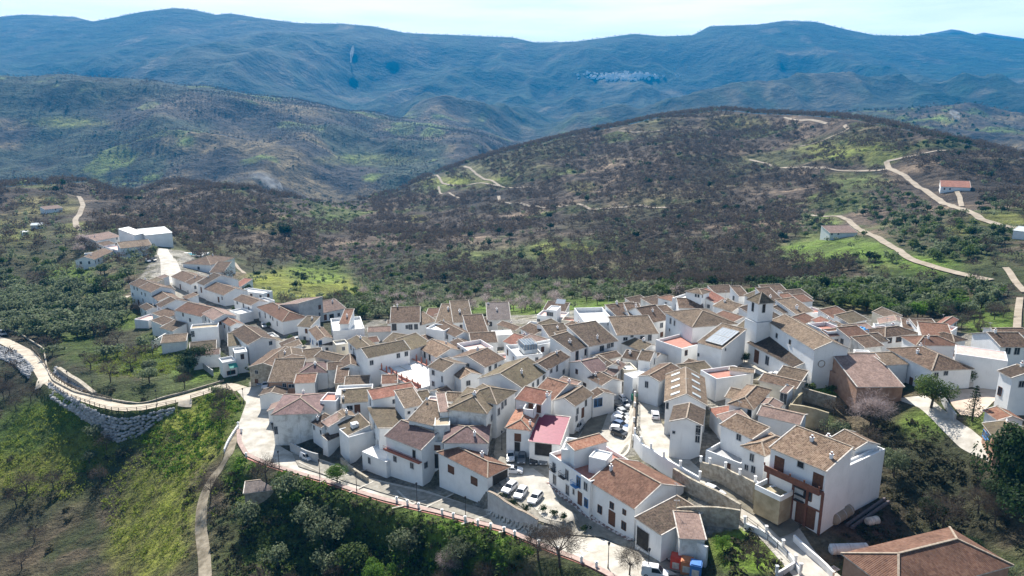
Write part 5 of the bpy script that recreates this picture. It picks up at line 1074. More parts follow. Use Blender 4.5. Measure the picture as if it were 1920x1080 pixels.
# ------------------------------------------------------------ cars
CARP = {}
def paint(c):
    if c not in CARP:
        m, n, l, b = newmat('car_paint', .3); b.inputs['Base Color'].default_value = (*c, 1); b.inputs['Specular IOR Level'].default_value = .5; b.inputs['Coat Weight'].default_value = .4; CARP[c] = m
    return CARP[c]
m_glass = noise_mat('car_glass', (.02, .025, .03), (.03, .035, .045), 1, .08); m_tyre = noise_mat('tyre', (.015, .015, .015), (.03, .03, .03), 3, .9)
m_rim = noise_mat('rim', (.35, .35, .36), (.5, .5, .5), 3, .4); m_lampw = noise_mat('headlight', (.6, .6, .6), (.8, .8, .8), 3, .2); m_lampr = noise_mat('tail_light', (.3, .02, .02), (.4, .03, .03), 3, .3)
def car_meshes(van=False):
    # side profile: lower body, then cabin (x forward)
    bd = [(-2.05, .45), (-2.1, .75), (-2.0, .95), (-1.1, 1.0), (.9, .98), (1.6, .88), (2.02, .72), (2.08, .42), (1.9, .28), (-1.95, .28)]
    cb = [(-1.98, .94), (-1.72, 1.38), (-1.2, 1.48), (.1, 1.46), (.95, .96)] if not van else [(-2.03, .92), (-1.98, 1.75), (-1.6, 1.86), (.5, 1.82), (1.25, .95)]
    def ext(pf, hw, hwt=None, z0=None):
        b = MB(); hwt = hwt or hw; zs = [p[1] for p in pf]; zm, zM = min(zs), max(zs); wd = lambda z: hw + (hwt - hw) * (z - zm) / (zM - zm)
        Lh = [(x, wd(z), z) for x, z in pf]; Rh = [(x, -wd(z), z) for x, z in pf]; n = len(pf)
        b.face(Lh); b.face(Rh[::-1])
        for k in range(n): b.face([Lh[k], Rh[k], Rh[(k + 1) % n], Lh[(k + 1) % n]])
        return b
    body = ext(bd[::-1], .86, .84); cab = ext(cb[::-1], .80, .64)
    gl = MB(); (x1, z1), (x2, z2), (x3, z3) = (cb[3], cb[4], cb[1]); e = .012
    def lerp(a, b, f): return a + (b - a) * f
    wd = lambda z: .80 + (.64 - .80) * (z - min(p[1] for p in cb)) / (max(p[1] for p in cb) - min(p[1] for p in cb))
    a, b_ = (lerp(x2, x1, .08), lerp(z2, z1, .08)), (lerp(x2, x1, .9), lerp(z2, z1, .9)); gl.face([(a[0] + e, -wd(a[1]) + .06, a[1] + e), (a[0] + e, wd(a[1]) - .06, a[1] + e), (b_[0] + e, wd(b_[1]) - .06, b_[1] + e), (b_[0] + e, -wd(b_[1]) + .06, b_[1] + e)])
    p0, p1 = cb[0], cb[1]; a, b_ = (lerp(p0[0], p1[0], .2), lerp(p0[1], p1[1], .2)), (lerp(p0[0], p1[0], .9), lerp(p0[1], p1[1], .9)); gl.face([(a[0] - e, wd(a[1]) - .08, a[1] + e), (a[0] - e, -wd(a[1]) + .08, a[1] + e), (b_[0] - e, -wd(b_[1]) + .08, b_[1] + e), (b_[0] - e, wd(b_[1]) - .08, b_[1] + e)])
    zt = cb[1][1] - .06; zb = 1.02
    for s in (1, -1):
        for xa, xb, ia, ib in ((-1.72, -.55, .22, 0), (-.47, x2 - .12, 0, -.75 if not van else -.6)):
            if van and xa < -1: continue
            pts = [(xa, s * (wd(zb) + e), zb), (xb, s * (wd(zb) + e), zb), (xb + ib, s * (wd(zt) + e), zt), (xa + ia, s * (wd(zt) + e), zt)]
            gl.face(pts[::-1] if s > 0 else pts)
    wh = MB(); wh.tube((0, -.11, 0), (0, .11, 0), .32, .32, 12); rm = MB(); rm.tube((0, -.13, 0), (0, .13, 0), .19, .19, 10)
    hl_ = MB(); hl_.box(-.06, .06, -.17, .17, -.07, .07)
    return dict(body=body.mesh('body', [M['white']]), cabin=cab.mesh('cabin', [M['white']]), glass=gl.mesh('glazing', [m_glass]), wheel=wh.mesh('wheel', [m_tyre]), rim=rm.mesh('rim', [m_rim]), hl=hl_.mesh('headlight', [m_lampw]), tl=hl_.mesh('tail_light', [m_lampr]))
CM = {False: car_meshes(False), True: car_meshes(True)}
def car(u, v, u2, v2, col, label, van=False, s=1.0):
    p, q = P(u, v), P(u2, v2); d = q - p; yaw = math.atan2(d.y, d.x); m = CM[van]
    hx = Vector((math.cos(yaw), math.sin(yaw), 0)); zf = float(Zf(*(p + hx * 1.3).xy)); zb = float(Zf(*(p - hx * 1.3).xy)); hy = Vector((-hx.y, hx.x, 0)); zl = float(Zf(*(p + hy * .8).xy)); zr = float(Zf(*(p - hy * .8).xy))
    root = link('parked_van' if van else 'parked_car', None, None, (p.x, p.y, (zf + zb) / 2 + .13)); root.rotation_mode = 'XYZ'
    X = Vector((hx.x, hx.y, (zf - zb) / 2.6)).normalized(); Yv = Vector((hy.x, hy.y, (zl - zr) / 1.6)).normalized(); Z_ = X.cross(Yv).normalized(); Yv = Z_.cross(X)
    root.rotation_euler = Matrix((X, Yv, Z_)).transposed().to_euler(); root.scale = (s, s, s)
    tag(root, label, 'van' if van else 'car', 'parked cars')
    pm = paint(col)
    for k, nm in (('body', 'body'), ('cabin', 'roof')):
        o = link(nm, m[k], root); o.material_slots[0].link = 'OBJECT'; o.material_slots[0].material = pm
    link('glazing', m['glass'], root)
    for x in (-1.3, 1.3):
        for y in (-.76, .76): w = link('wheel', m['wheel'], root, (x, y, .31)); link('rim', m['rim'], w)
    for y in (-.6, .6): link('headlight', m['hl'], root, (2.03, y, .66)); link('tail_light', m['tl'], root, (-2.04, y, .72))
    return root
Wc, Sv, Bk, Bl, Gr = (.75, .75, .76), (.42, .44, .46), (.02, .022, .026), (.10, .16, .28), (.12, .13, .14)
def cz(rg, X, Y, X2, Y2, col, lab, **k): a, b = px(rg, X, Y), px(rg, X2, Y2); return car(a[0], a[1], b[0], b[1], col, lab, **k)
cz('q',355,480,345,560,(.6,.62,.63),'silver hatchback, leftmost of the four parked nose-out under the nook house')
cz('q',475,500,465,580,Gr,'dark grey car, second of the four under the nook house')
cz('q',600,510,600,590,Bk,'black car, third of the four under the nook house')
cz('q',715,520,715,600,Gr,'dark car with sun glare, rightmost of the four under the nook house')
cz('q',370,640,470,645,Wc,'white car standing sideways beside the corner of the reddish hip')
cz('q',335,840,260,905,Wc,'white hatchback, first of three above the grey wall')
cz('q',460,900,400,975,Wc,'white car, middle one of three above the grey wall')
cz('q',625,960,560,1030,Wc,'white station car, nearest of three above the grey wall')
cz('j',1350,870,1295,930,Sv,'silver four-wheel drive at the foot of the car lane',van=True,s=.95)
for k, (X, Y, c, n_) in enumerate([(545,550,Wc,'white'),(560,598,Sv,'silver'),(505,650,Bk,'black'),(530,700,Sv,'silver-grey'),(510,742,Wc,'white'),(495,790,Wc,'bright white'),(510,838,Bl,'blue'),(480,886,Wc,'white'),(500,935,Bk,'black')]):
    od = ['topmost', 'second', 'third', 'fourth', 'fifth', 'sixth', 'seventh', 'eighth', 'nearest'][k]
    cz('n', X, Y + 14, X + 90, Y + 20, c, f'{n_} car, {od} in the row parked against the stone wall', van=(k == 5))
cz('n',890,735,875,640,Wc,'white car going up the sloping lane')
cz('s',185,725,290,770,Wc,'white saloon on the lane below the stone retaining wall')
cz('f',570,850,640,885,Wc,'lone white van-like car on the promenade',van=True,s=.9)
cz('c',348,515,330,560,Wc,'white car by the old stone gable')
cz('c',300,480,280,520,Bl,'blue car by the old stone gable')
cz('d',462,605,485,640,Sv,'silver car in the curving street of the left arm')
cz('d',90,440,110,470,Sv,'silver car half hidden behind the left arm roofs')
cz('a',345,425,400,445,Wc,'white car on the pale car park below the warehouse')
cz('a',408,415,460,430,Bk,'black car on the pale car park below the warehouse')
cz('o',800,290,710,275,Wc,'white car below the church square')
cz('o',415,62,330,55,Sv,'silver car by the church porch')
cz('r',1020,1085,1120,1100,Wc,'white car at the bottom edge on the lower street',van=True)
cz('j',460,850,480,790,(.35,.45,.42),'pale green van deep in the narrow alley',van=True,s=.85)
cz('v',20,110,60,130,Sv,'pickup at the far left end of the footpath',van=True)

# ------------------------------------------------------------ small things of the streets
def prism(name, pos, w, d, h, mat, label, cat, rz=0, top=None, extra=None, group=None):
    root = link(name, None, None, pos, rz); tag(root, label, cat, group); b = MB(); b.box(-w/2, w/2, -d/2, d/2, -.2, h); b.build('body', mat, root)
    b = MB(); b.box(-w/2 - .05, w/2 + .05, -d/2 - .05, d/2 + .05, h, h + .12); b.box(-w/2 + .1, w/2 - .1, -d/2 + .1, d/2 - .1, h + .12, h + .25); b.build('lid', top or mat, root)
    if extra: b = MB(); b.box(-w * .32, w * .32, -d/2 - .02, -d/2, h * .15, h * .7); b.build('panel', extra, root)
    return root
m_cr = noise_mat('container_red', (.5, .06, .04), (.58, .09, .06), 2, .5); m_co = noise_mat('container_orange', (.5, .18, .08), (.55, .22, .1), 2, .6); m_cbl = noise_mat('container_blue', (.05, .16, .42), (.08, .22, .5), 2, .5); m_cg = noise_mat('bin_green', (.03, .2, .13), (.05, .26, .17), 2, .5)
a = -.35
prism('recycling_container', P(*px('r',1215,1000)), 1.7, 1.7, 2.0, m_cr, 'red recycling container, leftmost of three by the stained wall', 'container', a, extra=M['rake'])
prism('recycling_container', P(*px('r',1310,1035)), 1.7, 1.7, 2.0, m_co, 'orange-brown recycling container between the red and the blue one', 'container', a, extra=M['rake'])
prism('recycling_container', P(*px('r',1395,1070)), 1.7, 1.7, 2.0, m_cbl, 'blue recycling container, nearest of three by the stained wall', 'container', a, extra=M['rake'])
prism('waste_bin', P(*px('n',625,505)), 1.3, .9, 1.2, m_cg, 'green waste bin at the upper end of the parked row', 'bin', .3)
prism('waste_bin', P(*px('n',655,530)), 1.3, .9, 1.2, m_cg, 'second green waste bin, nearer the stone wall', 'bin', .3)
prism('waste_bin', P(*px('t',612,445)), 1.6, 1.0, 1.2, M['dark'], 'black waste bin at the foot of the ochre bastion', 'bin', .6)
prism('electric_cabinet', P(*px('s',200,705-330)), .9, .6, 1.2, M['rake'], 'small white cabinet beside the white walled yard', 'cabinet', .6)
m_tank = noise_mat('galvanised_tank', (.42, .44, .46), (.62, .64, .66), 1.2, .35)
def tank(p, q, r, mat, label, n=14):
    p, q = Vector(p), Vector(q); d = (q - p).normalized(); root = link('metal_tank', None, None, p); tag(root, label, 'tank'); q = q - p
    b = MB(); b.tube((0, 0, 0), q, r, r, n); b.tube(-d * .25, (0, 0, 0), r * .6, r, n); b.tube(q, q + d * .25, r, r * .6, n); b.build('shell', mat, root, smooth=False)
    b = MB()
    for f in (.1, .5, .9): b.tube(q * f - d * .06, q * f + d * .06, r * 1.04, r * 1.04, n)
    b.build('hoop', M['greyf'], root)
    b = MB()
    for f in (.2, .8): c = q * f; b.box(c.x - .15, c.x + .15, c.y - r, c.y + r, c.z - r - .3, c.z - r * .6)
    b.build('foot', M['iron'], root)
tank(P(*px('t',1165,800), 1.0), P(*px('t',1520,790), 1.0), .85, m_tank, 'long shiny metal tank lying beside the big brown hip roof')
tank(P(*px('t',1185,500), 1.0), P(*px('t',1345,400), 1.0), 1.0, m_track, 'dull rusty tank lying beside the tall white house')
tank(P(*px('t',1530,525), .7), P(*px('t',1625,505), .7), .7, M['rake'], 'short white tank near the dark beams')
for k, (a_, b_) in enumerate([((1320,560),(1700,295)),((1370,585),(1740,325))]):
    b = MB(); p, q = P(*px('t', *a_), .3), P(*px('t', *b_), .3); b.bar((0, 0, 0), q - p, .5, .4); b.bar(Vector((0, 0, .24)), q - p + Vector((0, 0, .24)), .3, .1)
    o = b.build('steel_beam', noise_mat('rusty_steel', (.10, .08, .085), (.17, .14, .14), 2, .8), None, p); tag(o, ['upper dark steel beam lying in the shaded yard', 'lower dark steel beam lying in the shaded yard'][k], 'beam')
b = MB()
for k in range(5): b.box(-.6, .6, -.5 + k * .24, -.36 + k * .24, .12, .16)
for x in (-.5, 0, .45): b.box(x, x + .1, -.5, .6, 0, .12)
tag(b.build('wooden_pallet', M['rake'], None, P(*px('t',1200,1005)) + Vector((0, 0, .05)), .5), 'pale wooden pallet on the grass beside the big brown hip roof', 'pallet')
b = MB()
pool_c = P(*px('a',850,345))
pts = [(3.6 * math.cos(t), 2.2 * math.sin(t)) for t in np.linspace(0, 6.2832, 25)[:-1]]
root = link('swimming_pool', None, None, pool_c); tag(root, 'oval blue swimming pool with pale surround behind the hipped house', 'pool')
b = MB(); b.box(-8, 8, -6, 6, -.6, .35); b.build('surround', M['whitef'], root); b = MB(); b.slab([(x * 1.35, y * 1.6, .45) for x, y in pts], .1); b.build('water', noise_mat('pool_water', (.08, .32, .36), (.12, .42, .46), .5, .05), root)
# blue tarpaulin
b = MB(); n = 8
tp = P(*px('l',1735,575), 6.5)
for i in range(n):
    for j in range(n):
        f = lambda a, c: ((a / n - .5) * 4, (c / n - .5) * 3, .25 * math.sin(a * 2.1) * math.cos(c * 1.7)); b.face([f(i, j), f(i + 1, j), f(i + 1, j + 1), f(i, j + 1)])
for x, y in ((-2, -1.5), (2, -1.5), (2, 1.5), (-2, 1.5)): b.tube((x, y, -6.5), (x, y, .1), .05, .05, 5)
tag(b.build('tarpaulin', noise_mat('blue_tarp', (.03, .22, .48), (.05, .3, .6), 1, .6), None, tp), 'bright blue tarpaulin on poles among the roofs right of the church', 'tarpaulin')

# ------------------------------------------------------------ parts added to particular houses
def part(key, b, name, mats): R_ = ROOTS[key]; o = b.build(name, mats, R_['root']); o.matrix_basis = R_['I']; return o
def facade(key, side): # outward frame of a side: x along, y outwards(-)
    R_ = ROOTS[key]; w, d = R_['w'], R_['d']; return {'F': (Vector((0, -d/2, 0)), 0, w), 'R': (Vector((w/2, 0, 0)), R(90), d), 'L': (Vector((-w/2, 0, 0)), R(-90), d)}[side]
def rot(b, c, rz):
    m = Matrix.Translation(c) @ Matrix.Rotation(rz, 4, 'Z'); b.V = [tuple(m @ Vector(v)) for v in b.V]; return b
R_ = ROOTS['sky']; w, d, fz = R_['w'], R_['d'], R_['fz']
for sx in (-1, 1):
    for k in range(4):
        y = (-.36 + .24 * k) * d; x = sx * w * .27; z = fz(x, y) + .3; b = MB(); sl = (fz(w * .3, 0) - fz(w * .2, 0)) / (w * .1) * sx; dx = w * .11
        q = [(x - dx, y - .5, z - sl * dx), (x + dx, y - .5, z + sl * dx), (x + dx, y + .5, z + sl * dx), (x - dx, y + .5, z - sl * dx)]; b.slab(q, .15, 0); part('sky', b, 'skylight', M['sheet'])
R_ = ROOTS['solar']; w, d, fz = R_['w'], R_['d'], R_['fz']; b = MB(); b2 = MB(); x0, x1, y0, y1 = -w * .28, w * .42, -d * .42, d * .3
b.slab([(x, y, fz(x, y) + .45) for x, y in ((x0, y0), (x1, y0), (x1, y1), (x0, y1))], .1)
for k in range(7): x = x0 + (x1 - x0) * k / 6; b2.bar((x, y0, fz(x, y0) + .47), (x, y1, fz(x, y1) + .47), .07, .05)
for y in (y0, (y0 + y1) / 2, y1): b2.bar((x0, y, fz(x0, y) + .47), (x1, y, fz(x1, y) + .47), .12, .06)
part('solar', b, 'solar_panel', M['solar']); part('solar', b2, 'panel_frame', M['rake'])
R_ = ROOTS['sol']; b = MB(); b.slab([(1, -1, 10.2), (4.2, -1, 10.2), (4.2, .8, 11.3), (1, .8, 11.3)], .1)
rt = R_['root']; o = b.build('solar_panel', M['solar'], rt, (0, 0, R_['hh'] - 6 + -.2))
b = MB()
for x in (1.2, 4): b.bar((x, .6, 8.5), (x, .6, 11.1), .08)
b.build('panel_stand', M['rake'], rt, (0, 0, R_['hh'] - 6 - .2))
# glazed cage on the white roof terrace
R_ = ROOTS['cage']; w, d, hh = R_['w'], R_['d'], R_['hh']; b = MB(); x0, x1, y0, y1 = -w * .1, w * .42, -d * .25, d * .3
b.box(x0, x1, y0, y1, hh - .6, hh + .5); part('cage', b, 'upper_wall', M['stained'])
b = MB(); b.box(x0 + .1, x1 - .1, y0 + .1, y1 - .1, hh + .5, hh + 2.0); part('cage', b, 'glazing', noise_mat('blue_glazing', (.08, .12, .17), (.3, .36, .42), 1.6, .2))
b = MB()
for k in range(6):
    x = x0 + (x1 - x0) * k / 5
    for y in (y0, y1): b.bar((x, y, hh + .5), (x, y, hh + 2.2), .1)
    b.bar((x, y0, hh + 2.2), (x, y1, hh + 2.2), .1)
part('cage', b, 'cage_frame', M['rake'])
# patio floor joints and reddish pillars
R_ = ROOTS['patio']; w, d, hh = R_['w'], R_['d'], R_['hh']; b = MB(); z = hh - .29
for k in range(1, 3): b.box(-w/2 + w * k / 3 - .08, -w/2 + w * k / 3 + .08, -d/2 + .3, d/2 - .3, z, z + .02)
for k in range(1, 4): b.box(-w/2 + .3, w/2 - .3, -d/2 + d * k / 4 - .08, -d/2 + d * k / 4 + .08, z + .024, z + .04)
part('patio', b, 'floor_joint', M['tanf'])
pb = MB(); pb.box(-.16, .16, -.16, .16, 0, 1.5); pb.box(-.1, .1, -.1, .1, 1.5, 2.0); pm = pb.mesh('pillar', [M['redtrim']])
for k in range(9):
    for (x, y) in ((-w/2 + .1 + (w - .2) * k / 8, -d/2 + .1), (-w/2 + .1 + (w - .2) * k / 8, d/2 - .1)): link('pillar', pm, R_['root'], R_['I'] @ Vector((x, y, hh)))
b = MB(); b.bar((-w/2, -d/2 + .1, hh + .06), (w/2, -d/2 + .1, hh + .06), .5, .12); b.bar((-w/2, d/2 - .1, hh + .06), (w/2, d/2 - .1, hh + .06), .5, .12); b.bar((-w/2 + .1, -d/2, hh + .05), (-w/2 + .1, d/2, hh + .05), .5, .12); part('patio', b, 'coping', M['terra'])
# red balcony strip
R_ = ROOTS['redb']; c, rz, fw = facade('redb', 'F'); hh = R_['hh']; b = MB(); b.box(-fw/2, fw/2, -1.0, .05, hh - 3.1, hh - 2.9); rot(b, c, rz); part('redb', b, 'balcony_slab', M['redtrim'])
b = MB(); b.box(-fw/2, fw/2, -1.02, -.96, hh - 2.9, hh - 2.55); b.bar((-fw/2, -.98, hh - 2.0), (fw/2, -.98, hh - 2.0), .05)
for k in range(30): x = -fw/2 + fw * k / 29; b.bar((x, -.98, hh - 2.6), (x, -.98, hh - 2.0), .03)
rot(b, c, rz); part('redb', b, 'balustrade', M['redtrim'])
b = MB(); b.box(fw/2 - 3.3, fw/2, -.6, .05, 0, 3); 
# tall house: brown balcony, pilasters
m_brn = noise_mat('dark_brown_trim', (.13, .055, .035), (.20, .085, .055), 2, .8)
R_ = ROOTS['bal']; c, rz, fw = facade('bal', 'F'); hh = R_['hh']; ht = hh - .1
b = MB(); b.box(-fw/2, fw/2, -1.5, .05, hh - 3.9, hh - 3.6); b.box(-fw/2, fw/2, -1.55, -1.4, hh - 3.6, hh - 2.75); rot(b, c, rz); part('bal', b, 'balcony', m_brn)
for f in (-.5, -.02, .235, .49):
    b = MB(); x = f * fw; b.box(x - .2, x + .2, -.2, .05, .3, hh - 3.9); b.box(x - .12, x + .12, -1.52, -1.4, hh - 2.75, hh - 2.3) ; rot(b, c, rz); part('bal', b, 'pilaster', m_brn)
b = MB(); b.box(-fw * .02, fw/2, -.14, .05, hh - 7.5, hh - 7.2); rot(b, c, rz); part('bal', b, 'band', m_brn)
for f in (-.32, .38):
    b = MB(); b.box(f * fw - .9, f * fw + .9, -.06, .03, hh - 3.5, hh - 1.0); rot(b, c, rz); part('bal', b, 'balcony_door', M['wood'])
b = MB(); b.box(-fw/2, -fw * .02, -3.6, -.003, hh - 11, hh - 6.6); rot(b, c, rz); part('bal', b, 'bastion', M['ochre'])
b = MB(); x0, x1 = -fw/2, -fw * .02
b.box(x0, x1, -3.7, -3.5, hh - 6.6, hh - 5.7); b.box(x0 - .1, x0 + .1, -3.5, 0, hh - 6.6, hh - 5.7); b.box(x1 - .1, x1 + .1, -3.5, 0, hh - 6.6, hh - 5.7); rot(b, c, rz); part('bal', b, 'terrace_wall', M['white'])
xw = fw * .11; b = MB()
for k in range(9): b.bar((xw - .8 + .2 * k, -.55, hh - 7.0), (xw - .8 + .2 * k, -.55, hh - 4.7), .04)
for z in (hh - 7.0, hh - 6, hh - 4.7): b.box(xw - .85, xw + .85, -.6, .02, z - .03, z + .03)
b.box(xw - 1.0, xw + 1.0, -.7, .02, hh - 4.7, hh - 4.55); rot(b, c, rz); part('bal', b, 'window_cage', M['iron'])
# iron balconies on the lower street house
R_ = ROOTS['iron']; c, rz, fw = facade('iron', 'F'); hh = R_['hh']
for f, m_ in ((-.38, M['iron']), (-.13, M['iron']), (.17, M['blue'])):
    b = MB(); x = f * fw; b.box(x - .9, x + .9, -.7, .03, hh - 3.0, hh - 2.9)
    for k in range(10): b.bar((x - .88 + .195 * k, -.66, hh - 2.9), (x - .88 + .195 * k, -.66, hh - 1.95), .035)
    b.bar((x - .9, -.66, hh - 1.95), (x + .9, -.66, hh - 1.95), .05)
    for s in (-.88, .88): b.bar((x + s, -.66, hh - 1.95), (x + s, 0, hh - 1.95), .05)
    rot(b, c, rz); part('iron', b, 'balcony', m_)
# zigzag tiled skirting pavement in front
m_zig = None
m, n_, l_, b_ = newmat('chequer_pavement', .8); tcx = n_.new('ShaderNodeTexCoord'); ck = n_.new('ShaderNodeTexChecker'); ck.inputs['Scale'].default_value = 1.3; ck.inputs['Color1'].default_value = (.55, .5, .46, 1); ck.inputs['Color2'].default_value = (.2, .13, .11, 1); l_.new(tcx.outputs['Object'], ck.inputs[0]); l_.new(ck.outputs[0], b_.inputs['Base Color'])
path('pavement', [(1028,905),(1060,935),(1100,962),(1150,992),(1185,1015)], 1.3, m, .28, 40, 2)
path('pavement', [(1228,1030),(1250,1046),(1268,1056)], 1.3, m, .28, 12, 2)
# walled roof nook
R_ = ROOTS['nook']; w, d, hh = R_['w'], R_['d'], R_['hh']; b = MB(); x0, x1, y0, y1 = -w * .05, w * .45, -d * .1, d * .35; z0, z1 = hh + .1, hh + 2.3
b.box(x0, x1, y0, y0 + .22, z0 - .6, z1); b.box(x0, x0 + .22, y0, y1, z0 - .6, z1); b.box(x1 - .22, x1, y0, y1, z0 - .6, z1 + .4); part('nook', b, 'nook_wall', M['white'])
R_ = ROOTS['awn']; c, rz, fw = facade('awn', 'F'); hh = R_['hh']; b = MB(); b.slab([(-fw * .1, -2.2, hh - 1.6), (fw/2, -2.2, hh - 1.6), (fw/2, 0, hh - .8), (-fw * .1, 0, hh - .8)], .06)
for x in (-fw * .1 + .1, fw/2 - .1): b.bar((x, -2.1, 0), (x, -2.1, hh - 1.7), .08)
rot(b, c, rz); part('awn', b, 'awning', noise_mat('green_awning', (.03, .22, .17), (.05, .3, .24), 1, .7))
R_ = ROOTS['dorm']; w, d, fz = R_['w'], R_['d'], R_['fz']; b = MB(); b.box(w * .05, w * .05 + 1.6, -d * .2, d * .1, fz(0, -d * .2) - .3, fz(0, 0) + 1.0); part('dorm', b, 'dormer', M['white'])
# church details: round windows, porch frame
R_ = ROOTS['church']; c, rz, fw = facade('church', 'R')
for f in (-.25, .2):
    b = MB(); pts = [(f * fw + .8 * math.cos(t), .8 * math.sin(t)) for t in np.linspace(0, 6.2832, 19)]
    for k in range(18): b.bar((pts[k][0], -.04, R_['hh'] - 3.5 + pts[k][1]), (pts[k+1][0], -.04, R_['hh'] - 3.5 + pts[k+1][1]), .14)
    rot(b, c, rz); part('church', b, 'round_moulding', M['trim'])
# clutter: pots, chairs, dishes on terraces; tv aerials
ant = MB(); ant.bar((0, 0, 0), (0, 0, 2.4), .05); ant.bar((-.5, 0, 2.3), (.5, 0, 2.3), .04)
for k in range(5): ant.bar((-.4 + .2 * k, -.25, 2.3), (-.4 + .2 * k, .25, 2.3), .03)
antm = ant.mesh('aerial', [M['greyf']]); dish = MB()
for k in range(10):
    t0, t1 = k * .628, (k + 1) * .628; dish.face([(0, 0, 0), (.4 * math.cos(t0), -.12, .4 * math.sin(t0)), (.4 * math.cos(t1), -.12, .4 * math.sin(t1))]); dish.face([(0, .02, 0), (.4 * math.cos(t1), -.1, .4 * math.sin(t1)), (.4 * math.cos(t0), -.1, .4 * math.sin(t0))])
dish.bar((0, 0, -.8), (0, 0, 0), .05); dishm = dish.mesh('satellite_dish', [M['white']])
hs_ = [o for o in COL.objects if o.name.startswith('house') and o.parent is None]
for k, o in enumerate(hs_):
    roof = next((c_ for c_ in o.children if c_.name.startswith('roof')), None)
    if roof and rng.random() < .4:
        bb = np.array([v.co[:] for v in roof.data.vertices]); i = bb[:, 2].argmax(); link('aerial' if rng.random() < .6 else 'satellite_dish', antm if rng.random() < .6 else dishm, o, (bb[i][0] * .8, bb[i][1] * .8, bb[i][2] - .1 + (0 if rng.random() < .6 else .5)))
potb = MB(); potb.tube((0, 0, 0), (0, 0, .4), .16, .24, 8); potm = potb.mesh('flower_pot', [M['orange'] if 'orange' in M else M['terra']])

# ------------------------------------------------------------ the far white village and the smoke
nr = np.random.RandomState(11); fw_ = MB(); fw_.box(-5, 5, -4, 4, -6, 7.5); fw_.slab([(-5.4, -4.4, 6.1), (5.4, -4.4, 6.1), (5.4, 0, 8), (-5.4, 0, 8)], .2, 1); fw_.slab([(5.4, 4.4, 6.1), (-5.4, 4.4, 6.1), (-5.4, 0, 8), (5.4, 0, 8)], .2, 1)
fm = fw_.mesh('far_house', [M['white'], M['rake']])
for k in range(230):
    u = 1163 + nr.normal(0, 30); v = 143 + nr.normal(0, 3.2) + abs(nr.normal(0, 2)) * (abs(u - 1160) < 40); p = P(u, v)
    if not 3000 < p.y < 6500: continue
    o = link('far_house', fm, None, p, nr.uniform(-.6, .6)); s_ = nr.uniform(1.0, 1.8); o.scale = (s_, s_, s_); tag(o, 'white house in the distant village on the blue mountainside', 'house', 'houses of the far white village')
for k in range(7):
    o = link('far_house', fm, None, P(1268 + nr.normal(0, 6), 141 + nr.normal(0, 3)), nr.uniform(-.6, .6)); o.scale = (.8, .8, .8); tag(o, 'white house just right of the distant white village', 'house', 'outlying houses of the far village')
def smoke(u, v, W_, Hh, lean, dens, label):
    p = P(u, v); n = 10; b = MB(); rings = []
    for k in range(n + 1):
        f = k / n; r = W_ * (.18 + .82 * f ** .7) * (1 - .6 * max(0, f - .7) / .3); cx = lean * f ** 1.3; rings.append([(cx + r * math.cos(t), r * math.sin(t), Hh * f) for t in np.linspace(0, 6.2832, 13)[:-1]])
    for k in range(n):
        for i in range(12): b.face([rings[k][i], rings[k][(i+1) % 12], rings[k+1][(i+1) % 12], rings[k+1][i]])
    b.face(rings[0][::-1]); b.face(rings[-1])
    m = bpy.data.materials.new('smoke_air'); m.use_nodes = True; nn = m.node_tree.nodes; ll = m.node_tree.links; nn.clear(); pvn = nn.new('ShaderNodeVolumePrincipled'); pvn.inputs['Color'].default_value = (.85, .9, .95, 1)
    tcn = nn.new('ShaderNodeTexCoord'); zz = nn.new('ShaderNodeTexNoise'); zz.inputs['Scale'].default_value = 3.5; zz.inputs['Detail'].default_value = 3; ll.new(tcn.outputs['Generated'], zz.inputs['Vector'])
    mr_ = nn.new('ShaderNodeMapRange'); mr_.inputs[1].default_value = .42; mr_.inputs[2].default_value = .7; mr_.inputs[4].default_value = dens; ll.new(zz.outputs[0], mr_.inputs[0])
    sp = nn.new('ShaderNodeSeparateXYZ'); ll.new(tcn.outputs['Generated'], sp.inputs[0]); fd = nn.new('ShaderNodeMapRange'); fd.inputs[1].default_value = 1; fd.inputs[2].default_value = 0; fd.inputs[3].default_value = .05; ll.new(sp.outputs[2], fd.inputs[0])
    ml = nn.new('ShaderNodeMath'); ml.operation = 'MULTIPLY'; ll.new(mr_.outputs[0], ml.inputs[0]); ll.new(fd.outputs[0], ml.inputs[1]); ll.new(ml.outputs[0], pvn.inputs['Density']); oo = nn.new('ShaderNodeOutputMaterial'); ll.new(pvn.outputs[0], oo.inputs['Volume'])
    tag(b.build('smoke', m, None, p), label, 'smoke', kind='stuff')
smoke(658, 118, 17, 120, 22, .35, 'thin white smoke rising from the distant mountainside')
smoke(523, 362, 34, 50, -50, .07, 'bluish smoke drifting from a fire in the valley behind the near hill')
smoke(1796, 226, 16, 30, -22, .2, 'small puff of smoke on the brown hill at right')
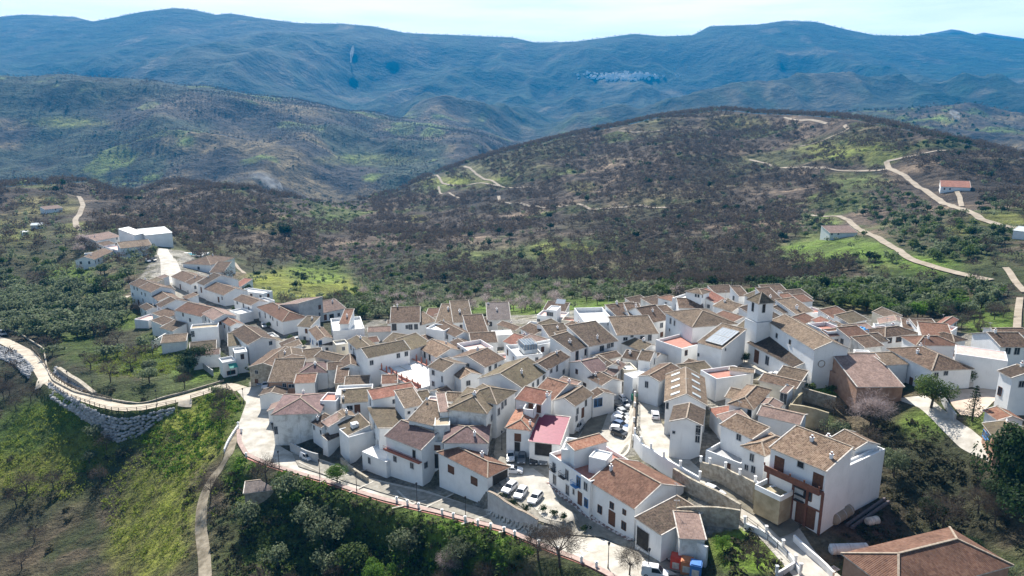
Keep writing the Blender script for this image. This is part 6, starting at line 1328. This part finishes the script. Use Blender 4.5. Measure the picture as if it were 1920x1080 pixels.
# ------------------------------------------------------------ trees and shrubs
def leafmat(name, a, b, c, rough=.8, sc=1.2, rnd=.18, trans=.48):
    m = noise_mat(name, a, c, sc, rough, c3=b, rnd=rnd, detail=3)
    n, l = m.node_tree.nodes, m.node_tree.links; pb = n['Principled BSDF']; tr = n.new('ShaderNodeBsdfTranslucent'); ms = n.new('ShaderNodeMixShader'); ms.inputs[0].default_value = trans
    l.new(pb.inputs['Base Color'].links[0].from_socket, tr.inputs[0]); l.new(pb.outputs[0], ms.inputs[1]); l.new(tr.outputs[0], ms.inputs[2])
    for lk in list(n['Material Output'].inputs['Surface'].links): l.remove(lk)
    l.new(ms.outputs[0], n['Material Output'].inputs['Surface'])
    return m
LM = {
 'olive': leafmat('olive_leaves', (.085, .115, .055), (.15, .185, .10), (.26, .29, .18)),
 'green': leafmat('green_leaves', (.045, .075, .02), (.085, .13, .035), (.15, .20, .06)),
 'bright': leafmat('bright_leaves', (.06, .13, .012), (.10, .20, .02), (.17, .28, .05)),
 'dark': leafmat('evergreen_needles', (.012, .028, .010), (.025, .05, .016), (.05, .09, .03)),
 'bare': leafmat('bare_twigs', (.048, .038, .031), (.075, .06, .049), (.125, .104, .085)),
 'blossom': leafmat('blossom_twigs', (.26, .20, .19), (.38, .31, .30), (.55, .47, .46)),
 'bark': noise_mat('bark', (.06, .045, .035), (.13, .105, .085), 3, .95),
 'grass': leafmat('grass_blades', (.16, .22, .03), (.24, .29, .045), (.35, .39, .09)),
 'dry': leafmat('dry_bramble', (.035, .038, .02), (.065, .065, .034), (.115, .11, .062)),
}
nr = np.random.RandomState(3)
def shards(n, cen, rad, size, hollow=.5, flat=.8, quad=True, lob=7, up=.3):
    """leaf clumps spread over several lobes of a crown"""
    L_ = nr.normal(0, .42, (lob, 3)) * [1, 1, .7]; L_[:, 2] = np.abs(L_[:, 2]) * .8 - .15; lr_ = nr.uniform(.38, .62, lob)
    k = nr.randint(0, lob, n); d = nr.normal(0, 1, (n, 3)); d /= np.linalg.norm(d, axis=1)[:, None]
    r = lr_[k] * (hollow + (1 - hollow) * nr.rand(n) ** .5); p = L_[k] + d * r[:, None]; p[:, 2] *= flat; p = np.array(cen) + p * rad
    nn = d + nr.normal(0, .55, (n, 3)) + [0, 0, up]; nn /= np.linalg.norm(nn, axis=1)[:, None]; t = np.cross(nn, nr.normal(0, 1, (n, 3))); t /= np.linalg.norm(t, axis=1)[:, None]; bt = np.cross(nn, t)
    s = size * nr.uniform(.6, 1.35, (n, 1)); a = t * s; b = bt * s * .75
    if quad: V = np.stack([p - a - b * .4, p + a * .3 - b, p + a + b * .5, p - a * .4 + b], 1)
    else: V = np.stack([p - a, p + a * .6 - b, p + b], 1)
    return V
def tri_mesh(name, V, mat, extra=None):
    n, k = V.shape[:2]; return nmesh(name, V.reshape(-1, 3), np.arange(n * k).reshape(n, k), [mat])
def limbs(h, r, n=5, seed=0, droop=0):
    b = MB(); q = random.Random(seed); top = Vector((q.uniform(-.2, .2), q.uniform(-.2, .2), h * .42)); b.tube((0, 0, -.6), top, r, r * .7, 6, caps=False)
    for k in range(n):
        a = 6.283 * k / n + q.uniform(-.4, .4); e = top + Vector((math.cos(a) * h * .28, math.sin(a) * h * .28, h * q.uniform(.15, .4))); b.tube(top, e, r * .55, r * .2, 5, caps=False)
        for j in range(2): a2 = a + q.uniform(-.9, .9); b.tube(e, e + Vector((math.cos(a2) * h * .16, math.sin(a2) * h * .16, h * q.uniform(.05, .2))), r * .22, r * .08, 4, caps=False)
    return b
def twigs(n, h, rad, w=.05, ln=.9):
    """fine leafless twigs filling a dome, each a thin sliver pointing outwards"""
    d = nr.normal(0, 1, (n, 3)); d[:, 2] = np.abs(d[:, 2]) * .9 - .1; d /= np.linalg.norm(d, axis=1)[:, None]; r = nr.uniform(.45, 1, (n, 1)) * (1 + .25 * np.sin(d[:, :1] * 5 + d[:, 1:2] * 4)); c = np.array([0, 0, h * .5])
    p = c + d * r * [rad, rad, h * .5]; dr = d + nr.normal(0, .5, (n, 3)); dr /= np.linalg.norm(dr, axis=1)[:, None]; L_ = ln * nr.uniform(.5, 1.3, (n, 1)); sd = np.cross(dr, nr.normal(0, 1, (n, 3))); sd /= np.linalg.norm(sd, axis=1)[:, None]
    return np.stack([p - sd * w, p + sd * w, p + dr * L_], 1)
PROT = {}
def proto(kind, lod, var):
    k = (kind, lod, var)
    if k in PROT: return PROT[k]
    nl = {0: 4200, 1: 900, 2: 260}[lod]; sz = {0: .115, 1: .23, 2: .4}[lod]
    if kind == 'bare' or kind == 'blossom':
        V = twigs({0: 2600, 1: 700, 2: 260}[lod], 6, 2.9, {0: .02, 1: .045, 2: .08}[lod], {0: .8, 1: .9, 2: 1.0}[lod]); fo = tri_mesh('crown', V, LM[kind]); tr = limbs(5.2, .2, 6, var).mesh('trunk', [LM['bark']])
        if kind == 'blossom': fo = tri_mesh('crown', np.concatenate([V, shards(nl // 2, (0, 0, 3.4), 2.6, sz * .6, .4, .8, False)]), LM[kind])
    elif kind == 'conifer':
        Vs = []
        for t in range(13):
            z = .9 + t * .62; r = 2.3 * (1 - t / 13.5)
            for a in np.arange(0, 6.28, 6.28 / 9) + t * .4: q = shards(16, (math.cos(a) * r * .55, math.sin(a) * r * .55, z), .9 * (r / 2.3 + .25), .13, .2, .3, False, 3); Vs.append(q)
        fo = tri_mesh('crown', np.concatenate(Vs), LM['dark']); b = MB(); b.tube((0, 0, -.6), (0, 0, 8.8), .22, .04, 7); tr = b.mesh('trunk', [LM['bark']])
    else:
        fo = tri_mesh('crown', shards(nl, (0, 0, 3.1), 2.7, sz, .5, .95, True, 15), LM[kind]); tr = limbs(4.2, .24, 4, var).mesh('trunk', [LM['bark']])
    PROT[k] = (fo, tr); return PROT[k]
def tree(name, kind, p, s, lod, label, cat='tree', group=None, var=None, sz=None):
    var = nr.randint(0, 4) if var is None else var; fo, tr = proto(kind, lod, var)
    root = link(name, None, None, p, nr.uniform(0, 6.28)); s2 = s * (sz or nr.uniform(.9, 1.1)); root.scale = (s, s, s2); tag(root, label, cat, group); link('trunk', tr, root); link('crown', fo, root); return root
# ---- particular trees
tree('bare_tree', 'bare', P(1050, 1062), 1.25, 0, 'wide bare tree over the promenade at bottom centre', var=1)
tree('bare_tree', 'bare', P(1010, 1050), 1.05, 0, 'second bare tree over the promenade, left of the wide one', var=2)
tree('bare_tree', 'bare', P(1180, 1078), .75, 0, 'small leafless street tree beside the lower street', var=3)
tree('blossom_tree', 'blossom', P(1632, 800), 1.35, 0, 'big pale blossoming tree in front of the brick hall', var=0)
tree('green_tree', 'green', P(1745, 765), 1.3, 0, 'round dark green tree at the top of the concrete drive', var=0)
tree('conifer_tree', 'conifer', P(1822, 790), .95, 0, 'small tiered conifer on the grass by the pink paved yard', var=0)
tree('evergreen_tree', 'dark', P(1895, 950), 2.0, 0, 'tall dense dark evergreen at the right border', var=1, sz=1.5)
tree('evergreen_tree', 'dark', P(1935, 1010), 2.0, 0, 'dark evergreen in the bottom right corner behind the hip roof', var=2)
tree('green_tree', 'green', P(1815, 722), .8, 0, 'green orange-tree-like crown at the terracotta yard', var=1)
tree('green_tree', 'bright', P(528, 748), .7, 0, 'bright green palm-like bush against the orange brick front', var=1)
tree('green_tree', 'bright', P(632, 905), .8, 0, 'yellow-green tree just below the promenade', var=3)
tree('evergreen_tree', 'dark', P(365, 690), 1.5, 0, 'dark ivy-like tree against the left arm terraces', var=2)
tree('evergreen_tree', 'dark', P(352, 700), 1.2, 0, 'second dark tree against the left arm terraces', var=1)
tree('blossom_tree', 'blossom', P(160, 462), 1.5, 1, 'pink blossoming tree left of the warehouse', var=1)
tree('blossom_tree', 'blossom', P(150, 478), 1.2, 1, 'lower pink blossoming tree left of the warehouse', var=2)
tree('bare_tree', 'bare', P(492, 460), 1.6, 1, 'large lone bare tree right of the pool house', var=2)
tree('evergreen_tree', 'dark', P(1438, 552), 1.6, 1, 'dark round tree at the wood edge above the bell tower', var=0)
tree('evergreen_tree', 'dark', P(1118, 250), 2.2, 1, 'lone dark tree on the skyline of the mid hill', var=0)
tree('evergreen_tree', 'dark', P(535, 447), 2.4, 1, 'broad dark oak in the valley left of centre', var=3)
tree('evergreen_tree', 'dark', P(1395, 680), .6, 1, 'small clipped tree by the church porch', var=3)
tree('bare_tree', 'bare', P(500, 905), 1.0, 0, 'grey bare tree beside the stone hut', var=0)
tree('bare_tree', 'bare', P(395, 935), .95, 0, 'bare trees overhanging the dirt track', var=1)
tree('blossom_tree', 'blossom', P(845, 1075), .8, 0, 'greyish blossoming shrub at the bottom edge among olives', var=1)
for k, (u, v, t_) in enumerate([(940,938,'first'),(962,949,'second'),(986,960,'third'),(1018,962,'fourth'),(1038,968,'fifth'),(1056,977,'sixth'),(1098,998,'seventh')]):
    tree('potted_shrub', 'dark', P(u, v), .3, 2, f'small clipped shrub on the square edge, {t_} from the left', 'shrub', 'clipped shrubs along the square edge')
for k, (u, v) in enumerate([(505,615),(465,590),(440,585),(415,570),(545,640),(570,650),(1520,735),(1560,738)]):
    tree('street_shrub', 'green', P(u, v), .45, 2, f'small green shrub, number {k} along the house fronts'.replace(f'number {k} ', ['in the upper street ', 'higher in the upper street ', 'below the pool house ', 'topmost in the upper street ', 'at the street corner ', 'lowest by the street corner ', 'in the patch below the church ', 'right end of the patch below the church '][k]), 'shrub')

# ---- scattered trees: jittered grid over the land, kind chosen by where it stands
FA = np.array(FOOT); RP = np.concatenate(ROADPTS)
cell = {}
for x, y in RP: cell.setdefault((int(x // 4), int(y // 4)), []).append((x, y))
def clear(x, y, m):
    for fx, fy, ax, ay, w2, d2 in FA[(np.abs(FA[:, 0] - x) < 25) & (np.abs(FA[:, 1] - y) < 25)]:
        lx = (x - fx) * ax + (y - fy) * ay; ly = -(x - fx) * ay + (y - fy) * ax
        if abs(lx) < w2 + m and abs(ly) < d2 + m: return False
    i, j = int(x // 4), int(y // 4)
    k_ = 1 if m < 3 else 3
    for a in range(-k_, k_ + 1):
        for b in range(-k_, k_ + 1):
            for qx, qy in cell.get((i + a, j + b), ()):
                if (qx - x) ** 2 + (qy - y) ** 2 < (m + .9) ** 2: return False
    return True
CMX = np.maximum.accumulate(T, axis=1)
def vis_t(x, y, z):
    r = np.hypot(x, y); a = np.arctan2(x, y); i = np.clip(np.rint((a - AZ0) / (AZ1 - AZ0) * (NA - 1)).astype(int), 0, NA - 1); j = np.clip(((np.log(r) - L0) / (L1 - L0) * (NR - 1)).astype(int) - 2, 0, NR - 1)
    return (z - CAMZ) / r >= CMX[i, j] - .0004
# (u, v, ru, rv, probability, {kind: weight}, size range); first match wins
ZN = [
 (95,835,75,65,0,{},(1,1)),(300,880,40,90,.03,{'bush':1},(1,1)),(250,1030,40,60,.06,{'bush':1},(1,1)),(350,820,60,50,.02,{'bush':1},(1,1)),(240,950,60,60,.15,{'bush':1,'bare':.3},(.5,.8)),
 (1410,1030,62,34,.9,{'bright':1},(.35,.5)),(1730,805,45,30,.0,{},(1,1)),(1640,960,90,50,.06,{'bush':1},(.5,.8)),
 (560,1010,110,90,.5,{'olive':1,'green':.1,'bush':.5,'bright':.2},(.8,1.15)),(760,1030,160,80,.5,{'olive':1,'green':.1,'bush':.35,'bright':.3},(.85,1.2)),(930,1050,90,45,.75,{'bright':1,'bush':1,'green':.5},(.3,.5)),(1060,1070,70,30,.4,{'bare':1,'bush':1},(.6,.8)),
 (440,1000,50,90,.5,{'bush':1,'bare':.6,'olive':.3},(.5,.8)),(388,862,36,42,.95,{'bare':1,'bush':.5},(.6,.85)),(480,890,45,25,.5,{'bare':1,'bush':.5},(.5,.7)),
 (60,945,70,26,.9,{'bush':1,'bare':.5},(.7,1.1)),(150,905,70,24,.9,{'bush':1,'bare':.4},(.7,1.1)),(240,860,60,22,.9,{'bush':1,'bare':.4},(.7,1.0)),(310,825,40,14,.9,{'bush':1},(.6,.9)),(270,930,26,60,.5,{'bush':1,'bare':.3},(.6,.9)),(150,1010,60,40,.3,{'bare':1,'bush':1},(.6,.9)),(60,985,90,60,.35,{'bare':1,'bush':1},(.5,.8)),(30,720,60,70,.6,{'bare':1},(.6,.9)),
 (90,590,150,50,.85,{'olive':1,'dark':.15},(.95,1.35)),(240,690,60,50,.35,{'bare':1,'olive':.5,'bush':.4},(.8,1.1)),(330,720,60,30,.35,{'olive':1,'bare':.6,'bush':.5},(.7,1.0)),(300,660,70,40,.12,{'olive':1},(.5,.8)),
 (120,520,130,50,.5,{'olive':1,'green':.3,'bare':.3},(.9,1.25)),(60,430,90,60,.45,{'bare':1,'olive':.6},(.8,1.2)),(220,510,60,30,.6,{'olive':1,'bare':.6,'dark':.3},(.7,1.0)),
 (1705,870,170,75,.97,{'bare':.35,'dark':.35,'bush':1,'olive':.3},(.7,1.15)),(1795,965,130,100,.95,{'bare':.35,'dark':.5,'bush':.8,'olive':.2},(.75,1.2)),(1600,760,60,60,.5,{'bare':1,'bush':1},(.5,.7)),(1540,728,45,18,.5,{'bright':1},(.25,.4)),(1450,775,80,60,.04,{'bush':1},(.4,.5)),
 (560,535,120,34,.28,{'olive':1,'dark':.2},(.6,.9)),(1560,468,100,24,.12,{'olive':1},(.6,.9)),(1590,340,60,16,.15,{'bare':1},(.7,1)),(1870,415,60,14,.08,{'olive':1},(.6,.9)),(1720,502,80,12,.05,{'olive':1},(.7,.9)),(1000,577,300,14,.35,{'olive':1,'blossom':.7,'bare':.2},(.7,1)),
 (200,1000,180,100,.05,{'bush':1,'bare':.5},(.5,.8)),
 (1000,560,340,26,.85,{'olive':1,'blossom':.12,'green':.3,'bare':.1},(.7,1.05)),(720,560,110,40,.9,{'olive':1,'bare':.4,'green':.3},(.8,1.1)),(1700,430,210,70,.8,{'olive':1,'dark':.45,'green':.5,'bare':.2},(.7,1.1)),(1640,570,260,34,.85,{'green':1,'olive':.8,'dark':.3,'bright':.15},(.8,1.2)),
 (1300,500,300,40,.92,{'bare':1,'dark':.12},(.8,1.1)),(150,330,120,14,.7,{'dark':.6,'bare':1},(.8,1.1)),(600,400,100,30,.6,{'dark':.4,'green':.6,'bare':.6},(.8,1.1)),(700,490,140,30,.7,{'olive':1,'green':.4,'bare':.5},(.7,1)),
 (1760,270,70,30,.8,{'dark':1,'bare':.5},(1,1.3)),
]
def scatter(x0, x1, y0, y1, sp, defp, defk, size, zones=True, az=.68):
    xs, ys = np.meshgrid(np.arange(x0, x1, sp), np.arange(y0, y1, sp)); xs = xs.ravel() + nr.uniform(-.45, .45, xs.size) * sp; ys = ys.ravel() + nr.uniform(-.45, .45, ys.size) * sp
    k = (np.abs(np.arctan2(xs, ys)) < az); xs, ys = xs[k], ys[k]; zs = Zf(xs, ys); k = vis_t(xs, ys, zs + 5); xs, ys, zs = xs[k], ys[k], zs[k]; us, vs, zc = proj(xs, ys, zs)
    out = []; iv = inpoly(VIL, us, vs) | inpoly(VIL2, us, vs); rn = nr.rand(len(xs)); wl_ = 40 if zones else 150; wob = fbm(xs / wl_, ys / wl_, 4, 66)
    for i in range(len(xs)):
        pr, kd, sr = (defp, defk, size); u, v = us[i], vs[i]
        if zones:
            for z in ZN:
                if ((u - z[0]) / z[2]) ** 2 + ((v - z[1]) / z[3]) ** 2 < 1: pr, kd, sr = z[4], z[5], z[6]; break
            else: pr = defp * (.35 + 1.3 * (wob[i] > .47))
        else: pr = defp * (.2 + 1.3 * (wob[i] > .5))
        if iv[i]: pr *= .0
        if rn[i] > pr or not kd: continue
        kk = list(kd); w_ = np.array([kd[q] for q in kk], float); kind = kk[nr.choice(len(kk), p=w_ / w_.sum())]
        if zc[i] < 1300 and not clear(xs[i], ys[i], 1.2 if kind == 'bush' else (1.9 if zc[i] < 420 else 8.0)): continue
        out.append((xs[i], ys[i], zs[i], kind, nr.uniform(*sr), us[i], vs[i], zc[i]))
    return out
TR = scatter(-330, 330, 78, 340, 4.6, .3, {'bare': 1, 'olive': .6, 'bush': .5}, (.6, .95))
TR += scatter(-450, 560, 340, 620, 6.2, .85, {'bare': 1, 'olive': .22, 'dark': .08}, (.9, 1.35))
TR += scatter(-900, 1000, 620, 1350, 8.2, .9, {'bare': 1, 'olive': .06, 'dark': .05}, (1.0, 1.5))
print('trees', len(TR), {k: sum(1 for t in TR if t[3] == k) for k in set(t[3] for t in TR)})
INFO = {'olive': ('olive_tree', 'grey-green olive tree', 'olive trees'), 'green': ('green_tree', 'mid green leafy tree', 'leafy green trees'), 'bright': ('green_shrub', 'bright green shrub', 'bright green shrubs'), 'dark': ('evergreen_tree', 'dark evergreen tree', 'dark evergreen trees'),
        'bare': ('bare_tree', 'leafless grey-brown tree', 'leafless trees'), 'blossom': ('blossom_tree', 'pale pink blossoming tree', 'blossoming almond trees')}
def where(u, v):
    if v > 880 and u > 440 and u < 1250: return 'below the lower promenade'
    if v > 640 and u < 470: return 'on the slope left of the village road'
    if v > 640 and u > 1400: return 'on the shaded bank at lower right'
    if u < 470: return 'on the hillside left of the village'
    if v > 520: return 'on the slope just behind the village'
    if u > 1350: return 'on the hill behind the right end of the village'
    return 'in the valley beyond the village'
rest = {}
byk = {}
for t in TR: byk.setdefault(t[3], []).append(t)
for kind, L_ in byk.items():
    if kind == 'bush': rest[kind] = L_; continue
    L_.sort(key=lambda t: -t[4] / t[7] * (1 if (0 < t[5] < 1920 and t[6] < 1110) else .01)); cnt = 290 if kind not in ('dark', 'green') else 270
    for t in L_[:cnt]:
        nm, lb, gp = INFO[kind]; wh = where(t[5], t[6]); tree(nm, kind, (t[0], t[1], t[2]), t[4], 0 if t[7] < 135 else (1 if t[7] < 230 else 2), f'{lb} {wh}', 'shrub' if 'shrub' in nm else 'tree', f'{gp} {wh}', sz=(nr.uniform(1.1, 1.4) if kind == 'olive' and t[7] < 160 else None))
    rest[kind] = L_[cnt:]
def merged(name, L_, kind, label, n1, size, mat=None, low=False, cat='trees', far=False):
    if not L_: return
    A = np.array([(t[0], t[1], t[2], t[4]) for t in L_]); parts = []
    for v in range(6):
        S = A[v::6]
        if not len(S): continue
        if kind in ('bare', 'blossom', 'bare2'): B = twigs(n1, 6.4, 1.9 if far else 2.5, size * (.22 if far else .33), 1.5); B[..., :2] *= (.8 if far else 1)
        elif low: B = shards(n1, (0, 0, .5), 1.7, size, .3, .6, False, 4)
        else: B = shards(n1, (0, 0, 2.8), 2.6, size, .5, .95, False, 5)
        an = nr.uniform(0, 6.28, len(S)); c, s = np.cos(an), np.sin(an); B = B.reshape(-1, 3)
        X = (B[None, :, 0] * c[:, None] - B[None, :, 1] * s[:, None]) * S[:, 3:4] + S[:, 0:1]; Y = (B[None, :, 0] * s[:, None] + B[None, :, 1] * c[:, None]) * S[:, 3:4] + S[:, 1:2]; Z = B[None, :, 2] * S[:, 3:4] + S[:, 2:3]
        parts.append(np.stack([X, Y, Z], -1).reshape(-1, 3, 3))
    V = np.concatenate(parts); o = link(name, tri_mesh(name, V, mat or LM[kind])); tag(o, label, cat, kind='stuff')
merged('bare_wood', rest.get('bare', []), 'bare', 'leafless chestnut wood covering the hills behind the village', 84, .7)
merged('olive_grove', rest.get('olive', []), 'olive', 'olive grove spreading over the slopes behind the village', 40, .75)
merged('evergreen_wood', rest.get('dark', []), 'dark', 'dark evergreen trees scattered through the bare wood', 40, .8)
merged('leafy_wood', rest.get('green', []), 'green', 'mid green thicket on the slopes', 40, .7)
merged('shrubs', rest.get('bright', []), 'bright', 'bright green shrubs', 40, .7)
merged('blossom_grove', rest.get('blossom', []), 'blossom', 'pale blossoming trees on the slope', 60, .5)
merged('undergrowth', rest.get('bush', []), 'bush', 'dry brambles and bushes covering the banks', 110, .36, LM['dry'], True, 'undergrowth')
# ground tufts close to the camera
def tufts(name, x0, x1, y0, y1, n, mat, label, size, zones):
    xs = nr.uniform(x0, x1, n); ys = nr.uniform(y0, y1, n); zs = Zf(xs, ys); us, vs, zc = proj(xs, ys, zs); ok = np.zeros(n, bool)
    for (u, v, a, b) in zones: ok |= ((us - u) / a) ** 2 + ((vs - v) / b) ** 2 < 1
    ok &= ~inpoly(VIL, us, vs); ii = [i for i in np.where(ok)[0] if clear(xs[i], ys[i], .3)]
    if not ii: return
    merged(name, [(xs[i], ys[i], zs[i] - .1, 'bush', nr.uniform(.35, .85)) for i in ii], 'bush', label, 22, size, mat, True, 'plants')
tufts('green_growth', -120, 60, 75, 240, 15000, LM['bright'], 'bright green weeds and nettles below the promenade and on the fields', .5, [(900,1030,110,60),(700,1040,120,50),(460,900,30,40),(560,900,60,30),(90,830,110,70),(420,780,50,60),(330,830,60,60)])
tufts('grass_tufts', -150, 60, 75, 260, 22000, LM['grass'], 'yellow-green grass tufts on the terraced fields at lower left', .3, [(90,850,110,90),(300,930,110,130),(400,780,60,60),(250,680,90,30),(560,535,110,30)])
tufts('bramble_cover', -120, 140, 75, 260, 16000, LM['dry'], 'dull green brambles covering the ground', .5, [(700,1000,320,110),(1700,900,260,120),(1450,1050,90,60),(420,980,80,100)])
tufts('olive_undergrowth', -60, 60, 75, 160, 11000, LM['green'], 'dark green climbing growth between the olive trees', .5, [(620,980,180,110),(820,1050,160,60)])
# ---- far hills: woods as masses
F3 = scatter(-2300, 300, 1350, 3000, 10.5, .95, {'bare': 1, 'dark': .05}, (.9, 1.35), zones=False, az=.8)
F3 += scatter(300, 2300, 1500, 2700, 24, .7, {'bare': 1, 'dark': .3}, (1.2, 2.0), zones=False, az=.8)
merged('far_bare_wood', [t for t in F3 if t[3] == 'bare'], 'bare2', 'bare chestnut wood on the hill across the valley', 24, 2.5, LM['bare'], far=True)
merged('far_evergreens', [t for t in F3 if t[3] == 'dark'], 'dark', 'dark trees on the hill across the valley', 18, 1.5)
uu = np.arange(-60, 1990, 4.2); Lc = []
for u in uu:
    if nr.rand() < .75:
        a = float(ray(u, 50)[0]); i = int(round((a - AZ0) / (AZ1 - AZ0) * (NA - 1))); j0 = int((math.log(5500) - L0) / (L1 - L0) * (NR - 1)); j = j0 + int(T[i, j0:].argmax()); r = math.exp(lrs[j]); Lc.append((r * math.sin(a), r * math.cos(a), GZ[i, j] - 2, 'dark', nr.uniform(1.0, 2.6)))
merged('crest_trees', Lc, 'dark', 'tiny trees along the skyline of the far range', 26, 1.4, LM['green'])
